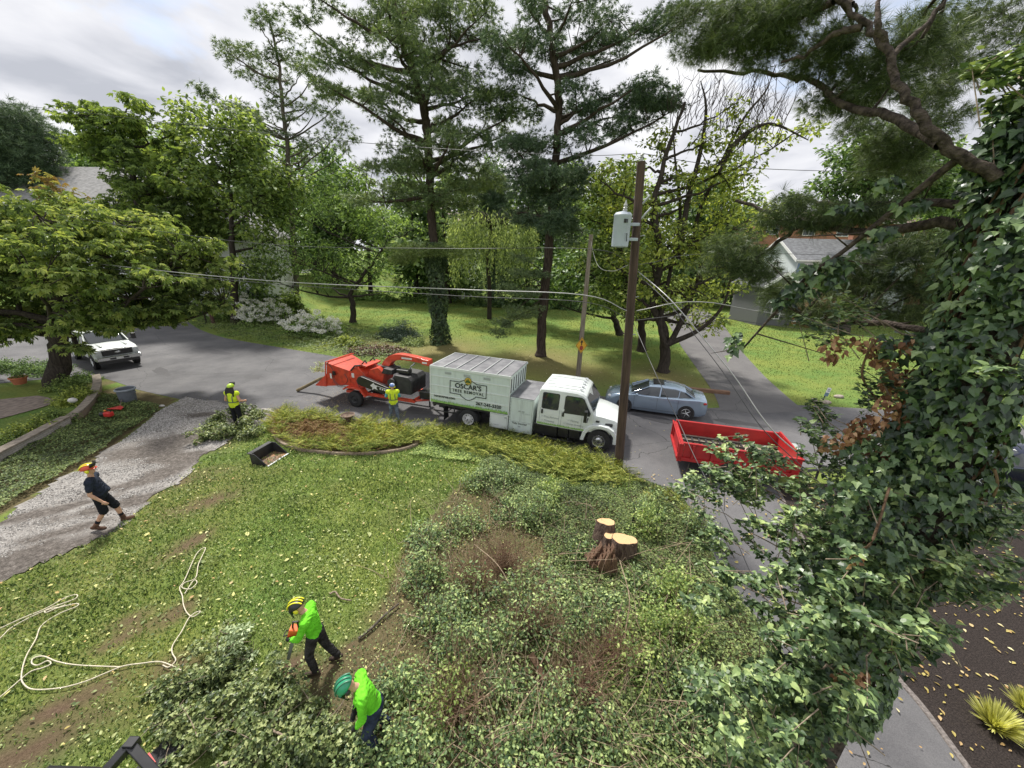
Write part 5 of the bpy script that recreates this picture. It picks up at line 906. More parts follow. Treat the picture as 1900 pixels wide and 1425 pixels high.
# ---------------------------------------------------------------- the white chip truck
TA = G(868, 797); TH = math.atan2(-1.64, 5.05)
M_dummy = None
trk = thing('tree_service_truck', 'white crew-cab truck with tall box body lettered for a tree removal firm', 'truck', TA+Vector((0, 0, .012)), TH)
W = 2.3
def shr(o, rake=.045, dip=.017):       # the truck squats forward: lean and drop the body panels a little
    for v_ in o.data.vertices:
        p_ = v_.co; v_.co = (p_.x+rake*(p_.z-.5), p_.y, p_.z-dip*p_.x)
    return o
mb = MB(); mb.b2((-1.75, .0, 1.02), (1.78, .05, 2.62)); mb.b2((-1.75, W-.05, 1.02), (1.78, W, 2.62)); mb.b2((1.73, .05, 1.02), (1.78, W-.05, 2.62)); mb.b2((-1.75, .05, 1.02), (-1.70, W-.05, 2.62)); mb.b2((-1.7, .05, 1.0), (1.73, W-.05, 1.08))
box = shr(mb.build('chip_box', M_mpaint, trk, bevel=.01))
mb = MB()
for z_ in (1.38, 1.80, 2.22): mb.b2((-1.76, -.018, z_-.018), (1.79, .0, z_+.018))
mb.b2((-1.8, -.03, 2.56), (1.83, 0, 2.66)); mb.b2((-1.8, W, 2.56), (1.83, W+.03, 2.66)); mb.b2((-1.8, 0, 2.57), (-1.76, W, 2.66)); mb.b2((-1.80, -.028, 1.0), (-1.755, .0, 2.56)); mb.b2((1.785, -.028, 1.0), (1.825, .0, 2.56)); shr(mb.build('box_rib', M_wpaint, trk, bevel=.006))
mb = MB(); mb.b2((-1.75, .0, 2.625), (1.78, W, 2.65)); ro = shr(mb.build('box_roof', M_roofm, trk))
mb = MB()
for k in range(1, 6): mb.b2((-1.75+3.53*k/6-.025, .02, 2.652), (-1.75+3.53*k/6+.025, W-.02, 2.685))
shr(mb.build('roof_rib', M_steel, trk))
mb = MB()
for k in range(7): mb.b2((1.785, .15+k*.32, 1.9), (1.80, .2+k*.32, 2.5))
shr(mb.build('front_slat', M_darkm, trk))
mb = MB()
for x_ in (-.95, -.08, .8): mb.b2((x_-.15, -.012, 2.36), (x_+.15, -.003, 2.46))
shr(mb.build('vent', M_greyd, trk))
# tool cabinets
mb = MB(); mb.b2((1.84, .0, .30), (2.83, W, 1.80)); shr(mb.build('tool_cabinet', M_mpaint, trk, bevel=.012)); mb = MB(); mb.b2((1.84, .0, 1.803), (2.83, W, 1.825)); shr(mb.build('cabinet_roof', M_roofm, trk))
mb = MB(); mb.b2((1.0, .0, .33), (1.80, .55, .98)); shr(mb.build('under_box', M_wpaint, trk, bevel=.01))
mb = MB()
for (x0, x1, z0, z1_) in ((1.88, 2.31, .78, 1.76), (2.35, 2.79, .78, 1.76), (1.88, 2.79, .36, .75), (1.04, 1.76, .37, .95)):
    for (a, b_, c_, d_) in ((x0, x1, z0, z0+.012), (x0, x1, z1_-.012, z1_), (x0, x0+.012, z0+.012, z1_-.012), (x1-.012, x1, z0+.012, z1_-.012)): mb.b2((a, -.004, c_), (b_, .0, d_))
for x_, z_ in ((2.27, 1.25), (2.42, 1.25), (2.30, .58), (1.7, .85)): mb.b2((x_-.05, -.02, z_-.025), (x_+.05, .0, z_+.025))
for k in range(6): mb.b2((1.86+.0, -.008, .9+k*.14), (1.88, 0, .94+k*.14))
shr(mb.build('cabinet_seam', M_greyd, trk))
# chassis
mb = MB(); mb.b2((-1.7, .6, .55), (5.6, .78, .85)); mb.b2((-1.7, W-.78, .55), (5.6, W-.6, .85)); mb.b2((-1.7, .1, .80), (-1.62, W-.1, .98)); mb.b2((-1.7, .02, .62), (-.62, .06, .66)); mb.b2((-.66, .02, .62), (-.62, .06, .98)); mb.b2((-1.7, .05, .9), (1.0, W-.05, .99)); mb.tube([(0, .2, .45), (0, W-.2, .45)], .09, 8); mb.tube([(-1.5, .3, .8), (-1.1, .35, .55), (-.8, .3, .8)], .03, 6); mb.b2((-1.2, .1, .2), (-1.17, .5, .8)); mb.tube([(5.5, .2, .45), (5.5, W-.2, .45)], .07, 8); mb.build('chassis', M_darkm, trk)
mb = MB(); mb.b2((2.9, .06, .36), (3.85, .5, .80)); mb.b2((3.9, .06, .40), (4.3, .5, .78)); mb.b2((4.33, .06, .42), (4.75, .5, .78)); mb.b2((3.0, -.02, .24), (4.5, .28, .30)); mb.b2((3.3, 0, .3), (3.36, .2, .4)); mb.b2((4.3, 0, .3), (4.36, .2, .4)); shr(mb.build('step_and_tanks', M_blackp, trk, bevel=.015), 0, .01)
# cab: rear wall x=2.98, firewall at 5.1
cw0, cw1 = .04, W-.04
def csec(x, zt, zb, inset=.10, belt=1.55, r_=.07):
    y0, y1 = cw0, cw1; yt0, yt1 = cw0+inset, cw1-inset
    return [(x, y0+.02, zb), (x, y0, zb+.1), (x, y0, belt), (x, yt0, zt-r_), (x, yt0+r_, zt), (x, (y0+y1)/2, zt+.03), (x, yt1-r_, zt), (x, yt1, zt-r_), (x, y1, belt), (x, y1, zb+.1), (x, y1-.02, zb)]
mb = MB(); loft(mb, [csec(2.98, 2.24, .84), csec(3.04, 2.33, .82), csec(3.6, 2.37, .82), csec(4.45, 2.36, .82), csec(4.68, 2.30, .82), csec(4.80, 2.22, .82, belt=1.55)]); 
loft(mb, [csec(4.80, 2.22, .82), csec(5.18, 1.62, .86, .05, 1.5, .05)])
cab = shr(mb.build('cab', M_wpaint, trk, smooth=35))
mb = MB()
for k in range(5): mb.b2((3.1, .35+k*.33, 2.385), (4.5, .39+k*.33, 2.40))
shr(mb.build('roof_bead', M_wpaint, trk, bevel=.004)); mb = MB()
for k in range(5): mb.b2((4.50, .40+k*.36, 2.375), (4.62, .49+k*.36, 2.42))
shr(mb.build('clearance_lamp', M_lamp, trk, bevel=.008))
def sidewin(o_pts, nm, mt, off, yfun):
    mb_ = MB(); mb_.add([(x, yfun(z)+off, z) for x, z in o_pts]+[(x, yfun(z)+off+.004, z) for x, z in o_pts], [tuple(range(len(o_pts)))]); return shr(mb_.build(nm, mt, trk, fix=False))
yside = lambda z: cw0+max(0, (z-1.55))/(2.30-1.55)*.10
def round_rect(x0, x1, z0, z1_, r_=.06, sk=0):
    o = []
    for cx_, cz, a0 in ((x1-r_, z1_-r_, 0), (x0+r_, z1_-r_, 90), (x0+r_, z0+r_, 180), (x1-r_, z0+r_, 270)):
        for a in (0, 30, 60, 90): o.append((cx_+r_*math.cos(R(a0+a))+0, cz+r_*math.sin(R(a0+a))))
    return o
sidewin(round_rect(3.16, 3.78, 1.56, 2.16), 'side_window', M_glass, -.012, yside); sidewin([(4.05, 1.50), (4.05, 2.10), (4.10, 2.15), (4.62, 2.15), (4.72, 2.10), (5.02, 1.62), (5.0, 1.52)], 'side_window', M_glass, -.012, yside)
sidewin(round_rect(3.13, 3.81, 1.53, 2.19, .07), 'window_seal', M_darkm, -.008, yside); sidewin([(4.02, 1.47), (4.02, 2.12), (4.08, 2.18), (4.64, 2.18), (4.75, 2.12), (5.06, 1.62), (5.03, 1.49)], 'window_seal', M_darkm, -.008, yside)
# dim seats glimpsed through the glass
mb = MB(); mb.b2((4.80+.03, .25, 2.17), (4.81, W-.25, 2.175)); 
mb = MB(); a = (4.83, 2.17); b_ = (5.17, 1.66); nrm = Vector((b_[1]-a[1], 0, -(b_[0]-a[0]))).normalized()*-.012
mb.add([(a[0]+nrm.x, .22, a[1]+nrm.z), (a[0]+nrm.x, W-.22, a[1]+nrm.z), (b_[0]+nrm.x, W-.12, b_[1]+nrm.z), (b_[0]+nrm.x, .12, b_[1]+nrm.z)], [(0, 1, 2, 3)]); shr(mb.build('windscreen', M_glass, trk, fix=False))
# door seams, handles
mb = MB()
for x_ in (3.08, 3.86, 3.95): mb.b2((x_, cw0-.006, .86), (x_+.014, cw0+.002, 1.56))
mb.b2((4.74, cw0-.006, .86), (4.754, cw0+.002, 1.5)); mb.b2((3.08, cw0-.006, .86), (4.75, cw0+.002, .87)); shr(mb.build('door_seam', M_greyd, trk))
for x_ in (3.14, 3.98):
    mb = MB(); mb.b2((x_, cw0-.035, 1.32), (x_+.075, cw0, 1.50)); shr(mb.build('door_handle', M_blackp, trk, bevel=.015))
# hood
def hsec(x, zt, hw, zb, sh_=.12): 
    c_ = W/2; return [(x, c_-hw, zb), (x, c_-hw, zt-sh_-.15), (x, c_-hw+.05, zt-sh_), (x, c_-hw*.6, zt-.02), (x, c_, zt), (x, c_+hw*.6, zt-.02), (x, c_+hw-.05, zt-sh_), (x, c_+hw, zt-sh_-.15), (x, c_+hw, zb)]
mb = MB(); loft(mb, [hsec(5.02, 1.66, 1.08, .85), hsec(5.5, 1.60, 1.0, .85), hsec(5.95, 1.50, .92, .8), hsec(6.12, 1.40, .88, .78), hsec(6.18, 1.25, .86, .75)]); shr(mb.build('hood', M_wpaint, trk, smooth=35))
# fender flares around the front wheels
for sy in (0, 1):
    mb = MB(); prof = [(-.74, .0), (-.66, .34), (-.5, .56), (-.3, .68), (0, .72), (.3, .68), (.5, .56), (.6, .34), (.64, .1), (.54, .1), (.5, .32), (.4, .46), (.25, .56), (0, .59), (-.25, .56), (-.4, .46), (-.52, .3), (-.6, .0)]
    y0 = -.03 if sy == 0 else W-.27; mb.prism([(5.52+x, .45+z) for x, z in prof], y0, y0+.30); shr(mb.build('fender', M_wpaint, trk, bevel=.02), .0, .008)
mb = MB(); mb.b2((6.15, .08, .42), (6.32, W-.08, .72)); mb.b2((6.02, .05, .44), (6.15, .3, .70)); shr(mb.build('bumper', M_wpaint, trk, bevel=.03), 0, .01)
mb = MB(); mb.b2((6.185, .5, .85), (6.2, W-.5, 1.25)); shr(mb.build('grille', M_darkm, trk)); mb = MB(); mb.b2((6.17, .30, .95), (6.21, .48, 1.2)); mb.b2((6.17, W-.48, .95), (6.21, W-.3, 1.2)); shr(mb.build('headlamp', M_lamp, trk))
mb = MB(); mb.prism(round_rect(5.60, 5.92, 1.14, 1.27, .03), W/2-.975, W/2-.93); mb.prism(round_rect(5.28, 5.42, 1.28, 1.35, .02), W/2-1.06, W/2-1.0); shr(mb.build('hood_vent', M_darkm, trk))
# mirrors
for yy, s_ in ((cw0, -1), (cw1, 1)):
    mb = MB(); mb.tube([(4.98, yy, 1.42), (4.98, yy+s_*.22, 1.34), (4.93, yy+s_*.3, 1.4)], .025, 6); mb.b2((4.85, yy+s_*.20, 1.38), (4.96, yy+s_*.40, 1.82)); shr(mb.build('mirror', M_blackp, trk, bevel=.02))
mb = MB(); mb.tube([(4.4, W-.02, 1.5), (4.4, W-.02, 2.6)], .05, 8)
for (x_, y_, du) in ((0, .14, 1), (5.5, .13, 0)):
    wheel(trk, (x_, y_, .45), .45, .24, .26, M_whiter if du else M_chrome, dual=bool(du), dish=.08 if du else -.01)
    o = wheel(trk, (x_, W-y_, .45), .45, .24, .26, M_whiter, side=1)
# lettering on the near side of the box
yL = -.022
def lp(x, z): return (x+.045*(z-.5), yL, z-.017*x)
tl = dict(rot=(R(90), R(1.0), 0))
text("OSCAR'S", .30, M_ink, trk, lp(-.02, 1.93), bold=.006, sx=1.02, **tl); text('TREE REMOVAL', .185, M_ink, trk, lp(-.02, 1.70), bold=.002, space=1.25, sx=.93, **tl); text('oscarstree.com', .17, M_ink, trk, lp(-1.1, 1.33), bold=.003, sx=.95, **tl); text('267-245-5320', .19, M_ink, trk, lp(.92, 1.27), bold=.006, space=1.05, **tl)
mb = MB()
def frame(mb_, pts, w_, y_):
    for i_ in range(len(pts)):
        a, b_ = Vector((pts[i_][0], 0, pts[i_][1])), Vector((pts[(i_+1) % len(pts)][0], 0, pts[(i_+1) % len(pts)][1])); d_ = (b_-a).normalized(); n_ = Vector((-d_.z, 0, d_.x))*w_/2; a = a-d_*w_/2; b_ = b_+d_*w_/2
        mb_.add([(q.x, y_, q.z) for q in (a-n_, b_-n_, b_+n_, a+n_)], [(0, 1, 2, 3)])
def bow(x0, x1, z_, h, s_): return [(x0+(x1-x0)*t_, z_+s_*h*math.sin(math.pi*t_)) for t_ in np.linspace(0, 1, 9)]
fr = [(-.84, 1.56), (-.34, 1.56)]+bow(-.34, .32, 1.52, .16, -1)+[(.34, 1.56), (.80, 1.56), (.80, 2.11), (.36, 2.11), (.17, 2.21), (-.21, 2.21), (-.40, 2.11), (-.84, 2.11)]
frame(mb, fr, .03, yL-.004); shr(mb.build('logo_frame', M_ink, trk, fix=False)); mb = MB(); mb.cyl((-.02, yL+.002, 2.20), (-.02, yL-.006, 2.20), .155, n=28); shr(mb.build('logo_disc', M_gold, trk)); mb = MB()
for q in ([(-.02, 2.34), (-.09, 2.14), (.05, 2.14)], [(-.10, 2.29), (-.14, 2.12), (-.06, 2.12)], [(.06, 2.29), (.02, 2.12), (.10, 2.12)]): mb.add([(x, yL-.009, z) for x, z in q], [(0, 1, 2)])
mb.add([(-.035, yL-.009, 2.08), (-.005, yL-.009, 2.08), (-.005, yL-.009, 2.14), (-.035, yL-.009, 2.14)], [(0, 1, 2, 3)]); frame(mb, [(-.02+.155*math.cos(a), 2.2+.155*math.sin(a)) for a in np.linspace(0, 2*math.pi, 20)[:-1]], .015, yL-.009); shr(mb.build('logo_tree', M_lgreen, trk, fix=False))
def grassband(x0, x1, z0, h, y_, nm='grass_decal'):
    r0 = np.random.default_rng(4); mb_ = MB(); mb_.add([(x0, y_, z0), (x1, y_, z0), (x1, y_, z0+h*.45), (x0, y_, z0+h*.45)], [(0, 1, 2, 3)])
    for x in np.arange(x0, x1-.05, .035):
        hh = h*r0.uniform(.6, 1.25); mb_.add([(x, y_-.001, z0+h*.4), (x+.04, y_-.001, z0+h*.4), (x+.02+r0.uniform(-.03, .03), y_-.001, z0+hh)], [(0, 1, 2)])
    return shr(mb_.build(nm, M_ggreen, trk, fix=False))
grassband(-1.75, 1.78, 1.03, .14, yL-.012); grassband(3.0, 4.9, .86, .09, cw0-.009)
for s_, x_, z_ in (('\u2713 Tree Removal', 3.50, 1.20), ('\u2713 Trimming', 3.42, 1.03), ('\u2713 Planting', 4.42, 1.20), ('\u2713 Stump Grinding', 4.45, 1.05)): text(s_, .105, M_greyd, trk, (x_+.045*(z_-.5), cw0-.012, z_-.017*x_), shear=.25, **tl)
text('Fully Insured', .12, M_ink, trk, (2.3, -.008, .66), shear=.2, **tl); text('PA 159617', .075, M_greyd, trk, (2.58, -.008, 1.12), **tl); text('USDOT', .07, M_greyd, trk, (1.3, -.008, .45), **tl)
# ---------------------------------------------------------------- wood chipper
CH0 = G(661, 755); chp = thing('wood_chipper', 'orange-red towable wood chipper with curved discharge chute hitched behind the white truck', 'wood chipper', CH0+Vector((0, 0, .012)), TH); CW = 1.75
def prs(nm, poly, y0, y1, mt, bev=.012, par=None): mb_ = MB(); mb_.prism(poly, y0, y1); return mb_.build(nm, mt, par or chp, bevel=bev)
mb = MB()      # infeed hopper: flaring box open to the rear (-x)
yh0, yh1 = .1, CW-.15
A_ = [(-1.62, yh0-.12, .86), (-1.62, yh1+.12, .86), (-1.42, yh1+.12, 2.05), (-1.42, yh0-.12, 2.05)]; B_ = [(-.35, yh0+.1, 1.0), (-.35, yh1-.1, 1.0), (-.35, yh1-.1, 1.72), (-.35, yh0+.1, 1.72)]
t_ = .03
mb.add(A_+B_, [(0, 4, 5, 1), (1, 5, 6, 2), (2, 6, 7, 3), (3, 7, 4, 0)]); hop = mb.build('infeed_hopper', M_redp, chp); so_ = hop.modifiers.new('s', 'SOLIDIFY'); so_.thickness = .04
prs('feed_tray', [(-2.3, .80), (-1.6, .84), (-1.6, .90), (-2.3, .86)], yh0-.12, yh1+.12, M_redp); prs('tray_side', [(-2.3, .80), (-1.6, .84), (-1.5, 1.5)], yh0-.16, yh0-.12, M_redp, .004); prs('tray_side', [(-2.3, .80), (-1.6, .84), (-1.5, 1.5)], yh1+.12, yh1+.16, M_redp, .004)
mb = MB(); mb.tube([(-1.66, yh0-.14, .9), (-1.46, yh0-.14, 2.1), (-1.46, yh1+.14, 2.1), (-1.66, yh1+.14, .9)], .03, 8); mb.tube([(-1.40, yh0-.17, 2.0), (-1.2, yh0-.19, 2.16), (-1.2, yh1, 2.16)], .025, 6); mb.build('control_bar', M_redp, chp, smooth=40)
prs('feed_housing', [(-.4, .95), (.5, .95), (.62, 1.35), (.5, 1.62), (.1, 2.0), (-.32, 1.72)], yh0+.12, yh1-.15, M_redp, .02); prs('feed_cover', [(-.1, 1.9), (.35, 2.08), (.6, 2.02), (.55, 1.95), (.33, 1.99), (-.05, 1.84)], yh0+.2, yh1-.2, M_redp, .008)
mb = MB(); mb.tube([(-.25, yh0+.1, 1.75), (.0, yh0+.12, 2.0), (.3, yh0+.14, 2.05)], .04, 8); mb.tube([(0, yh0+.5, 1.9), (.3, yh0+.5, 2.2), (.5, yh0+.5, 1.9)], .035, 8); mb.tube([(0, yh1-.4, 1.9), (.3, yh1-.4, 2.2), (.5, yh1-.4, 1.9)], .035, 8); mb.build('spring_arm', M_darkm, chp, smooth=40)
mb = MB(); mb.lathe([(.0, 0), (.42, 0), (.42, .8), (0, .8)], (.85, .4, 1.25), 28, 'y'); mb.build('drum_housing', M_redp, chp, smooth=40)
prs('drum_top', [(.5, 1.4), (1.35, 1.3), (1.5, 1.75), (1.15, 2.0), (.7, 1.85)], .38, 1.22, M_redp, .02)
# discharge chute: square duct sweeping up and forward
cp_ = smooth_path([np.array(q) for q in [(1.20, .95, 1.7), (1.32, .95, 2.05), (1.55, .98, 2.33), (1.95, 1.0, 2.48), (2.5, 1.0, 2.50), (3.45, 1.0, 2.42)]], 4); mb = MB(); secs = []
for i_, p_ in enumerate(cp_):
    tn = unit((cp_[min(i_+1, len(cp_)-1)]-cp_[max(i_-1, 0)])[None])[0]; nn = np.array([-tn[2], 0, tn[0]]); wv = .17 if i_ > 5 else .2; hv = .2-.1*i_/len(cp_); yv = np.array([0, 1, 0])
    secs.append([tuple(p_-yv*wv-nn*hv), tuple(p_+yv*wv-nn*hv), tuple(p_+yv*wv+nn*hv), tuple(p_-yv*wv+nn*hv)])
loft(mb, secs); mb.build('discharge_chute', M_redp, chp, bevel=.01, smooth=30); prs('chute_hood', [(3.25, 2.30), (3.62, 2.24), (3.62, 2.5), (3.25, 2.55)], .8, 1.2, M_redp); mb = MB(); mb.b2((2.2, .815, 2.44), (2.75, .822, 2.52)); mb.b2((3.3, .792, 2.34), (3.55, .799, 2.42)); mb.b2((-.9+.0, -.0, 1.2), (-.9, .0, 1.2)); mb.build('chute_label', M_whiter, chp); prs('chute_base', [(1.0, 1.85), (1.6, 1.85), (1.5, 2.02), (1.1, 2.02)], .65, 1.25, M_darkm)
# black belt guard with its logo shapes
bg = [(.42+.24*math.cos(a)+.08, 1.38+.24*math.sin(a)) for a in np.linspace(R(80), R(265), 9)]+[(2.12, .82), (2.3, .86), (2.36, 1.02), (2.3, 1.16), (2.1, 1.22)]
prs('belt_guard', bg, -.06, .14, M_blackp, .02); mb = MB(); mb.prism([(1.0, 1.25), (1.12, 1.33), (1.2, 1.40), (1.26, 1.30), (1.4, 1.27), (1.33, 1.17), (1.4, 1.08), (1.22, 1.12), (1.08, 1.03), (1.12, 1.16)], -.066, -.06); mb.build('guard_emblem', M_whiter, chp); mb = MB()
mb.add([(1.30, -.064, 1.30), (2.25, -.064, 1.13), (2.25, -.064, 1.10), (1.36, -.064, 1.26)], [(0, 1, 2, 3)])
for k in range(6): mb.add([(1.5+k*.12, -.064, 1.12-k*.02), (1.58+k*.12, -.064, 1.11-k*.02), (1.6+k*.12, -.064, 1.19-k*.02), (1.52+k*.12, -.064, 1.20-k*.02)], [(0, 1, 2, 3)])
mb.build('guard_stripe', M_whiter, chp, fix=False)
# engine enclosure, air filter, exhaust
prs('engine_cover', [(1.95, .95), (3.0, .95), (3.05, 1.62), (2.9, 1.78), (2.2, 1.82), (1.9, 1.5)], .2, 1.5, M_darkm, .03); mb = MB(); mb.b2((2.1, .45, 1.84), (2.75, .8, 2.02)); mb.build('air_filter', M_blackp, chp, bevel=.04); mb = MB(); mb.tube([(2.6, .9, 1.8), (2.62, .9, 2.1), (2.78, .9, 2.2), (2.86, .9, 2.3)], .035, 8); mb.build('exhaust_pipe', M_chrome, chp, smooth=40)
mb = MB(); mb.lathe([(.0, 0), (.2, 0), (.2, .1), (.0, .12)], (2.05, .08, 1.45), 20, 'y'); mb.build('radiator_fan', M_darkm, chp, smooth=40); mb = MB()
for k in range(9): mb.b2((3.052, .35+k*.12, 1.02), (3.06, .40+k*.12, 1.55))
mb.build('engine_grille', M_blackp, chp); prs('shroud', [(1.35, 1.75), (1.95, 1.75), (1.95, 1.98), (1.5, 2.02)], .35, 1.1, M_darkm, .015)
# frame, fender, hitch, toolbox
mb = MB(); mb.b2((-.6, .12, .62), (3.2, .24, .76)); mb.b2((-.6, CW-.24, .62), (3.2, CW-.12, .76)); mb.b2((3.08, .12, .62), (3.2, CW-.12, .76)); mb.tube([(3.1, .2, .69), (4.1, CW/2, .69)], .055, 6); mb.tube([(3.1, CW-.2, .69), (4.1, CW/2, .69)], .055, 6); mb.b2((3.9, CW/2-.08, .6), (4.35, CW/2+.08, .76)); mb.b2((-.6, .2, .62), (-.5, CW-.2, .76)); mb.build('trailer_frame', M_redp, chp, bevel=.01)
mb = MB(); mb.b2((3.32, .35, .78), (3.85, .95, 1.16)); mb.build('toolbox', M_blackp, chp, bevel=.05); mb = MB(); mb.b2((.3, .114, .66), (.42, .12, .73)); mb.b2((-1.3, -.045, 1.3), (-1.2, -.04, 1.55)); mb.b2((-.25, yh0+.112, 1.4), (-.1, yh0+.119, 1.62)); mb.build('warning_label', M_whiter, chp)
prs('fender', [(-.62, .86), (-.42, 1.0), (.42, 1.0), (.70, .64), (.62, .6), (.38, .93), (-.38, .93), (-.56, .82)], -.1, .24, M_redp, .01); prs('fender', [(-.62, .86), (-.42, 1.0), (.42, 1.0), (.70, .64), (.62, .6), (.38, .93), (-.38, .93), (-.56, .82)], CW-.24, CW+.1, M_redp, .01)
wheel(chp, (0, .04, .40), .40, .22, .2, M_darkm); wheel(chp, (0, CW-.04, .40), .40, .22, .2, M_darkm, side=1); mb = MB(); mb.tube([(0, .1, .4), (0, CW-.1, .4)], .05, 8); mb.tube([(3.55, CW/2, .2), (3.55, CW/2, .75)], .04, 8); mb.build('axle_and_jack', M_darkm, chp)
mb = MB()
for q in ([(-1.05, -.02, 1.55), (-1.05, -.06, 1.25), (-.8, -.05, 1.0), (-.5, 0, 1.05)], [(-1.1, -.03, 1.5), (-1.15, -.06, 1.3), (-.9, -.05, .95), (-.4, .0, .98)], [(-.5, .05, 1.6), (-.35, .04, 1.3), (-.5, .04, 1.1)], [(-1.3, -.06, 2.05), (-1.1, -.05, 1.8), (-1.05, -.04, 1.6)], [(.0, .2, 1.3), (.2, .15, 1.0), (.5, .1, .95)]): mb.tube(smooth_path([np.array(p) for p in q], 4), .014, 5)
mb.b2((-1.12, -.07, 1.5), (-.98, .0, 1.68)); mb.build('hydraulic_hose', M_blackp, chp, smooth=40)
# log and leafy twig in the feed tray
lg = G(552, 727); mb = MB(); p_ = smooth_path([np.array(q) for q in [(0, 0, .08), (.5, .05, .33), (1.0, .1, .6), (1.5, .05, .85), (2.1, -.1, 1.0), (2.6, -.15, 1.05)]], 4); mb.tube(p_, np.linspace(.085, .07, len(p_)), 12); o = mb.build('log', mat('bark_olive', (.25, .20, .11), .9, c2=(.14, .11, .06), vs_=6, bump=.6), smooth=50); o.location = lg; o.rotation_euler = (0, 0, R(-5)); tag(o, 'long bent log propped from the road into the chipper hopper', 'log')
# ---------------------------------------------------------------- cars
def sedan(name, label, loc, rz, paint, L_=4.62, Wd=1.80, sunroof=True):
    r_ = thing(name, label, 'car', loc, rz)       # x forward, near side at -y
    h = Wd/2
    def s1(x, w_, zt, zb, shoulder=.84): return [(x, -w_*.94, zb), (x, -w_, zb+.12), (x, -w_, zt*.62+.08), (x, -w_*.97, zt-.06), (x, -w_*shoulder, zt), (x, 0, zt+.03), (x, w_*shoulder, zt), (x, w_*.97, zt-.06), (x, w_, zt*.62+.08), (x, w_, zb+.12), (x, w_*.94, zb)]
    st = [(-2.31, .70, .82, .36), (-2.24, .80, .98, .26), (-1.9, .88, 1.04, .2), (-1.2, .90, 1.0, .18), (-.3, .90, .97, .17), (.6, .90, .96, .17), (1.0, .89, .98, .18), (1.5, .87, .90, .2), (1.95, .82, .80, .2), (2.2, .72, .68, .22), (2.31, .55, .58, .3)]
    mb = MB(); loft(mb, [s1(*s_) for s_ in st]); mb.build('body', paint, r_, smooth=50)
    def s2(x, wb, wt, zt, zb=.92): return [(x, -wb, zb), (x, -wt, zt-.07), (x, -wt*.86, zt-.01), (x, 0, zt+.02), (x, wt*.86, zt-.01), (x, wt, zt-.07), (x, wb, zb)]
    gl = [(-1.80, .70, .66, 1.02), (-1.35, .78, .60, 1.28), (-.85, .80, .60, 1.40), (-.1, .81, .62, 1.43), (.35, .81, .60, 1.37), (1.12, .78, .68, .98)]
    mb = MB(); loft(mb, [s2(*s_) for s_ in gl]); mb.build('glass', M_glass, r_, smooth=30)
    mb = MB(); rf = [(-1.32, .60, 1.29), (-.85, .60, 1.405), (-.1, .62, 1.435), (.33, .60, 1.375)]; secs = [[(x, -wt-.008, zt-.085), (x, -wt*.86, zt), (x, 0, zt+.035), (x, wt*.86, zt), (x, wt+.008, zt-.085), (x, wt*.8, zt-.03), (x, 0, zt+.01), (x, -wt*.8, zt-.03)] for x, wt, zt in rf]; loft(mb, secs); mb.build('roof', paint, r_, smooth=40)
    if sunroof: mb = MB(); mb.prism(round_rect(-.35, .15, -.42, .42, .08), 1.40, 1.462); o = mb.build('sunroof', M_blackp, r_); 
    if sunroof:
        for v_ in o.data.vertices: v_.co = (v_.co.x, v_.co.z, v_.co.y+.008)
    for s_ in (-1, 1):
        for a, b_ in (((1.10, .78*s_, .97), (.34, .61*s_, 1.34)), ((-.18, .80*s_, .95), (-.22, .62*s_, 1.38)), ((-1.30, .61*s_, 1.26), (-1.78, .74*s_, 1.0)), ((-1.0, .8*s_, .95), (-1.05, .62*s_, 1.34))): mb = MB(); mb.tube([a, b_], .03 if a[0] != -1.0 else .015, 6); mb.build('pillar', paint, r_, smooth=50)
        mb = MB(); mb.sph((.85, s_*(h+.09), 1.0), (.07, .11, .07), 8); mb.build('mirror', paint, r_, smooth=60)
        mb = MB(); 
        for x_ in (-.95, .05): mb.b2((x_, s_*(h-.005), .80), (x_+.2, s_*(h+.02), .83))
        mb.build('door_handle', paint, r_); mb = MB()
        for x_ in (-1.02, -.1, .95): mb.b2((x_, s_*(h-.003), .3), (x_+.01, s_*(h+.004), .9))
        mb.b2((-1.02, s_*(h-.003), .3), (.95, s_*(h+.004), .31)); mb.build('door_seam', M_darkm, r_)
        mb = MB(); mb.sph((2.02, s_*.60, .66), (.2, .17, .08), 8); mb.build('headlight', M_lamp, r_, smooth=60); mb = MB(); mb.sph((-2.16, s_*.66, .86), (.12, .2, .08), 8); mb.build('tail_light', M_tail, r_, smooth=60)
        for x_ in (-1.42, 1.38):
            mb = MB(); mb.lathe([(.0, 0), (.365, 0), (.365, .02), (0, .02)], (x_, s_*(h+.004)-.01, .34), 28, 'y'); mb.build('wheel_arch', M_darkm, r_, smooth=40)
            wheel(r_, (x_, s_*(h-.08), .325), .325, .21, .235, M_chrome, spokes=5, side=s_)
    mb = MB(); mb.b2((2.2, -.35, .36), (2.33, .35, .55)); mb.build('grille', M_blackp, r_, bevel=.02)
    return r_
wf, wr = G(1163, 764), G(1261, 777.5); dv = (wr-wf).normalized(); hd = math.atan2(-dv.y, -dv.x)   # faces left
mid = (wf+wr)/2; nrm = Vector((-dv.y, dv.x, 0)); nrm = nrm if nrm.y > 0 else -nrm
sedan('sedan_car', 'blue-grey sedan with open sunroof parked facing left beyond the utility pole', mid+nrm*.85+Vector((0, 0, .012)), hd, M_bluecar)
sedan('sedan_car', 'dark navy car mostly hidden behind the ivy at the right', G(1850, 905)+Vector((.6, .5, .012)), R(168), M_navy, sunroof=False)
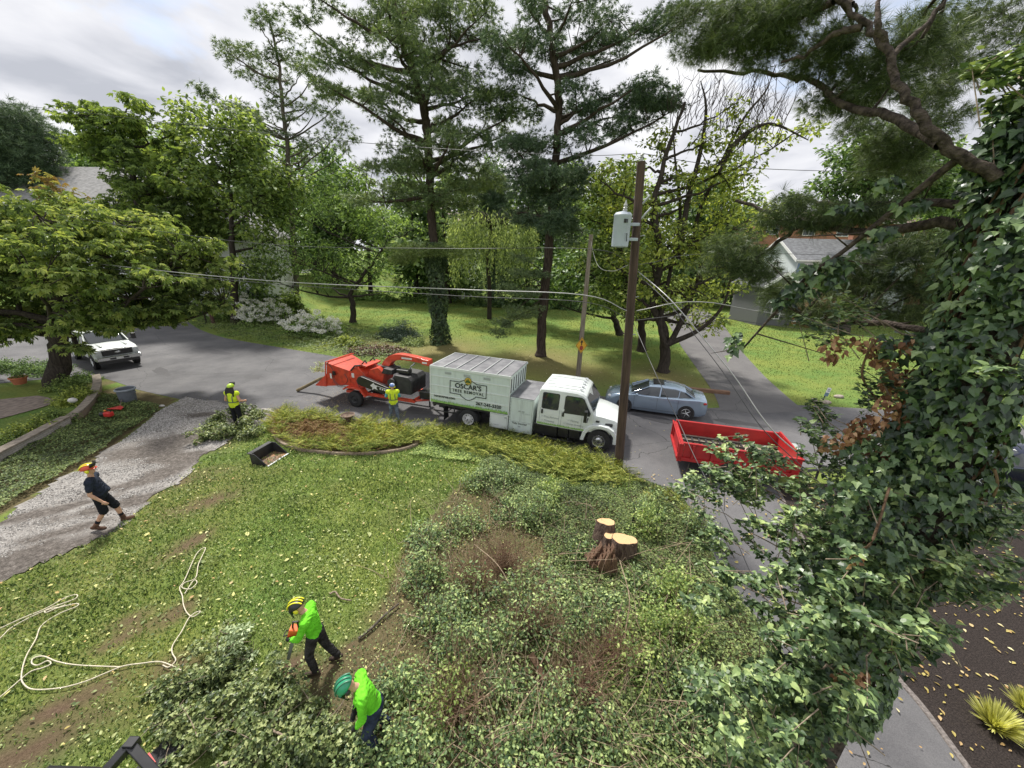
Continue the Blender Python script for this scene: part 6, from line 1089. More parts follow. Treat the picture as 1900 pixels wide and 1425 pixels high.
# ---------------------------------------------------------------- red dump body truck
q0, q1, q2_, q3 = G(1248, 778, 1.2), G(1438, 802, 1.2), G(1268, 824, 1.2), G(1467, 854, 1.2)
DH = math.atan2((q1-q0).y, (q1-q0).x); dL = (q1-q0).length; dW = 2.0
dmp = thing('dump_trailer', 'open red dump trailer with a plank floor parked under the ivy branches', 'trailer', Vector((q2_.x, q2_.y, .012)), DH)
z0, z1_ = .70, 1.20
mb = MB(); mb.b2((.05, .0, z0), (dL, .05, z1_)); mb.b2((.05, dW-.05, z0), (dL, dW, z1_)); mb.b2((dL-.06, .05, z0), (dL, dW-.05, z1_+.12)); mb.b2((0, -.03, z1_), (dL+.02, .07, z1_+.05)); mb.b2((0, dW-.07, z1_), (dL+.02, dW+.03, z1_+.05)); 
for k in range(6): mb.b2((.3+k*.6, -.06, z0-.05), (.38+k*.6, 0, z1_))
mb.b2((0, -.06, z0-.12), (dL, .04, z0)); mb.b2((0, dW-.04, z0-.12), (dL, dW+.06, z0)); mb.build('bed_wall', M_redd, dmp, bevel=.01)
mb = MB(); mb.b2((-.06, .0, z0-.18), (.04, dW, z1_-.02)); mb.b2((-.12, .0, z0-.2), (-.06, .08, z1_)); mb.b2((-.12, dW-.08, z0-.2), (-.06, dW, z1_)); mb.b2((-.14, .1, z0-.15), (-.06, dW-.1, z0-.05)); mb.b2((-.10, .3, z0), (-.06, .36, z1_-.1)); mb.b2((-.10, dW-.36, z0), (-.06, dW-.3, z1_-.1)); mb.tube([(-.1, -.05, z1_-.02), (-.1, dW+.05, z1_-.02)], .03, 8); mb.build('tailgate', M_redd, dmp, bevel=.01)
mb = MB(); mb.b2((.04, .05, z0-.04), (dL-.06, dW-.05, z0)); mb.build('bed_floor', mat('plank_floor', (.42, .35, .27), .85, c2=(.26, .21, .16), vs_=4, bump=.3, stretch=(.5, 5, 1)), dmp)
mb = MB(); mb.b2((.2, dW-.75, z0+.02), (2.3, dW-.71, z0+.10)); mb.b2((.2, dW-.4, z0+.02), (2.3, dW-.36, z0+.10))
for k in range(9): mb.b2((.3+k*.24, dW-.71, z0+.03), (.36+k*.24, dW-.4, z0+.07))
o = mb.build('ladder', M_darkm, None); o.location = dmp.location; o.rotation_euler = dmp.rotation_euler; tag(o, 'dark ladder rack lying on the floor of the red dump trailer', 'ladder')
mb = MB(); mb.b2((.1, .45, .5), (dL+.3, .55, .66)); mb.b2((.1, dW-.55, .5), (dL+.3, dW-.45, .66)); mb.tube([(dL+.3, .5, .58), (dL+1.35, dW/2, .58)], .05, 6); mb.tube([(dL+.3, dW-.5, .58), (dL+1.35, dW/2, .58)], .05, 6); mb.b2((dL+1.2, dW/2-.08, .5), (dL+1.55, dW/2+.08, .64)); mb.tube([(dL+1.0, dW/2, .05), (dL+1.0, dW/2, .9)], .04, 8); mb.build('trailer_frame', M_darkm, dmp)
mb = MB(); mb.b2((dL+.05, dW-.95, .72), (dL+.40, dW-.4, 1.08)); mb.build('pump_box', M_greyd, dmp, bevel=.03)
for x_ in (dL*.42, dL*.42+.86):
    wheel(dmp, (x_, -.02, .36), .36, .2, .2, M_whiter); wheel(dmp, (x_, dW+.02, .36), .36, .2, .2, M_whiter, side=1)
# ---------------------------------------------------------------- white pickup at the left
PHd = R(-31); pf0 = G(181, 676, .5); pf0.z = 0; pf1 = pf0+Vector((-math.sin(PHd), math.cos(PHd), 0))*2.0      # heading perpendicular to the bumper
pk = thing('pickup_truck', 'white pickup truck with chrome bumper parked under the horse chestnut', 'pickup truck', (pf0+pf1)/2+Vector((0, 0, .012)), PHd); PW = 2.03; h = PW/2
# x=0 at the front bumper, body extends to -x
mb = MB()
def ps(x, w_, zt, zb, sh_=.06): return [(x, -w_*.98, zb), (x, -w_, zb+.2), (x, -w_, zt-sh_-.08), (x, -w_*.93, zt-.02), (x, 0, zt+.02), (x, w_*.93, zt-.02), (x, w_, zt-sh_-.08), (x, w_, zb+.2), (x, w_*.98, zb)]
loft(mb, [ps(-6.3, .95, 1.42, .62), ps(-4.0, 1.0, 1.42, .6), ps(-1.75, 1.0, 1.42, .6), ps(-1.0, 1.0, 1.38, .62), ps(-.35, .99, 1.33, .65), ps(-.18, .95, 1.25, .68)]); mb.build('body', M_wpaint, pk, smooth=35)
mb = MB(); mb.b2((-1.5, -.6, 1.36), (-.4, -.5, 1.42)); mb.b2((-1.5, .5, 1.36), (-.4, .6, 1.42)); mb.build('hood_bulge', M_wpaint, pk, bevel=.03)
def pc(x, zt, wb=.97, wt=.80): return [(x, -wb, 1.38), (x, -wt, zt-.08), (x, -wt*.9, zt), (x, 0, zt+.03), (x, wt*.9, zt), (x, wt, zt-.08), (x, wb, 1.38)]
mb = MB(); loft(mb, [pc(-4.15, 1.75), pc(-3.95, 1.98), pc(-2.6, 2.02), pc(-2.35, 1.97), pc(-1.62, 1.45)]); mb.build('cab', M_glass, pk, smooth=30)
mb = MB(); loft(mb, [[(x, -w_, z-.10), (x, -w_*.88, z), (x, 0, z+.03), (x, w_*.88, z), (x, w_, z-.10), (x, 0, z-.06)] for x, w_, z in ((-4.0, .82, 1.96), (-3.9, .82, 2.0), (-2.6, .82, 2.04), (-2.38, .82, 2.0))]); 
for s_ in (-1, 1):
    for a, b_ in (((-1.62, .96*s_, 1.40), (-2.38, .81*s_, 1.94)), ((-3.0, .97*s_, 1.38), (-3.0, .82*s_, 1.95)), ((-4.15, .97*s_, 1.38), (-3.95, .82*s_, 1.92))): mb.tube([a, b_], .045, 6)
mb.build('cab_roof', M_wpaint, pk, smooth=40)
mb = MB(); mb.b2((-.17, -.66, .86), (-.10, .66, 1.20)); mb.build('grille', M_blackp, pk, bevel=.02); mb = MB(); [mb.b2((-.11, -.64, .90+k*.09), (-.085, .64, .925+k*.09)) for k in range(4)]; mb.build('grille_bar', M_darkm, pk); mb = MB(); mb.lathe([(0, -.09), (.09, -.085), (.1, -.07)], (0, 0, 1.03), 20, 'z', cap=False); 
o = MB(); o.sph((-.08, 0, 1.04), (.02, .13, .055), 10); o.build('badge', M_chrome, pk, smooth=60)
for s_ in (-1, 1):
    mb = MB(); mb.b2((-.30, s_*.68, .90), (-.10, s_*.97, 1.18)); mb.build('headlight', M_lamp, pk, bevel=.03); mb = MB(); mb.tube([(-1.75, s_*.97, 1.45), (-1.75, s_*1.2, 1.5)], .03, 6); mb.b2((-1.82, s_*1.16, 1.42), (-1.70, s_*1.4, 1.78)); mb.build('mirror', M_blackp, pk, bevel=.03)
    for x_ in (-1.0, -4.9):
        mb = MB(); mb.lathe([(.0, 0), (.5, 0), (.5, .02), (0, .02)], (x_, s_*(1.002)-.01, .48), 24, 'y'); mb.build('wheel_arch', M_darkm, pk, smooth=40); wheel(pk, (x_, s_*.9, .42), .42, .27, .24, M_chrome, spokes=6, side=s_)
mb = MB(); mb.b2((-.16, -1.0, .58), (.04, 1.0, .82)); mb.b2((-.36, -1.02, .60), (-.16, -.9, .82)); mb.b2((-.36, .9, .60), (-.16, 1.02, .82)); mb.build('bumper', M_chrome, pk, bevel=.04); mb = MB(); mb.b2((.03, -.42, .64), (.05, .42, .74)); mb.b2((-.12, -.9, .42), (-.02, .9, .58)); mb.build('lower_intake', M_blackp, pk); mb = MB(); mb.b2((.051, -.16, .63), (.058, .16, .76)); mb.build('plate', M_whiter, pk)
# ================================================================== PEOPLE
SKIN = mat('skin', (.55, .32, .22), .55, var=.08, vs_=12, spec=.4); SKIN2 = mat('skin_tan', (.45, .25, .17), .55, var=.08, vs_=12, spec=.4); HAIR = mat('hair_black', (.012, .010, .009), .6, var=.4, vs_=30, bump=.5, bs=60)
def cloth(n, c, v=.12): return mat(n, c, .85, var=v*1.6, vs_=7, bump=1.0, bs=9, spec=.2, detail=8)
C_lime = cloth('shirt_lime', (.16, .62, .03), .1); C_hiv = cloth('vest_yellow', (.58, .72, .04), .08); C_navy = cloth('cloth_navy', (.022, .028, .045)); C_black = cloth('cloth_black', (.014, .015, .02)); C_dark = cloth('cloth_charcoal', (.035, .033, .033), .3); C_jean = cloth('cloth_denim', (.13, .16, .21), .25); C_jeanD = cloth('cloth_dark_denim', (.03, .04, .075), .3); C_cyan = cloth('cloth_cyan', (.10, .38, .46)); C_boot = cloth('boot_brown', (.14, .08, .055), .3); C_bootD = cloth('boot_dark', (.07, .05, .042), .3); C_glove = cloth('glove_black', (.02, .02, .02)); C_refl = mat('reflective_tape', (.42, .45, .46), .4, var=.1); C_band = mat('tape_dark', (.10, .13, .10), .6, var=.1)
H_lime = mat('helmet_lime', (.42, .62, .04), .35, var=.08, coat=.4); H_green = mat('helmet_green', (.02, .33, .16), .3, var=.08, coat=.5); H_yel = mat('helmet_yellow', (.75, .72, .03), .35, var=.06, coat=.3); H_red = mat('helmet_red', (.62, .07, .03), .35, var=.06, coat=.3); H_blue = mat('helmet_blue', (.55, .62, .75), .35, c2=(.08, .16, .42), vs_=9, lo=.45, hi=.55, coat=.3); H_bk = mat('helmet_black', (.03, .03, .03), .4, var=.2); M_mesh = mat('visor_mesh', (.02, .022, .02), .6, var=.2)
def limb(mb, pts, r_, n=12):
    P = smooth_path([np.array(p, float) for p in pts], 4) if len(pts) > 2 else np.array(pts, float); t_ = np.linspace(0, 1, len(P)); rr = np.interp(t_, np.linspace(0, 1, len(r_)), r_); mb.tube(P, rr, n); mb.sph(P[0], rr[0], 7); mb.sph(P[-1], rr[-1], 7)
def bake(mb, name, mt, parent, vox=.012, it=4):
    me = bpy.data.meshes.new('t'); me.from_pydata(mb.v, [], mb.f); o = bpy.data.objects.new('t', me); C.objects.link(o); md = o.modifiers.new('r', 'REMESH'); md.mode = 'VOXEL'; md.voxel_size = vox; md.use_smooth_shade = True
    sm = o.modifiers.new('s', 'SMOOTH'); sm.factor = .5; sm.iterations = it
    dg = bpy.context.evaluated_depsgraph_get(); me2 = bpy.data.meshes.new_from_object(o.evaluated_get(dg)); bpy.data.objects.remove(o); me2.materials.clear(); me2.materials.append(mt)
    if name in ('shirt', 'trousers', 'shorts', 'vest'):
        n = len(me2.vertices); A = np.empty(n*3, np.float32); B = np.empty(n*3, np.float32); me2.vertices.foreach_get('co', A); me2.vertex_normals.foreach_get('vector', B); A = A.reshape(-1, 3); B = B.reshape(-1, 3)
        x, y, z = A.T; f = np.sin(x*31+2*np.sin(z*17)+y*9)*np.sin(z*23+3*np.sin(x*13)+y*21)+.6*np.sin(z*47+4*np.sin(y*19)+x*37)
        A = A+B*(np.abs(f)*-.011+.005)[:, None]; me2.vertices.foreach_set('co', A.astype(np.float32).ravel())
    o = bpy.data.objects.new(name, me2); C.objects.link(o); o.parent = parent; return o
def V3(*a): return np.array(a, float)
def torso(mb, J, f=0.0, belly=0.0):
    hip = (J['hl']+J['hr'])/2; ch = J['ch']; sh = (J['sl']+J['sr'])/2; ax = unit((J['sr']-J['sl'])[None])[0]; upv = unit((sh-hip)[None])[0]; fw_ = np.cross(upv, ax); L_ = np.linalg.norm(sh-hip)
    def ring(c, rx, ry, o=0): return [tuple(c+ax*rx*math.cos(a)+fw_*(ry*math.sin(a)+o)) for a in np.linspace(0, 2*math.pi, 17)[:-1]]
    s_ = [ring(hip-upv*.06, .13+f, .10+f), ring(hip+upv*.03, .165+f, .12+f), ring((hip*.65+ch*.35), .15+f, .115+f+belly, belly*.8), ring((hip*.3+ch*.7), .16+f, .12+f+belly*.5, belly*.4), ring(ch, .18+f, .125+f), ring(sh-upv*.03, .17+f, .105+f), ring(sh+upv*.05, .10+f, .08+f)]
    loft(mb, s_); limb(mb, [J['sl'], J['sr']], [.075+f, .08+f, .075+f])
def hand(mb, w, d_, palm_n, curl=.5, s=1):
    d_ = unit(np.array(d_, float)[None])[0]; n_ = np.array(palm_n, float); n_ = unit((n_-n_.dot(d_)*d_)[None])[0]; side = np.cross(d_, n_)*s; w = np.array(w, float)
    limb(mb, [w, w+d_*.05, w+d_*.085], [.026, .034, .036]); mb.sph(w+d_*.06+side*.016, .026, 6); mb.sph(w+d_*.06-side*.016, .026, 6)
    for k, l in enumerate((.070, .080, .074, .058)):
        b = w+d_*.09+side*(.030-.020*k); c1 = b+d_*l*.45+n_*l*.15*curl; c2 = c1+d_*l*.3*(1-curl)+n_*l*.42*curl; c3 = c2+d_*l*.15*(1-2*curl)+n_*l*.25*curl; limb(mb, [b, c1, c2, c3], [.0105, .010, .0095, .008], 8)
    t_ = w+d_*.03+side*.03; limb(mb, [t_, t_+side*.028+d_*.02, t_+side*.038+d_*.045+n_*.02], [.013, .012, .010], 8)
def head(mb, c, upv, fw_, r=.098):
    upv = unit(np.array(upv, float)[None])[0]; fw_ = unit((np.array(fw_)-np.dot(fw_, upv)*upv)[None])[0]; sd = np.cross(fw_, upv); M = Matrix((sd, fw_, upv)).transposed()
    def P(x, y, z): return np.array(c)+sd*x+fw_*y+upv*z
    b0 = len(mb.v); mb.sph((0, 0, 0), (.078, .098, .115), 12); mb.v[b0:] = [tuple(np.array(M @ Vector(v))+np.array(c)) for v in mb.v[b0:]]
    b0 = len(mb.v); mb.sph((0, .035, -.07), (.058, .055, .05), 8); mb.v[b0:] = [tuple(np.array(M @ Vector(v))+np.array(c)) for v in mb.v[b0:]]
    limb(mb, [P(0, .088, .01), P(0, .118, -.025)], [.011, .017], 8); limb(mb, [P(-.022, .082, -.062), P(.022, .082, -.062)], [.011, .011], 6)
    for s_ in (-1, 1): limb(mb, [P(.078*s_, -.005, .015), P(.086*s_, -.01, -.02)], [.016, .013], 6)
    return P, M
def helmet(parent, c, P, M, shell, stripe=None, visor='down', muff=H_yel, brim=True):
    mb = MB(); mb.sph((0, 0, 0), (.118, .140, .125), 14); k = 28; vs_ = [v for v in mb.v]; fs = [f for f in mb.f if all(vs_[i][2] > -.012 for i in f)]; mb.f = fs; mb.mi = [0]*len(fs)
    mb.v = [tuple(np.array(M @ (Vector(v)*1.0+Vector((0, -.005, .035))))+np.array(c)) for v in mb.v]
    if brim: 
        a = np.linspace(R(35), R(145), 9); b0 = len(mb.v); pts = [(1.18*.1*math.cos(t_)*1.0, .138*math.sin(t_)-.005, .026) for t_ in a]+[(.105*math.cos(t_), .138*math.sin(t_)+.03, .012) for t_ in a]
        mb.add([tuple(np.array(M @ Vector(p))+np.array(c)) for p in pts], [(i, i+1, i+10, i+9) for i in range(8)])
    o = mb.build('helmet', shell, parent, smooth=60); so_ = o.modifiers.new('s', 'SOLIDIFY'); so_.thickness = .006
    if stripe:
        mb = MB()
        for x0, w_ in ((-.055, .012), (0, .014), (.055, .012)):
            pts = [];
            for t_ in np.linspace(R(15), R(165), 12):
                rr = 1.03; y = .140*rr*math.cos(t_); z = .125*rr*math.sin(t_)*math.sqrt(max(0, 1-(x0/.118)**2)); pts.append(tuple(np.array(M @ Vector((x0, y-.005, z+.035)))+np.array(c)))
            mb.tube(pts, w_, 6)
        mb.build('helmet_rib', stripe, o, smooth=60)
    if muff is not None:
        for s_ in (-1, 1): mb = MB(); mb.sph(P(s_*.102, -.005, -.005), (.03, .04, .048), 8, rot=M.to_euler()); mb.build('ear_muff', muff, o, smooth=60)
    if visor:
        mb = MB(); z0, z1_, yy = (.02, -.12, .15) if visor == 'down' else (.08, .17, .12); a = np.linspace(R(30), R(150), 9)
        p0 = [(.125*math.cos(t_), .15*math.sin(t_), z0 if visor == 'down' else .07) for t_ in a]; p1 = [(.12*math.cos(t_), (.165 if visor == 'down' else .20)*math.sin(t_), z1_) for t_ in a]
        mb.add([tuple(np.array(M @ Vector(p))+np.array(c)) for p in p0+p1], [(i, i+1, i+10, i+9) for i in range(8)]); vo = mb.build('visor', M_mesh, o, smooth=60); s2 = vo.modifiers.new('s', 'SOLIDIFY'); s2.thickness = .004
    return o
def person(label, loc, rz, J, top, bottom, boots, sleeves='long', shorts=False, glove=False, skin=SKIN, helm=None, vest=None, belly=0.0, scale=1.0, hair=False, up_h=(0, 0, 1), fw_h=(0, 1, 0), under=None, vis='down', muff=H_yel, stripe=None, curl=.5):
    J = {k: V3(*v) for k, v in J.items()}; root = thing('person', label, 'person', loc, rz); root.scale = (scale,)*3
    mb = MB(); torso(mb, J, -.012, belly*.9); neck = (J['sl']+J['sr'])/2; limb(mb, [neck, J['hd']-unit(np.array([up_h]))[0]*.06], [.062, .056]); P, M = head(mb, J['hd'], up_h, fw_h)
    for s_, h_ in (('l', 1), ('r', -1)):
        limb(mb, [J['s'+s_], (J['s'+s_]+J['e'+s_])/2, J['e'+s_]], [.056, .050, .042]); limb(mb, [J['e'+s_], (J['e'+s_]*.7+J['w'+s_]*.3), J['w'+s_]], [.042, .043, .028]); (hand if not glove else (lambda *a_: None))(mb, J['w'+s_], J.get('hd'+s_, J['w'+s_]-J['e'+s_]), J.get('pn'+s_, V3(0, 0, -1) if False else V3(-h_*0.6*0+(.6 if s_ == 'l' else -.6), .3, -.3)), curl, 1 if s_ == 'l' else -1)
        limb(mb, [J['h'+s_], (J['h'+s_]+J['k'+s_])/2, J['k'+s_]], [.088, .078, .056]); limb(mb, [J['k'+s_], J['k'+s_]*.65+J['a'+s_]*.35, J['a'+s_]], [.055, .058, .036])
    bake(mb, 'body', skin, root, .0095, 2)
    mb = MB(); torso(mb, J, .016, belly)
    for s_ in 'lr':
        S_, E_, W_ = J['s'+s_], J['e'+s_], J['w'+s_]
        if sleeves == 'long': limb(mb, [S_, (S_+E_)/2, E_], [.076, .066, .056]); limb(mb, [E_, E_*.5+W_*.5, E_*.08+W_*.92], [.056, .052, .040])
        elif sleeves == 'short': limb(mb, [S_, S_*.6+E_*.4, S_*.35+E_*.65], [.078, .074, .066])
        else: limb(mb, [S_, S_*.9+E_*.1], [.07, .066])
    bake(mb, 'shirt', top, root, .013, 5)
    mb = MB(); hip = (J['hl']+J['hr'])/2; mb.sph(hip+V3(0, -.01, .01), (.17, .135, .12), 10)
    for s_ in 'lr':
        H_, K_, A_ = J['h'+s_], J['k'+s_], J['a'+s_]; limb(mb, [H_, (H_+K_)/2, K_], [.112, .098, .076 if not shorts else .092])
        if not shorts: limb(mb, [K_, K_*.5+A_*.5, A_+V3(0, 0, .02)], [.076, .073, .064])
    bake(mb, 'shorts' if shorts else 'trousers', bottom, root, .013, 4)
    for s_ in 'lr':
        mb = MB(); A_ = J['a'+s_]; T_ = J['t'+s_]; fd = unit((T_-A_)[None])[0]; up_ = unit((J['k'+s_]-A_)[None])[0]; limb(mb, [A_+up_*.08, A_, A_-up_*.02], [.058, .056, .05]); heel = A_-up_*.055-fd*.04; limb(mb, [heel, heel*.6+T_*.4, T_], [.043, .048, .042]); bake(mb, 'boot', boots, root, .013, 3)
        if shorts: mb = MB(); limb(mb, [A_+up_*.07, A_+up_*.15], [.05, .055]); bake(mb, 'sock', C_black, root, .013, 1)
    if glove:
        for s_ in 'lr':
            mb = MB(); W_ = J['w'+s_]; dd = J.get('hd'+s_, W_-J['e'+s_]); 
            hand(mb, W_, dd, V3(.6 if s_ == 'l' else -.6, .3, -.3), curl, 1 if s_ == 'l' else -1); mb.v = [tuple(v) for v in mb.v]; limb(mb, [W_-unit(dd[None])[0]*.05, W_], [.042, .038]); bake(mb, 'glove', C_glove, root, .008, 1).scale = (1.0,)*3
    if helm is not None: helmet(root, J['hd'], P, M, helm, stripe, vis, muff)
    if hair:
        mb = MB(); 
        for k in range(9): a = (k-4)*.028; limb(mb, [J['hd']+V3(a, -.07, .0), J['hd']+V3(a*1.5, -.11, -.16), J['hd']+V3(a*1.2, -.13, -.34-.02*(k % 3))], [.03, .032, .012], 8)
        bake(mb, 'hair', HAIR, root, .012, 1)
    mb = MB()
    for s_ in (-1, 1): mb.sph(P(s_*.03, .088, .012), .011, 6)
    mb.build('eyes', HAIR, root, smooth=60)
    if vest is not None:
        mb = MB(); torso(mb, J, .032, belly); mb.sph((J['sl']+J['sr'])/2, .05, 6); vo = bake(mb, 'vest', vest, root, .013, 4)
        ch = J['ch']; mb = MB()
        def rg(c, rx, ry): return [tuple(c+V3(rx*math.cos(a), ry*math.sin(a), 0)) for a in np.linspace(0, 2*math.pi, 21)]
        mid = (hip*.45+ch*.55); mb.tube(rg(mid, .192, .155+belly), .018, 6, cap=False)
        for x_ in (-.1, .1): mb.tube([mid+V3(x_, -.145, 0), ch+V3(x_, -.150, 0), ch+V3(x_, -.11, .15)], .017, 6)
        mb.build('reflective_tape', C_band, vo, smooth=60)
    return root
base = dict(hd=(0, .03, 1.66), sl=(-.19, 0, 1.43), sr=(.19, 0, 1.43), ch=(0, 0, 1.24), hl=(-.09, 0, .93), hr=(.09, 0, .93), kl=(-.11, .02, .50), kr=(.11, .02, .50), al=(-.12, 0, .10), ar=(.12, 0, .10), tl=(-.14, .17, .045), tr=(.14, .17, .045), el=(-.28, .0, 1.15), er=(.28, 0, 1.15), wl=(-.24, .15, .93), wr=(.24, .15, .93))
def J_(**k): d_ = dict(base); d_.update(k); return d_
person('person in yellow vest with long black hair standing beside the cut branches', G(444, 792), R(-4), J_(el=(-.30, -.02, 1.14), wl=(-.22, .18, 1.02), er=(.30, -.03, 1.14), wr=(.30, .17, 1.08)), C_black, C_black, C_bootD, sleeves='none', skin=SKIN, helm=H_lime, vest=C_hiv, hair=True, vis='up', muff=None, scale=1.06)
person('person in cyan shirt, yellow vest and blue-white helmet working at the chipper guard', G(733, 783), R(12), J_(el=(-.30, .12, 1.18), wl=(-.32, .36, 1.22), er=(.26, .16, 1.16), wr=(.05, .38, 1.12), kl=(-.14, .05, .5), al=(-.2, -.02, .1), tl=(-.22, .15, .045), kr=(.12, .0, .5), ar=(.16, -.05, .1), tr=(.18, .12, .045)), C_cyan, C_jean, C_bootD, sleeves='long', skin=SKIN, helm=H_blue, vest=C_hiv, vis=None, scale=1.0)
person('stocky person in navy t-shirt, black shorts and red-yellow helmet striding over the gravel', G(205, 976), R(-58), J_(hd=(0, -.0, 1.69), ch=(0, .02, 1.24), sl=(-.20, -.01, 1.43), sr=(.20, -.01, 1.43), hl=(-.10, .02, .93), hr=(.10, .02, .93), el=(-.30, -.12, 1.18), wl=(-.27, .05, 1.0), er=(.30, -.03, 1.14), wr=(.30, .13, .90), kr=(.10, .02, .52), ar=(.10, -.22, .15), tr=(.11, -.07, .045), kl=(-.1, .19, .52), al=(-.1, .25, .10), tl=(-.1, .43, .06)), C_navy, C_black, C_boot, sleeves='short', shorts=True, skin=SKIN, helm=H_red, stripe=H_yel, belly=.055, vis='up', muff=H_yel, up_h=(0, -.15, 1), fw_h=(0, 1, .2), scale=1.03)
p4 = G(594, 1240); 
person('person in bright green shirt and yellow-striped helmet holding a chainsaw down', p4, R(98), J_(hd=(0, .17, 1.60), sl=(-.19, .01, 1.41), sr=(.19, .04, 1.39), ch=(0, .0, 1.22), hl=(-.09, -.02, .93), hr=(.09, -.04, .93), el=(-.27, .12, 1.14), wl=(-.14, .33, 1.00), er=(.28, .04, 1.12), wr=(.10, .28, .94), kl=(-.10, .10, .50), al=(-.10, .04, .09), tl=(-.12, .21, .045), kr=(.12, -.12, .50), ar=(.13, -.30, .13), tr=(.13, -.16, .045)), C_lime, C_dark, C_bootD, glove=True, helm=H_bk, stripe=H_yel, up_h=(0, .45, 1), fw_h=(0, 1, -.55), scale=.94, curl=.85)
p5 = G(704, 1376)
person('person in bright green shirt, dark jeans and green helmet bending over the ivy pile', p5, R(116), J_(hd=(.0, .32, 1.51), sl=(-.19, .15, 1.36), sr=(.19, .13, 1.34), ch=(0, .10, 1.18), hl=(-.09, 0, .90), hr=(.09, 0, .90), el=(-.26, .17, 1.08), wl=(-.16, .27, .83), er=(.24, .17, 1.06), wr=(.10, .28, .81), kl=(-.12, .16, .50), al=(-.14, .02, .10), tl=(-.15, .19, .045), kr=(.13, .04, .50), ar=(.16, -.16, .10), tr=(.18, .0, .045)), C_lime, C_jeanD, C_boot, glove=True, helm=H_green, stripe=mat('helmet_rib_green', (.04, .17, .10), .4, var=.1), up_h=(0, .9, 1), fw_h=(0, 1, -.9), muff=H_bk, scale=.97, curl=.6)
# chainsaw in the fourth person's hands (thing of its own)
cs_ = thing('chainsaw', 'orange chainsaw with long bar pointing down, held by the yellow-helmeted person', 'chainsaw'); Mz = Matrix.Rotation(R(98), 4, 'Z'); cs_.location = p4+(Mz @ Vector((.0, .33, .93)))*.94; cs_.rotation_euler = (R(-72), 0, R(98)); cs_.scale = (.9,)*3
mb = MB(); mb.b2((-.08, -.2, -.06), (.08, .06, .10)); mb.build('engine_housing', mat('saw_orange', (.75, .14, .03), .4, var=.1), cs_, bevel=.02); mb = MB(); mb.tube([(-.05, -.05, .10), (-.05, 0, .17), (.07, 0, .17), (.09, -.02, .0)], .012, 8); mb.tube([(0, -.2, .06), (0, -.33, .07), (0, -.36, .0), (0, -.2, -.05)], .018, 8); mb.b2((-.07, .05, -.05), (.05, .1, .08)); mb.build('handle', M_black, cs_, smooth=40)
mb = MB(); mb.prism([(-.035, 0), (.035, 0), (.03, .68), (0, .72), (-.03, .68)], .045, .055); mb.v = [(v[1]-.05+.06, v[2]+.06, v[0]+.01) for v in mb.v]; mb.build('bar', M_steel, cs_)
# ================================================================== PROPS ON THE NEAR SIDE
M_rubber = mat('bin_grey', (.13, .145, .165), .6, var=.1, vs_=6, spec=.4); bn = thing('refuse_bin', 'round dark grey rubbish bin standing open on the ground cover by the street', 'bin', G(240, 747)); mb = MB(); mb.lathe([(0, 0), (.27, 0), (.30, .05), (.33, .62), (.345, .68), (.36, .70), (.35, .72), (.325, .70), (.31, .6), (.25, .06), (0, .05)], n=32, cap=False); mb.build('barrel', M_rubber, bn, smooth=35); mb = MB(); mb.lathe([(.345, .64), (.385, .66), (.39, .70), (.36, .74), (.335, .72), (.345, .66)], n=32, cap=False); mb.build('rim', mat('bin_rim', (.24, .27, .30), .5, var=.1), bn, smooth=40)
for s_ in (-1, 1): mb = MB(); mb.tube([(s_*.34, -.08, .60), (s_*.42, -.07, .56), (s_*.42, .07, .56), (s_*.34, .08, .60)], .018, 6); mb.build('handle', M_rubber, bn, smooth=40)
M_red2 = mat('red_plastic', (.55, .035, .03), .45, var=.1, vs_=8)
shv = thing('leaf_rake', 'red plastic fan rake with a pale handle lying on the ground cover', 'rake', G(218, 764)+Vector((0, 0, .2))); mb = MB(); mb.prism([(-.3, -.12), (.38, -.16), (.3, .05), (-.1, .3)], -.01, .01); mb.v = [(v[0], v[2], v[1]+.04*math.sin(v[0]*9)) for v in mb.v]; mb.build('rake_head', M_red2, shv); mb = MB(); mb.tube([(-.1, .28, .0), (-.55, .85, .08), (-.72, 1.1, .12)], .014, 6); mb.build('handle', B_pale, shv, smooth=40)
gc_ = thing('fuel_can', 'red and black fuel can in the ground cover beside the rake', 'fuel can', G(203, 779)+Vector((0, 0, .16))); mb = MB(); mb.b2((-.1, -.11, 0), (.2, .11, .22)); mb.build('can', M_red2, gc_, bevel=.05); mb = MB(); mb.sph((-.2, 0, .1), (.14, .12, .11), 8); mb.tube([(-.05, 0, .2), (.0, 0, .3), (.14, 0, .3), (.18, 0, .22)], .02, 6); mb.build('cap_and_handle', M_black, gc_, smooth=50); mb = MB(); mb.sph((-.05, 0, .27), (.06, .05, .04), 6); mb.build('spout', M_amber, gc_, smooth=50)
# loader bucket on the lawn
BA, BB = G(468, 862), G(508, 838); bd = (BB-BA); BH = math.atan2(bd.y, bd.x); BL = bd.length; bk = thing('loader_bucket', 'black steel loader bucket lying open on the grass with a rusty floor', 'bucket', BA, BH); BD, BHt = .62, .42
M_bsteel = mat('bucket_black', (.03, .03, .034), .45, var=.4, vs_=4, metal=.2); M_rust = mat('rusty_floor', (.30, .15, .07), .8, c2=(.13, .09, .075), vs_=5, bump=.2)
mb = MB(); mb.b2((0, -.015, 0), (BL, .02, BHt)); mb.b2((0, .02, BHt-.03), (BL, .14, BHt)); mb.b2((0, -.03, BHt-.12), (BL, -.015, BHt+.0)); o = mb.build('back_plate', M_bsteel, bk, bevel=.006)
for x0 in (0, BL-.025):
    mb = MB(); mb.v = []; mb.prism([(-.02, 0), (-.02, BHt), (-.16, BHt), (-BD, .05), (-BD, 0)], x0, x0+.025); mb.v = [(v[1], v[0], v[2]) for v in mb.v]; mb.build('side_plate', M_bsteel, bk)
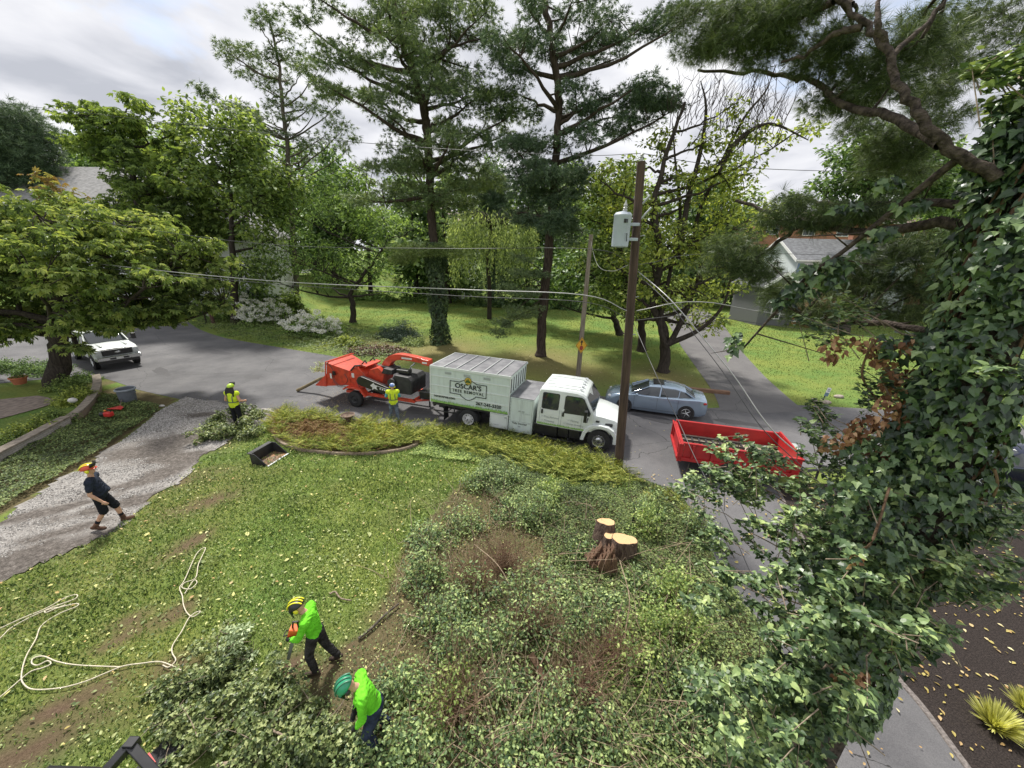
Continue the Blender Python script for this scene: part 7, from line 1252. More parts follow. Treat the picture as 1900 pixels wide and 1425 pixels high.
mb = MB(); mb.b2((.026, -BD, .005), (BL-.026, -.016, .03)); mb.build('floor', M_rust, bk); mb = MB(); mb.b2((.0, -BD-.06, .0), (BL, -BD-.001, .035)); mb.build('cutting_edge', M_steel, bk)
# mini loader poking into the frame at the bottom
SL = G(236, 1440); sk_ = thing('compact_loader', 'black compact loader whose lift arm reaches into the bottom left corner', 'loader', (SL.x, SL.y, 0)); 
def rel(px, py, z): return G(px, py, z)-Vector((SL.x, SL.y, 0))
def beam(mb_, a, b_, w_, h_):
    d_ = (b_-a); L_ = d_.length; q_ = d_.to_track_quat('X', 'Z').to_matrix().to_4x4(); q_.translation = (a+b_)/2; old = mb_.M; mb_.M = q_; mb_.box((0, 0, 0), (L_, w_, h_)); mb_.M = old
ap = rel(242, 1384, .75); mb = MB(); beam(mb, ap+Vector((-.02, .02, 0)), rel(190, 1440, .65), .12, .10); beam(mb, ap, rel(292, 1440, .55), .11, .10); mb.b2(tuple(ap+Vector((-.06, -.05, -.06))), tuple(ap+Vector((.08, .08, .07)))); mb.build('lift_arm', M_blackp, sk_, bevel=.012)
mb = MB(); beam(mb, rel(268, 1406, .61), rel(280, 1424, .60), .113, .05); mb.build('warning_label', M_red2, sk_); mb = MB(); mb.b2((-.35, -1.5, .25), (.35, -.35, 1.0)); mb.build('engine_body', M_blackp, sk_, bevel=.04); mb = MB(); mb.b2((-.5, -1.6, 0), (-.3, -.2, .3)); mb.b2((.3, -1.6, 0), (.5, -.2, .3)); mb.build('track', M_tyre, sk_, bevel=.1)
mt_ = G(300, 1405); o = MB(); o.b2((-.16, -.3, .03), (.2, .24, .06)); o = o.build('rubber_mat', M_tyre, bevel=.005); o.location = mt_; o.rotation_euler = (0, 0, R(-18)); tag(o, 'black rubber ground mat with debris beside the loader arm', 'mat')
# bird bath in the ferns, pot on the patio
M_bath = mat('weathered_stone', (.17, .12, .09), .9, var=.3, vs_=8, bump=.5); bb = thing('bird_bath', 'old stone bird bath standing among the ferns behind the bed edging', 'bird bath', G(648, 793)); mb = MB(); mb.lathe([(0, .42), (.1, .42), (.2, .5), (.27, .60), (.29, .60), (.27, .57), (.16, .50), (0, .48)], n=24, cap=False); mb.build('basin', M_bath, bb, smooth=50); mb = MB(); mb.lathe([(0, 0), (.17, 0), (.16, .05), (.08, .1), (.07, .3), (.11, .42), (0, .43)], n=16, cap=False); mb.build('pedestal', M_bath, bb, smooth=50)
pt = thing('plant_pot', 'terracotta pot with a green plant on the patio at the left edge', 'plant pot', G(38, 712, .15)); mb = MB(); mb.lathe([(0, 0), (.22, 0), (.3, .3), (.34, .31), (.34, .38), (.3, .38), (.28, .32), (0, .3)], n=24, cap=False); mb.build('pot', mat('terracotta', (.42, .14, .07), .8, var=.15), pt, smooth=40)
P, D, Nn = clump_leaves(np.array([[0, 0, .6], [.15, .1, .5], [-.15, 0, .55]]), .3, 60, r1, .8); leaves('plant', P, D, Nn, .12, 'oval', F_green, pt)
# hedge shrubs behind the wall
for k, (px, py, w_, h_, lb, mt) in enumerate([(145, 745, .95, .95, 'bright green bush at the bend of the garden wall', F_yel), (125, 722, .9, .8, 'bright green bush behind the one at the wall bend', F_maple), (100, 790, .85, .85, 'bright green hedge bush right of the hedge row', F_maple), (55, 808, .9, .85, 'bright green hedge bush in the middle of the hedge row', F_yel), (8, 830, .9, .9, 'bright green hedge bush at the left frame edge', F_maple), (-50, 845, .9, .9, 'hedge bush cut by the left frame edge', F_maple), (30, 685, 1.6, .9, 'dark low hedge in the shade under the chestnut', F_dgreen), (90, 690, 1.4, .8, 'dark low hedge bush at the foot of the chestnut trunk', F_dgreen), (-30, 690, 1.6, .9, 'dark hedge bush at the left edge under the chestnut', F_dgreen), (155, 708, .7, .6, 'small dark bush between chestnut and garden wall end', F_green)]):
    shrub('shrub', lb, G(px, py), (w_, w_*.8, h_), 60, .085, 'oval', mt, 200+k, nc=60, cr=.22)
# ferns (one continuous bed)
F_fern = fol('fern_leaf', [(.14, .22, .03), (.22, .29, .04), (.32, .36, .06), (.42, .42, .10)], .4, .6, .2, nscale=1.6, gain=1.35); F_fernb = fol('fern_brown', [(.16, .08, .04), (.24, .13, .06), (.3, .2, .08), (.25, .24, .07)], .25, .7, .2, nscale=1.2)
def ferns(name, pts, mt, lab, seed, sz=.42, nf=11):
    r0 = np.random.default_rng(seed); P_ = []; D_ = []; N_ = []
    for (x, y) in pts:
        for k in range(nf): a = r0.uniform(0, 2*math.pi); el = r0.uniform(.7, 2.2); P_.append((x+.05*math.cos(a), y+.05*math.sin(a), r0.uniform(.02, .18))); D_.append((math.cos(a), math.sin(a), el)); N_.append((-math.cos(a)*.5, -math.sin(a)*.5, 1))
    return tag(leaves(name, P_, D_, N_, np.array([sz*r0.uniform(.6, 1.25) for _ in P_]), 'frond', mt), lab, 'ferns', kind='stuff')
fp = scatter(bed_poly, 400, 51); rb_ = np.random.default_rng(9).random(len(fp)) < .28; brown = (rb_ & (fp[:, 0] < G(760, 800).x)) | inpoly(fp[:, 0], fp[:, 1], PG([(520, 790), (600, 785), (650, 800), (640, 828), (560, 825), (525, 812)])); fr2 = PG([(800, 800), (900, 808), (1000, 828), (1130, 860), (1165, 880), (1180, 905), (1100, 900), (1000, 880), (900, 850), (820, 830)]); fp2 = scatter(fr2, 170, 52)
ferns('fern', list(map(tuple, fp[~brown]))+list(map(tuple, fp2)), F_fern, 'yellow-green ferns filling the bed along the street', 53, .46)
ferns('fern', list(map(tuple, fp[brown])), F_fernb, 'withered brown ferns at the left end of the bed', 54, .34, 8)
fp3 = np.concatenate([np.array([tuple(G(px+r1.uniform(-14, 14), py+r1.uniform(-8, 8)))[:2]]) for px, py in [(1230, 925), (1250, 935), (1215, 935), (1265, 960), (1290, 970), (1160, 890), (1140, 900)] for _ in range(3)]); ferns('fern', list(map(tuple, fp3)), F_fern, 'small yellow ferns near the corner of the side drive', 55, .3)
groundcover('ground_cover', PG([(800, 812), (900, 822), (1000, 850), (1145, 880), (1200, 900), (1145, 935), (1000, 905), (900, 862), (760, 846)]), 16000, .06, 'bright green ground cover below the kerb beside the truck', fol('leaf_bright', [(.10, .17, .03), (.15, .24, .045), (.22, .31, .06), (.3, .36, .09)], .35, .5, .3, nscale=.8), 56, h=.12, kind_='oval')
# ropes
M_rope = mat('rope', (.62, .56, .43), .85, var=.15, vs_=40, bump=.4)
zr = lambda x, y: (x/2.714, 980+y/2.714)
def rope(label, pts, r_=.011):
    P_ = [np.array(G(*zr(*p), z=.055)) for p in pts]; P_ = smooth_path(P_, 6); c = P_[0].copy(); mb_ = MB(); mb_.tube(P_-c, r_, 6); o = mb_.build('rope', M_rope, smooth=60); o.location = c; return tag(o, label, 'rope', 'climbing ropes left on the lawn')
rope('long cream rope looping from the left edge round to the ivy pile', [(-200, 600), (0, 505), (120, 450), (230, 405), (330, 350), (385, 335), (380, 355), (300, 385), (235, 410), (232, 425), (290, 402), (385, 380), (385, 395), (300, 430), (210, 490), (180, 560), (130, 650), (108, 740), (120, 785), (170, 812), (300, 805), (420, 775), (520, 735), (620, 695), (720, 680), (800, 672), (860, 690), (925, 722)])
rope('short cream rope strand beside the long rope at the left edge', [(-100, 640), (0, 555), (60, 500), (170, 440), (250, 408), (300, 398), (330, 385)])
rope('cream rope with a small flat loop lower on the lawn', [(-120, 930), (0, 850), (60, 800), (150, 725), (210, 705), (255, 685), (240, 668), (190, 690), (160, 680), (170, 655), (220, 645), (290, 672), (400, 690), (610, 699)])
rope('cream rope running uphill to a narrow loop in the middle of the lawn', [(820, 690), (850, 700), (885, 665), (868, 630), (870, 590), (915, 520), (950, 455), (985, 425), (1010, 420), (975, 445), (945, 430), (925, 390), (918, 340), (905, 300), (930, 260), (990, 130), (1035, 100), (1000, 180), (985, 250), (930, 275), (918, 300), (960, 305), (992, 275), (975, 264), (930, 330)])
# stump
stp = thing('tree_stump', 'freshly cut triple stump with pale cut faces and red-brown bark among the undergrowth', 'stump', G(1128, 1052)); sb = Vector(stp.location); M_bark = mat('stump_bark', (.15, .105, .08), .95, c2=(.06, .035, .027), vs_=6, bump=1, bs=12, stretch=(3, 3, .7)); 
m_, nt_, b = newmat('cut_wood'); N_ = nt_.nodes.new; L_ = nt_.links.new; t = N_('ShaderNodeTexCoord'); wv = N_('ShaderNodeTexWave'); wv.wave_type = 'RINGS'; wv.rings_direction = 'Z'; wv.inputs['Scale'].default_value = 9; wv.inputs['Distortion'].default_value = 3; L_(t.outputs['Object'], wv.inputs[0]); wr_ = N_('ShaderNodeValToRGB'); wr_.color_ramp.elements[0].color = (.46, .28, .13, 1); wr_.color_ramp.elements[1].color = (.70, .48, .26, 1); L_(wv.outputs[1], wr_.inputs[0]); L_(wr_.outputs[0], b.inputs['Base Color']); b.inputs['Roughness'].default_value = .8; M_cut = m_
def stem(px, py, z, rx, ry, seed, tilt=(0, 0), flare=1.35):
    r0 = np.random.default_rng(seed); c = G(px, py, z)-sb; n = 28; ph = r0.uniform(0, 6, 4); out_ = [1+.10*math.sin(2*a+ph[0])+.07*math.sin(3*a+ph[1])+.03*math.sin(7*a+ph[2]) for a in np.linspace(0, 2*math.pi, n+1)[:-1]]; secs = []
    for f in (0, .3, .7, 1): 
        zz = z*f-.05*(1-f); k = flare+(1-flare)*f; cx_, cy_ = c.x*(.75+.25*f), c.y*(.75+.25*f)+.0; secs.append([(cx_+rx*k*o*math.cos(a), cy_+ry*k*o*math.sin(a), zz+(f == 1)*(tilt[0]*rx*math.cos(a)+tilt[1]*ry*math.sin(a))) for o, a in zip(out_, np.linspace(0, 2*math.pi, n+1)[:-1])])
    mb_ = MB(); loft(mb_, secs); mb_.build('bark', M_bark, stp, smooth=50); mb_ = MB(); top = secs[-1]; cc_ = np.mean(top, axis=0); mb_.add([tuple(cc_+(np.array(p)-cc_)*.95+np.array([0, 0, .008])) for p in top], [tuple(range(n))]); o = mb_.build('cut_face', M_cut, stp, fix=False)
stem(1125, 968, .66, .22, .20, 1, (.05, -.22), 1.5); stem(1158, 1000, .56, .29, .29, 2, (-.08, -.2), 1.3); stem(1133, 994, .54, .17, .15, 3, (0, -.15))
mb = MB(); 
for k in range(16): a = k*.04; hh = .28+.022*k+.09*((k*7) % 3); c0 = Vector((-.52+a*.95, .10-.10*((k*5) % 4), .0)); mb.prism([(c0.x-.08, 0), (c0.x+.1, 0), (c0.x+.07, hh*.7), (c0.x+.02*((k % 3)-1), hh), (c0.x-.06, hh*.6)], c0.y-.07, c0.y+.08)
mb.build('split_wood', mat('torn_wood', (.32, .19, .12), .9, c2=(.12, .065, .045), vs_=8, bump=.8, stretch=(6, 6, .6)), stp)
o = MB(); o.cyl((0, 0, 0), (.04, .02, .62), .045, .04, 10); o = o.build('stake', M_black, smooth=50); o.location = G(1172, 980); tag(o, 'short dark stake standing behind the stump', 'stake')
def chips(name, c, rad, n, mt, lab, sz, seed, zz=.03):
    r0 = np.random.default_rng(seed); q = r0.normal(size=(n, 2))*rad; P_ = np.column_stack([q[:, 0]+c.x, q[:, 1]+c.y, np.full(n, zz)+r0.uniform(0, .02, n)]); return tag(leaves(name, P_, np.column_stack([r0.normal(size=(n, 2)), np.zeros(n)]), np.column_stack([r0.normal(0, .3, (n, 2)), np.ones(n)]), r0.uniform(.5, 1.5, n)*sz, 'diamond', mt), lab, 'chips', kind='stuff')
M_chip = fol('wood_chips', [(.3, .2, .1), (.5, .36, .2), (.62, .5, .32)], 0, .9, .1, gain=1.0)
chips('wood_chips', G(640, 745), .9, 1500, M_chip, 'wood chips scattered on the road under the chipper', .03, 81); chips('wood_chips', G(1135, 1040), .45, 1600, M_chip, 'sawdust and chips around the fresh stump', .022, 82, .1); chips('road_litter', G(330, 760), 1.2, 1200, fol('soil_bits', [(.05, .035, .025), (.12, .09, .06), (.2, .2, .08)], 0, .9, .1, gain=1.0), 'soil and leaf bits washed onto the road edge by the gravel drive', .04, 83); chips('road_litter', G(1000, 780), 2.2, 700, M_yel, 'small leaves strewn on the road around the truck', .04, 84, .02)
# logs and cut branches on the ground
def logp(label, pts, r_, mt=B_pale, name='cut_branch', z=.08, grp=None):
    P_ = [np.array(G(px, py, z_ if z_ is not None else z)) for px, py, z_ in pts]; P_ = smooth_path(P_, 4); c = P_[0].copy(); mb_ = MB(); mb_.tube(P_-c, np.linspace(r_, r_*.7, len(P_)), 8); o = mb_.build(name, mt, smooth=50); o.location = c; return tag(o, label, 'branch', grp)
logp('straight cut branch lying across the ivy pile below the chainsaw', [(468, 1338, .25), (520, 1362, .25), (560, 1382, .22), (602, 1402, .2)], .02); logp('thick pale log at the bottom edge of the photo', [(400, 1424, .1), (440, 1415, .12), (486, 1408, .12)], .045); logp('fallen stem in the thicket left of the side drive', [(1192, 1200, .15), (1196, 1240, .2)], .05); logp('weathered fallen bough on the lawn above the green helmet', [(665, 1185, .05), (690, 1165, .06), (715, 1140, .08), (740, 1120, .07)], .028, B_grey); logp('curved bark strip by the chainsaw person', [(612, 1102, .05), (622, 1098, .08), (632, 1110, .06), (652, 1114, .05)], .02, B_pale)
logp('brown half-rotten log in the middle of the thicket', [(985, 1215, .3), (1000, 1240, .25), (1008, 1262, .2)], .07, B_brown)
# piles of cut ivy and branches
def pile(name, label, pixs, z_h, rad, nl, ls, kind, mt, seed, ntw=30, stem_r=.008, cat='brush pile'):
    r0 = np.random.default_rng(seed); c0 = G(*pixs[0]); root = thing(name, label, cat, c0); Cc = []
    for px, py in pixs:
        c = np.array(G(px, py)-c0)
        for k in range(14): d_ = r0.normal(0, 1, 3); Cc.append(c+np.array([d_[0]*rad*.6, d_[1]*rad*.6, abs(d_[2])*z_h*.5+.06]))
    Cc = np.array(Cc); P_, D_, N_ = clump_leaves(Cc, rad*.55, nl, r0, .7, up_=.6); P_[:, 2] = np.maximum(P_[:, 2], .03); leaves('leaves', P_, D_, N_, r0.uniform(.6, 1.3, len(P_))*ls, kind, mt, root)
    pa = []
    for k in range(ntw): a = Cc[r0.integers(len(Cc))]; b_ = a+r0.normal(0, rad*1.2, 3)*np.array([1, 1, .3]); b_[2] = abs(b_[2])+.05; pa.append((bez(a, b_, 0, 6, (a+b_)/2+r0.normal(0, .1, 3)), np.linspace(stem_r, stem_r*.4, 6)))
    tubes('twigs', pa, B_pale, root, 4); return root
F_cut = fol('leaf_cut_ivy', [(.04, .075, .02), (.08, .13, .035), (.14, .20, .05), (.22, .28, .08), (.30, .34, .12)], .25, .42, .4, nscale=1.5, gain=1.05)
pile('brush_pile', 'heap of cut ivy boughs on the lawn between the loader arm and the green-helmeted person', [(330, 1310), (370, 1270), (400, 1330), (450, 1300), (430, 1250), (480, 1365), (520, 1310), (560, 1350), (540, 1400), (590, 1400), (620, 1400), (390, 1380), (340, 1350), (470, 1400), (660, 1420), (420, 1210), (500, 1290)], .32, .28, 60, .062, 'ivy', F_cut, 301, 70)
pile('cut_boughs', 'leafy cut boughs dropped on the gravel edge in front of the long-haired person', [(440, 775), (415, 785), (395, 800), (440, 800), (460, 790), (420, 812), (385, 818), (465, 810), (475, 775)], .42, .32, 60, .10, 'oval', F_cut, 302, 30, .014)
pile('leaf_sprig', 'pale upright leafy sprig sticking out of the ivy heap', [(450, 1215)], .5, .2, 50, .07, 'oval', fol('leaf_pale', [(.2, .28, .12), (.3, .38, .2), (.42, .5, .3)], .3, .5, .3), 303, 8)
pile('leaf_sprig', 'pale leafy twig standing in the chipper feed tray', [(586, 712)], .5, .18, 36, .09, 'slim', fol('leaf_pale2', [(.25, .3, .12), (.4, .45, .25)], .3), 304, 6).location = AT(592, 690, G(600, 735).y)
# the thicket
F_priv = fol('leaf_thicket', [(.04, .085, .03), (.075, .13, .045), (.12, .19, .06), (.19, .26, .08), (.28, .34, .11)], .3, .45, .35, nscale=1.2, gain=1.6); F_priv2 = fol('leaf_thicket_light', [(.09, .16, .03), (.15, .24, .05), (.24, .33, .07), (.36, .42, .12)], .4, .45, .3, nscale=1.2, gain=1.4)
M_twig = mat('twig_brown', (.30, .19, .12), .9, c2=(.14, .08, .055), vs_=6); M_cane = mat('cane', (.46, .36, .25), .85, c2=(.22, .15, .10), vs_=8)
rows = [[(880, 905), (960, 905), (1030, 915), (1100, 925), (1190, 935)], [(800, 985), (860, 1000), (930, 990), (1000, 1000), (1060, 1010), (1215, 1000), (1265, 1030)], [(820, 1080), (890, 1100), (960, 1090), (1020, 1110), (1100, 1110), (1180, 1100), (1250, 1110)], [(790, 1180), (860, 1200), (940, 1190), (1020, 1200), (1120, 1190), (1210, 1180), (1290, 1190)], [(760, 1290), (840, 1290), (930, 1300), (1040, 1290), (1150, 1290), (1260, 1290), (1340, 1300)], [(790, 1400), (890, 1410), (1000, 1400), (1110, 1410), (1230, 1400), (1330, 1420), (730, 1420)]]
rown = ['farthest', 'second', 'third', 'fourth', 'fifth', 'nearest']; ordn = ['first', 'second', 'third', 'fourth', 'fifth', 'sixth', 'seventh']
r5 = np.random.default_rng(500)
for i_, row in enumerate(rows):
    row = sorted(row)
    for j_, (px, py) in enumerate(row):
        lite = r5.random() < .3; h_ = [1.0, 1.35, 1.6, 1.55, 1.3, 1.0][i_]*r5.uniform(.6, 1.25)
        if (px, py) in ((1100, 925), (1060, 1010), (1020, 1110), (1100, 1110), (1180, 1100)): h_ *= .45
        px += r5.uniform(-28, 28); py += r5.uniform(-34, 34)
        root, Cc = shrub('thicket_shrub', '%s thicket bush, %s from left in the %s row from the bottom' % ('light green' if lite else 'dull green', ordn[j_], {5: 'first', 4: 'second', 3: 'third', 2: 'fourth', 1: 'fifth', 0: 'sixth'}[i_]), G(px, py), (r5.uniform(.45, .7), r5.uniform(.4, .6), h_), int(15+6*r5.random()), .06 if i_ > 2 else .07, 'oval', F_priv2 if lite else F_priv, 520+i_*10+j_, nc=74, cr=.19, stems=30, stem_mat=M_cane, sr=.006, group='bushes of the thicket')
for k, (px, py, h_, lb) in enumerate([(885, 1095, 1.1, 'leafless brown twiggy bush in the upper left of the thicket'), (935, 1060, 1.0, 'leafless brown twiggy bush left of the stump'), (1075, 1290, .9, 'leafless brown twiggy bush in the lower middle of the thicket'), (850, 1320, .9, 'leafless brown twiggy bush right of the green-helmeted person'), (1130, 1230, .8, 'leafless brown twiggy bush below the stump near the fallen stem'), (980, 1170, 1.0, 'leafless brown twiggy bush in the centre of the thicket')]):
    r0 = np.random.default_rng(1200+k); c = G(px, py); root = thing('bare_bush', lb, 'shrub', c); tw_ = []
    for q in range(150):
        a = r0.uniform(0, 2*math.pi); s_ = np.array([r0.normal(0, .12), r0.normal(0, .12), 0]); ln = h_*r0.uniform(.4, 1.2); o_ = r0.uniform(.15, .9); e_ = s_+np.array([math.cos(a)*o_*ln, math.sin(a)*o_*ln, ln]); m_ = (s_+e_)/2+r0.normal(0, .1, 3); p_ = bez(s_, e_, 0, 7, m_); tw_.append((p_, np.linspace(.006, .0022, 7)))
        e2 = p_[4]+r0.normal(0, .2, 3)+np.array([0, 0, .1]); tw_.append((bez(p_[4], e2, 0, 4), np.linspace(.003, .0015, 4)))
    tubes('twigs', tw_, M_twig, root, 4)
pa = []
for k in range(600):
    px, py = r5.uniform(700, 1290), r5.uniform(930, 1430)
    if px < 760+.2*abs(1150-py) and r5.random() < .7: continue
    c = np.array(G(px, py)); a = r5.uniform(0, 2*math.pi); ln = r5.uniform(.3, 1.3); e_ = c+np.array([math.cos(a)*ln, math.sin(a)*ln, r5.uniform(.05, .75)]); c[2] = r5.uniform(.0, .25)
    p_ = bez(c, e_, 0, 7, (c+e_)/2+np.array([r5.normal(0, .15), r5.normal(0, .15), r5.uniform(.0, .3)])); pa.append((p_, np.linspace(r5.uniform(.003, .010), .0015, 7)))
    if k % 3 == 0:
        e2_ = c+np.array([r5.normal(0, .25), r5.normal(0, .2), r5.uniform(.7, 1.7)]); pa.append((bez(c, e2_, 0, 7, (c+e2_)/2+r5.normal(0, .12, 3)), np.linspace(.007, .0018, 7)))
tag(tubes('twig_tangle', pa, M_cane, None, 4), 'tangle of dry bare twigs lying through the thicket', 'twigs', kind='stuff')
for k, (pts, lb) in enumerate([([(1165, 1240, 0), (1160, 1180, .45), (1168, 1110, .9), (1150, 1040, 1.2)], 'tall thin bare cane with a forked tip standing below the stump'), ([(960, 1160, 0), (955, 1110, .5), (925, 1050, .9), (880, 1010, 1.1)], 'long pale cane arching left out of the thicket'), ([(1085, 1150, 0), (1080, 1110, .4), (1068, 1070, .8)], 'short upright pale cane left below the stump'), ([(700, 1400, .1), (780, 1360, .2), (860, 1320, .3), (930, 1270, .35)], 'long bare branch lying toward the green-helmeted person')]): logp(lb, pts, .012, M_cane, 'cane')
# yellow grasses in the mulch
F_gold = fol('grass_gold', [(.34, .36, .06), (.5, .5, .10), (.62, .6, .2)], .4, .6, .2)
for k, (px, py, s_, lb) in enumerate([(1845, 1350, .36, 'golden ornamental grass tuft in the mulch at the bottom right'), (1905, 1320, .3, 'golden ornamental grass tuft cut by the right frame edge'), (1862, 1085, .22, 'small yellow-green grass tuft in the dark mulch')]):
    r0 = np.random.default_rng(600+k); c = G(px, py); root = thing('ornamental_grass', lb, 'grass tuft', c); n = 700; a = r0.uniform(0, 2*math.pi, n); el = r0.uniform(.15, 1.6, n); P_ = np.stack([.04*np.cos(a), .04*np.sin(a), np.full(n, .03)], 1); D_ = np.stack([np.cos(a), np.sin(a), el], 1); leaves('blades', P_, D_, np.stack([-np.cos(a)*.4, -np.sin(a)*.4, np.ones(n)], 1), r0.uniform(.6, 1.2, n)*s_, 'blade', F_gold if k < 2 else F_yel, root)
# ================================================================== THE IVY-CLAD PINE NEXT TO THE CAMERA
tb = Vector((4.62, 3.62, 0)); ivt = thing('ivy_clad_pine', 'huge pine at the right wrapped in glossy ivy, its limbs reaching across the sky', 'tree', tb); b0 = np.array(tb); r6 = np.random.default_rng(900)
tpth = smooth_path([b0, b0+V3(.02, 0, 3), b0+V3(.0, .05, 6), b0+V3(.08, .1, 9), b0+V3(.2, .2, 13)], 6); paths = [(tpth-b0, np.linspace(.30, .2, len(tpth)))]
def PX(pts): return smooth_path([np.array(AT(*p)) for p in pts], 5)
LM = {'a': ([(1850, 330, 3.75), (1745, 262, 4.0), (1700, 205, 4.2), (1665, 150, 4.4), (1640, 85, 4.6), (1600, 40, 4.8), (1550, -5, 5.0), (1500, -60, 5.2)], .05), 'b': ([(1745, 268, 4.0), (1650, 215, 4.8), (1570, 197, 5.3), (1520, 157, 5.7), (1450, 138, 6.1), (1380, 134, 6.4), (1295, 130, 6.8)], .048), 'c': ([(1860, 415, 3.7), (1720, 418, 4.3), (1600, 430, 4.9), (1500, 418, 5.4), (1440, 396, 5.8), (1365, 372, 6.2)], .06), 'd': ([(1840, 372, 3.8), (1700, 376, 4.6), (1580, 380, 5.2), (1520, 375, 5.6), (1480, 360, 6.0)], .045), 'e': ([(1480, 422, 5.4), (1440, 452, 5.7), (1390, 490, 6.0), (1350, 530, 6.2)], .03), 'f': ([(1640, 85, 4.6), (1625, 40, 4.6), (1640, -20, 4.7)], .038), 'g': ([(1650, 110, 4.5), (1690, 70, 4.6), (1740, 20, 4.7), (1760, -30, 4.8)], .03), 'h': ([(1600, 50, 4.8), (1545, 65, 5.0), (1500, 100, 5.2), (1450, 115, 5.5)], .035), 'i': ([(1830, 640, 3.9), (1700, 610, 4.6), (1600, 598, 5.2), (1530, 600, 5.6), (1480, 575, 5.8)], .05), 'j': ([(1550, 0, 5.0), (1480, 30, 5.6), (1420, 60, 6.0), (1340, 90, 6.3)], .04), 'k': ([(1580, 10, 5.0), (1480, -30, 5.6), (1380, -10, 6.2), (1300, 20, 6.6)], .035)}
for k_, (p_, r_) in LM.items(): q_ = PX(p_); paths.append((q_-b0, np.linspace(r_, r_*.35, len(q_))))
[p_.__setitem__(slice(1, -1), p_[1:-1]+r6.normal(0, .012, p_[1:-1].shape)) for p_, _ in paths[1:]]; tubes('trunk', paths, B_near, ivt, 12)
m3 = lambda x, y: (1200+x/2.544, y/2.544)
npads = []
for q in [(230, 60, 34, 22, 6.4), (330, 120, 36, 20, 6.2), (300, 200, 34, 16, 6.3), (420, 60, 34, 24, 6.0), (500, 150, 34, 22, 5.8), (430, 200, 30, 16, 6.0), (600, 90, 34, 24, 5.6), (700, 60, 30, 22, 5.4), (560, 20, 40, 18, 5.8), (780, 20, 30, 14, 5.3), (640, 190, 22, 12, 5.8), (520, 260, 24, 12, 6.0), (250, 235, 20, 8, 6.4), (950, 150, 22, 12, 5.2), (880, 200, 24, 12, 5.4), (830, 310, 22, 12, 5.6), (960, 340, 24, 12, 5.6), (1080, 290, 20, 14, 5.2), (1180, 360, 26, 18, 5.0), (1040, 420, 26, 14, 5.4), (860, 470, 22, 10, 5.8), (980, 500, 24, 10, 5.8), (760, 260, 18, 10, 5.8), (1200, 240, 20, 14, 5.0), (1290, 190, 24, 18, 5.0), (1320, 90, 26, 20, 5.2), (1350, 290, 30, 24, 5.4), (1380, 400, 34, 26, 5.8), (1300, 480, 34, 22, 6.2), (1440, 200, 40, 34, 6.0), (1560, 100, 44, 40, 6.2), (1680, 60, 44, 40, 6.0), (1760, 160, 40, 36, 5.8), (1480, 330, 36, 30, 6.4), (1250, 590, 38, 20, 6.6), (1140, 640, 34, 18, 6.8), (1200, 720, 36, 20, 6.8), (1320, 690, 36, 26, 6.6), (1080, 720, 30, 18, 7.0), (1010, 600, 24, 10, 6.8), (1120, 790, 32, 16, 7.0), (1240, 820, 32, 16, 7.0), (1400, 600, 30, 30, 6.4), (380, 1180, 34, 18, 6.1), (450, 1150, 30, 14, 6.0), (330, 1260, 36, 20, 6.2), (440, 1260, 36, 18, 6.0), (520, 1220, 30, 16, 5.8), (540, 1310, 30, 14, 5.8), (640, 1040, 26, 8, 5.6), (760, 1050, 26, 8, 5.4), (880, 1000, 28, 8, 5.2), (1000, 1010, 26, 8, 5.0), (1130, 980, 26, 10, 5.0), (700, 960, 24, 7, 5.6), (1150, 1150, 30, 18, 5.6), (1080, 1230, 30, 18, 5.8), (1250, 1260, 40, 24, 5.4), (1180, 1330, 40, 22, 5.6), (1050, 1350, 34, 16, 5.8), (1330, 1150, 30, 24, 5.4), (1280, 1390, 40, 20, 5.4), (1000, 1440, 34, 12, 5.6), (870, 1480, 30, 10, 5.8), (760, 1500, 26, 8, 5.9), (1150, 1470, 34, 14, 5.5), (1280, 1500, 30, 16, 5.2), (900, 1270, 26, 14, 6.0), (960, 1330, 28, 16, 6.0), (840, 1390, 28, 14, 6.0), (620, 1380, 26, 12, 6.0), (700, 1440, 28, 12, 6.0)]:
    px, py = m3(q[0], q[1]); npads.append(PAD(px, py, q[2], q[3], q[4], q[2]*.9))
allc = []; tw = []
LPn = np.concatenate([PX(v_[0]) for v_ in LM.values()])
for c_, r_ in npads:
    k = 7; cc_ = np.array(c_)+unit(r6.normal(size=(k, 3)))*np.array(r_)*r6.random((k, 1))**.5; allc.append(cc_)
    j_ = int(np.linalg.norm(LPn-np.array(c_), axis=1).argmin()); s_ = LPn[j_]
    md_ = (s_+np.array(c_))/2+r6.normal(0, .12, 3)+np.array([0, 0, -.1])
    if np.linalg.norm(s_-np.array(c_)) < 1.15: tw.append((bez(s_, c_, 0, 6, md_)-b0, np.linspace(.022, .008, 6)))
    for q_ in cc_: tw.append((bez(c_, q_, 0, 4)-b0, np.linspace(.008, .003, 4)))
allc = np.concatenate(allc); P, D, Nn = clump_leaves(allc, .26, 20, r6, .55, droop=.1)
leaves('needles', P-b0, D, Nn, r6.uniform(.7, 1.2, len(P))*.15, 'tuftfine', F_near, ivt); tubes('twigs', tw, B_near, ivt, 5)
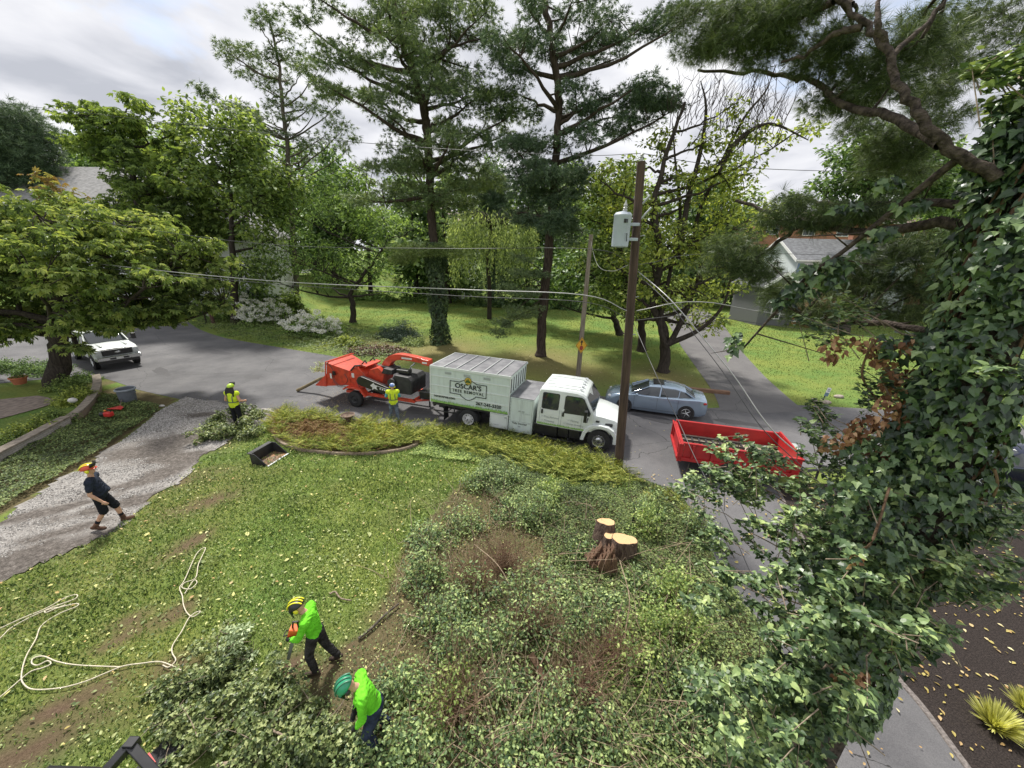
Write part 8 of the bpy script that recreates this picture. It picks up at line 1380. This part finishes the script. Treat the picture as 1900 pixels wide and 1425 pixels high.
# ivy sleeve on the trunk
i1 = ivysleeve(ivt, [b0+V3(0, 0, 1.2), b0+V3(0, 0, 3), b0+V3(0, .05, 6)], .33, .5, 4400, .092, F_ivy, r6, 'ivy'); 
i2 = ivysleeve(ivt, [b0+V3(0, 0, 5.0), b0+V3(.0, .05, 7.2), b0+V3(.05, .1, 8.6), b0+V3(.1, .1, 9.6)], .32, .56, 5000, .09, F_ivy, r6, 'heart')
def ivyblob(ells, nper, ls, mt, kind, nm):
    PP = []; DD = []; NN = []
    for (px, py, rx, ry, Y_, dr) in ells:
        c, rr = PAD(px, py, rx, ry, Y_, dr); n = int(nper*rx*ry/3000); d_ = unit(r6.normal(size=(n, 3))); rad = r6.random(n)**.33; p_ = np.array(c)+d_*rad[:, None]*np.array(rr); PP.append(p_); DD.append(np.stack([r6.normal(0, .6, n), r6.normal(0, .5, n)-.2, -np.ones(n)*.6], 1)); NN.append(d_*.5+np.stack([r6.normal(0, .3, n)-.2, r6.normal(0, .3, n)-.5, r6.uniform(.2, 1.1, n)], 1))
    return leaves(nm, np.concatenate(PP)-b0, np.concatenate(DD), np.concatenate(NN), ls*r6.uniform(.7, 1.3, sum(map(len, PP))), kind, mt, ivt)
ivyblob([(1880, 250, 60, 80, 3.9, 45), (1850, 330, 60, 60, 3.9, 45), (1880, 480, 55, 90, 3.4, 45), (1830, 590, 50, 50, 3.5, 50), (1770, 650, 55, 45, 3.5, 50), (1740, 740, 55, 50, 3.6, 50), (1700, 820, 60, 45, 3.6, 55), (1680, 640, 50, 30, 4.0, 40), (1640, 860, 70, 50, 3.6, 50), (1720, 900, 80, 45, 3.4, 50), (1600, 930, 70, 50, 3.4, 50), (1580, 1100, 90, 50, 3.1, 60), (1620, 1010, 80, 50, 3.2, 60), (1560, 1170, 80, 40, 3.0, 50), (1540, 1060, 60, 50, 3.3, 50)], 190, .088, F_ivy, 'ivy', 'ivy_foliage')
bl = PX([(1790, 285, 3.9), (1720, 340, 4.1), (1640, 405, 4.3), (1560, 470, 4.5), (1500, 512, 4.6), (1440, 578, 4.8), (1380, 645, 5.0)]); tubes('broken_limb', [(bl-b0, np.linspace(.036, .012, len(bl)))]+[(bez(bl[i], bl[i]+r6.normal(0, .25, 3), 0, 5)-b0, np.linspace(.01, .003, 5)) for i in range(4, len(bl), 2)], B_near, ivt, 8)
ivyblob([(1690, 380, 28, 14, 4.2, 20), (1640, 430, 24, 14, 4.3, 20), (1560, 490, 30, 18, 4.5, 24), (1510, 505, 34, 16, 4.55, 24), (1480, 540, 30, 16, 4.6, 22), (1540, 520, 30, 16, 4.5, 22), (1360, 640, 14, 26, 5.0, 14), (1650, 340, 22, 14, 4.3, 18), (1580, 385, 30, 10, 4.7, 20), (1450, 560, 20, 12, 4.7, 18), (1600, 460, 18, 12, 4.4, 18)], 330, .095, F_ivy, 'ivy', 'limb_ivy')
F_ivyL = fol('leaf_ivy_light', [(.035, .075, .028), (.06, .115, .04), (.10, .165, .055), (.15, .225, .07), (.26, .33, .10)], .16, .42, .4, nscale=1.5, gain=1.3)
# loose upright canes and seedlings rising out of the thicket
LPp = []; LD = []; LN = []; LS = []; stp_ = []
majors = []
sh = [(1480, 870, 150, 50, 4.4, 26), (1340, 890, 90, 34, 4.9, 22), (1280, 900, 40, 30, 5.2, 10), (1470, 985, 110, 50, 3.9, 30), (1590, 950, 130, 60, 3.6, 20), (1760, 960, 130, 45, 3.5, 26), (1680, 1060, 140, 60, 3.1, 34), (1470, 1110, 90, 60, 3.3, 28), (1330, 1090, 70, 50, 3.7, 16), (1540, 1180, 140, 60, 2.9, 38), (1400, 1290, 130, 70, 2.75, 44), (1520, 1320, 110, 60, 2.6, 36), (1720, 1180, 80, 50, 2.8, 18), (1840, 1060, 80, 50, 3.1, 18), (1370, 830, 70, 26, 5.0, 14), (1540, 810, 80, 30, 4.4, 14), (1420, 1400, 110, 50, 2.45, 28), (1870, 960, 60, 40, 3.5, 12), (1300, 980, 40, 40, 4.5, 8), (1860, 680, 60, 25, 3.3, 5), (1500, 760, 60, 26, 4.8, 8), (1500, 600, 60, 20, 4.9, 8), (1580, 560, 60, 30, 4.7, 8), (1620, 700, 50, 40, 4.2, 10), (1850, 150, 60, 50, 4.0, 16), (1900, 110, 60, 30, 4.0, 10)]
for (px, py, rx, ry, Y_, n) in sh:
    for k in range(n):
        a = r6.uniform(0, 2*math.pi); q = r6.random()**.5; tip = np.array(AT(px+rx*q*math.cos(a), py+ry*q*math.sin(a), Y_+r6.normal(0, .2)))
        if tip[2] < .3: continue
        k0_ = 0
        tzh = tip[2]-.35*np.hypot(*(tip-b0)[:2])+r6.normal(0, .15); s_ = b0+V3(0, 0, max(.4, tzh)); mid = (s_+tip)/2+np.array([r6.normal(0, .12), r6.normal(0, .12), -.12]); p_ = bez(s_, tip, 0, 9, mid); p_[1:-1] += r6.normal(0, .03, p_[1:-1].shape); stp_.append(((p_ if k % 16 == 3 else bez(tip+unit((s_-tip)[None])[0]*.22+r6.normal(0, .16, 3)+np.array([0, 0, -.12]), tip, 0, 4))-b0, np.linspace(.014 if k % 16 == 3 else .006, .003, 9 if k % 16 == 3 else 4))); dv_ = unit((p_[-1]-p_[-2])[None])[0]
        m_n = 36
        for q_ in range(m_n):
            az = r6.uniform(0, 2*math.pi); out_ = np.array([math.cos(az), math.sin(az), r6.uniform(-.45, .55)]); f_ = (q_/m_n)**1.3*.30; pos = tip-dv_*f_*1.0+r6.normal(0, .03, 3); LPp.append(pos); LD.append(out_+dv_*.5+np.array([0, 0, -.25])); LN.append(np.array([0, 0, 1])+r6.normal(0, .3, 3)); LS.append(r6.uniform(.04, .098))
leaves('shoot_leaves', np.array(LPp)-b0, LD, LN, np.array(LS), 'heart', F_ivyL, ivt); tubes('shoots', stp_, B_pale, ivt, 5)
F_dead = fol('leaf_dead', [(.16, .07, .035), (.26, .12, .06), (.36, .19, .10), (.44, .28, .16)], .25, .6, .2)
ivyblob([(1550, 645, 20, 22, 4.3, 16), (1535, 665, 14, 12, 4.3, 12), (1615, 635, 40, 16, 4.2, 24), (1645, 665, 34, 22, 4.1, 24), (1670, 705, 34, 26, 4.0, 20), (1655, 760, 34, 34, 3.8, 20), (1615, 795, 46, 26, 3.9, 24), (1570, 815, 40, 18, 4.0, 20), (1540, 830, 24, 14, 4.1, 16), (1690, 640, 26, 14, 3.9, 16), (1640, 840, 30, 16, 3.8, 16), (1580, 1258, 34, 16, 2.6, 14), (1590, 1035, 12, 18, 3.0, 10), (1700, 800, 22, 24, 3.7, 14)], 230, .07, F_dead, 'heart', 'dead_leaves')
vn = []
for k in range(46):
    a = r6.uniform(0, 2*math.pi); z0 = r6.uniform(2, 7.5); q_ = [b0+V3(.34*math.cos(a+.5*t_+.3*math.sin(3*t_)), .34*math.sin(a+.5*t_), z0+t_*.9) for t_ in np.linspace(0, 1.6, 7)]; vn.append((smooth_path(q_, 3)-b0, .014))
for pts in [[(1600, 1020, 3.1), (1620, 1000, 3.0), (1650, 905, 3.3)], [(1770, 900, 3.3), (1830, 930, 3.2), (1850, 900, 3.1), (1845, 870, 3.1)], [(1500, 1120, 3.1), (1540, 1150, 3.0), (1530, 1190, 2.9)], [(1620, 630, 4), (1600, 700, 4.1), (1650, 760, 3.9), (1640, 700, 4.0)]]: q_ = PX(pts); vn.append((q_-b0, .012))
tubes('vine', vn, B_brown, ivt, 6)
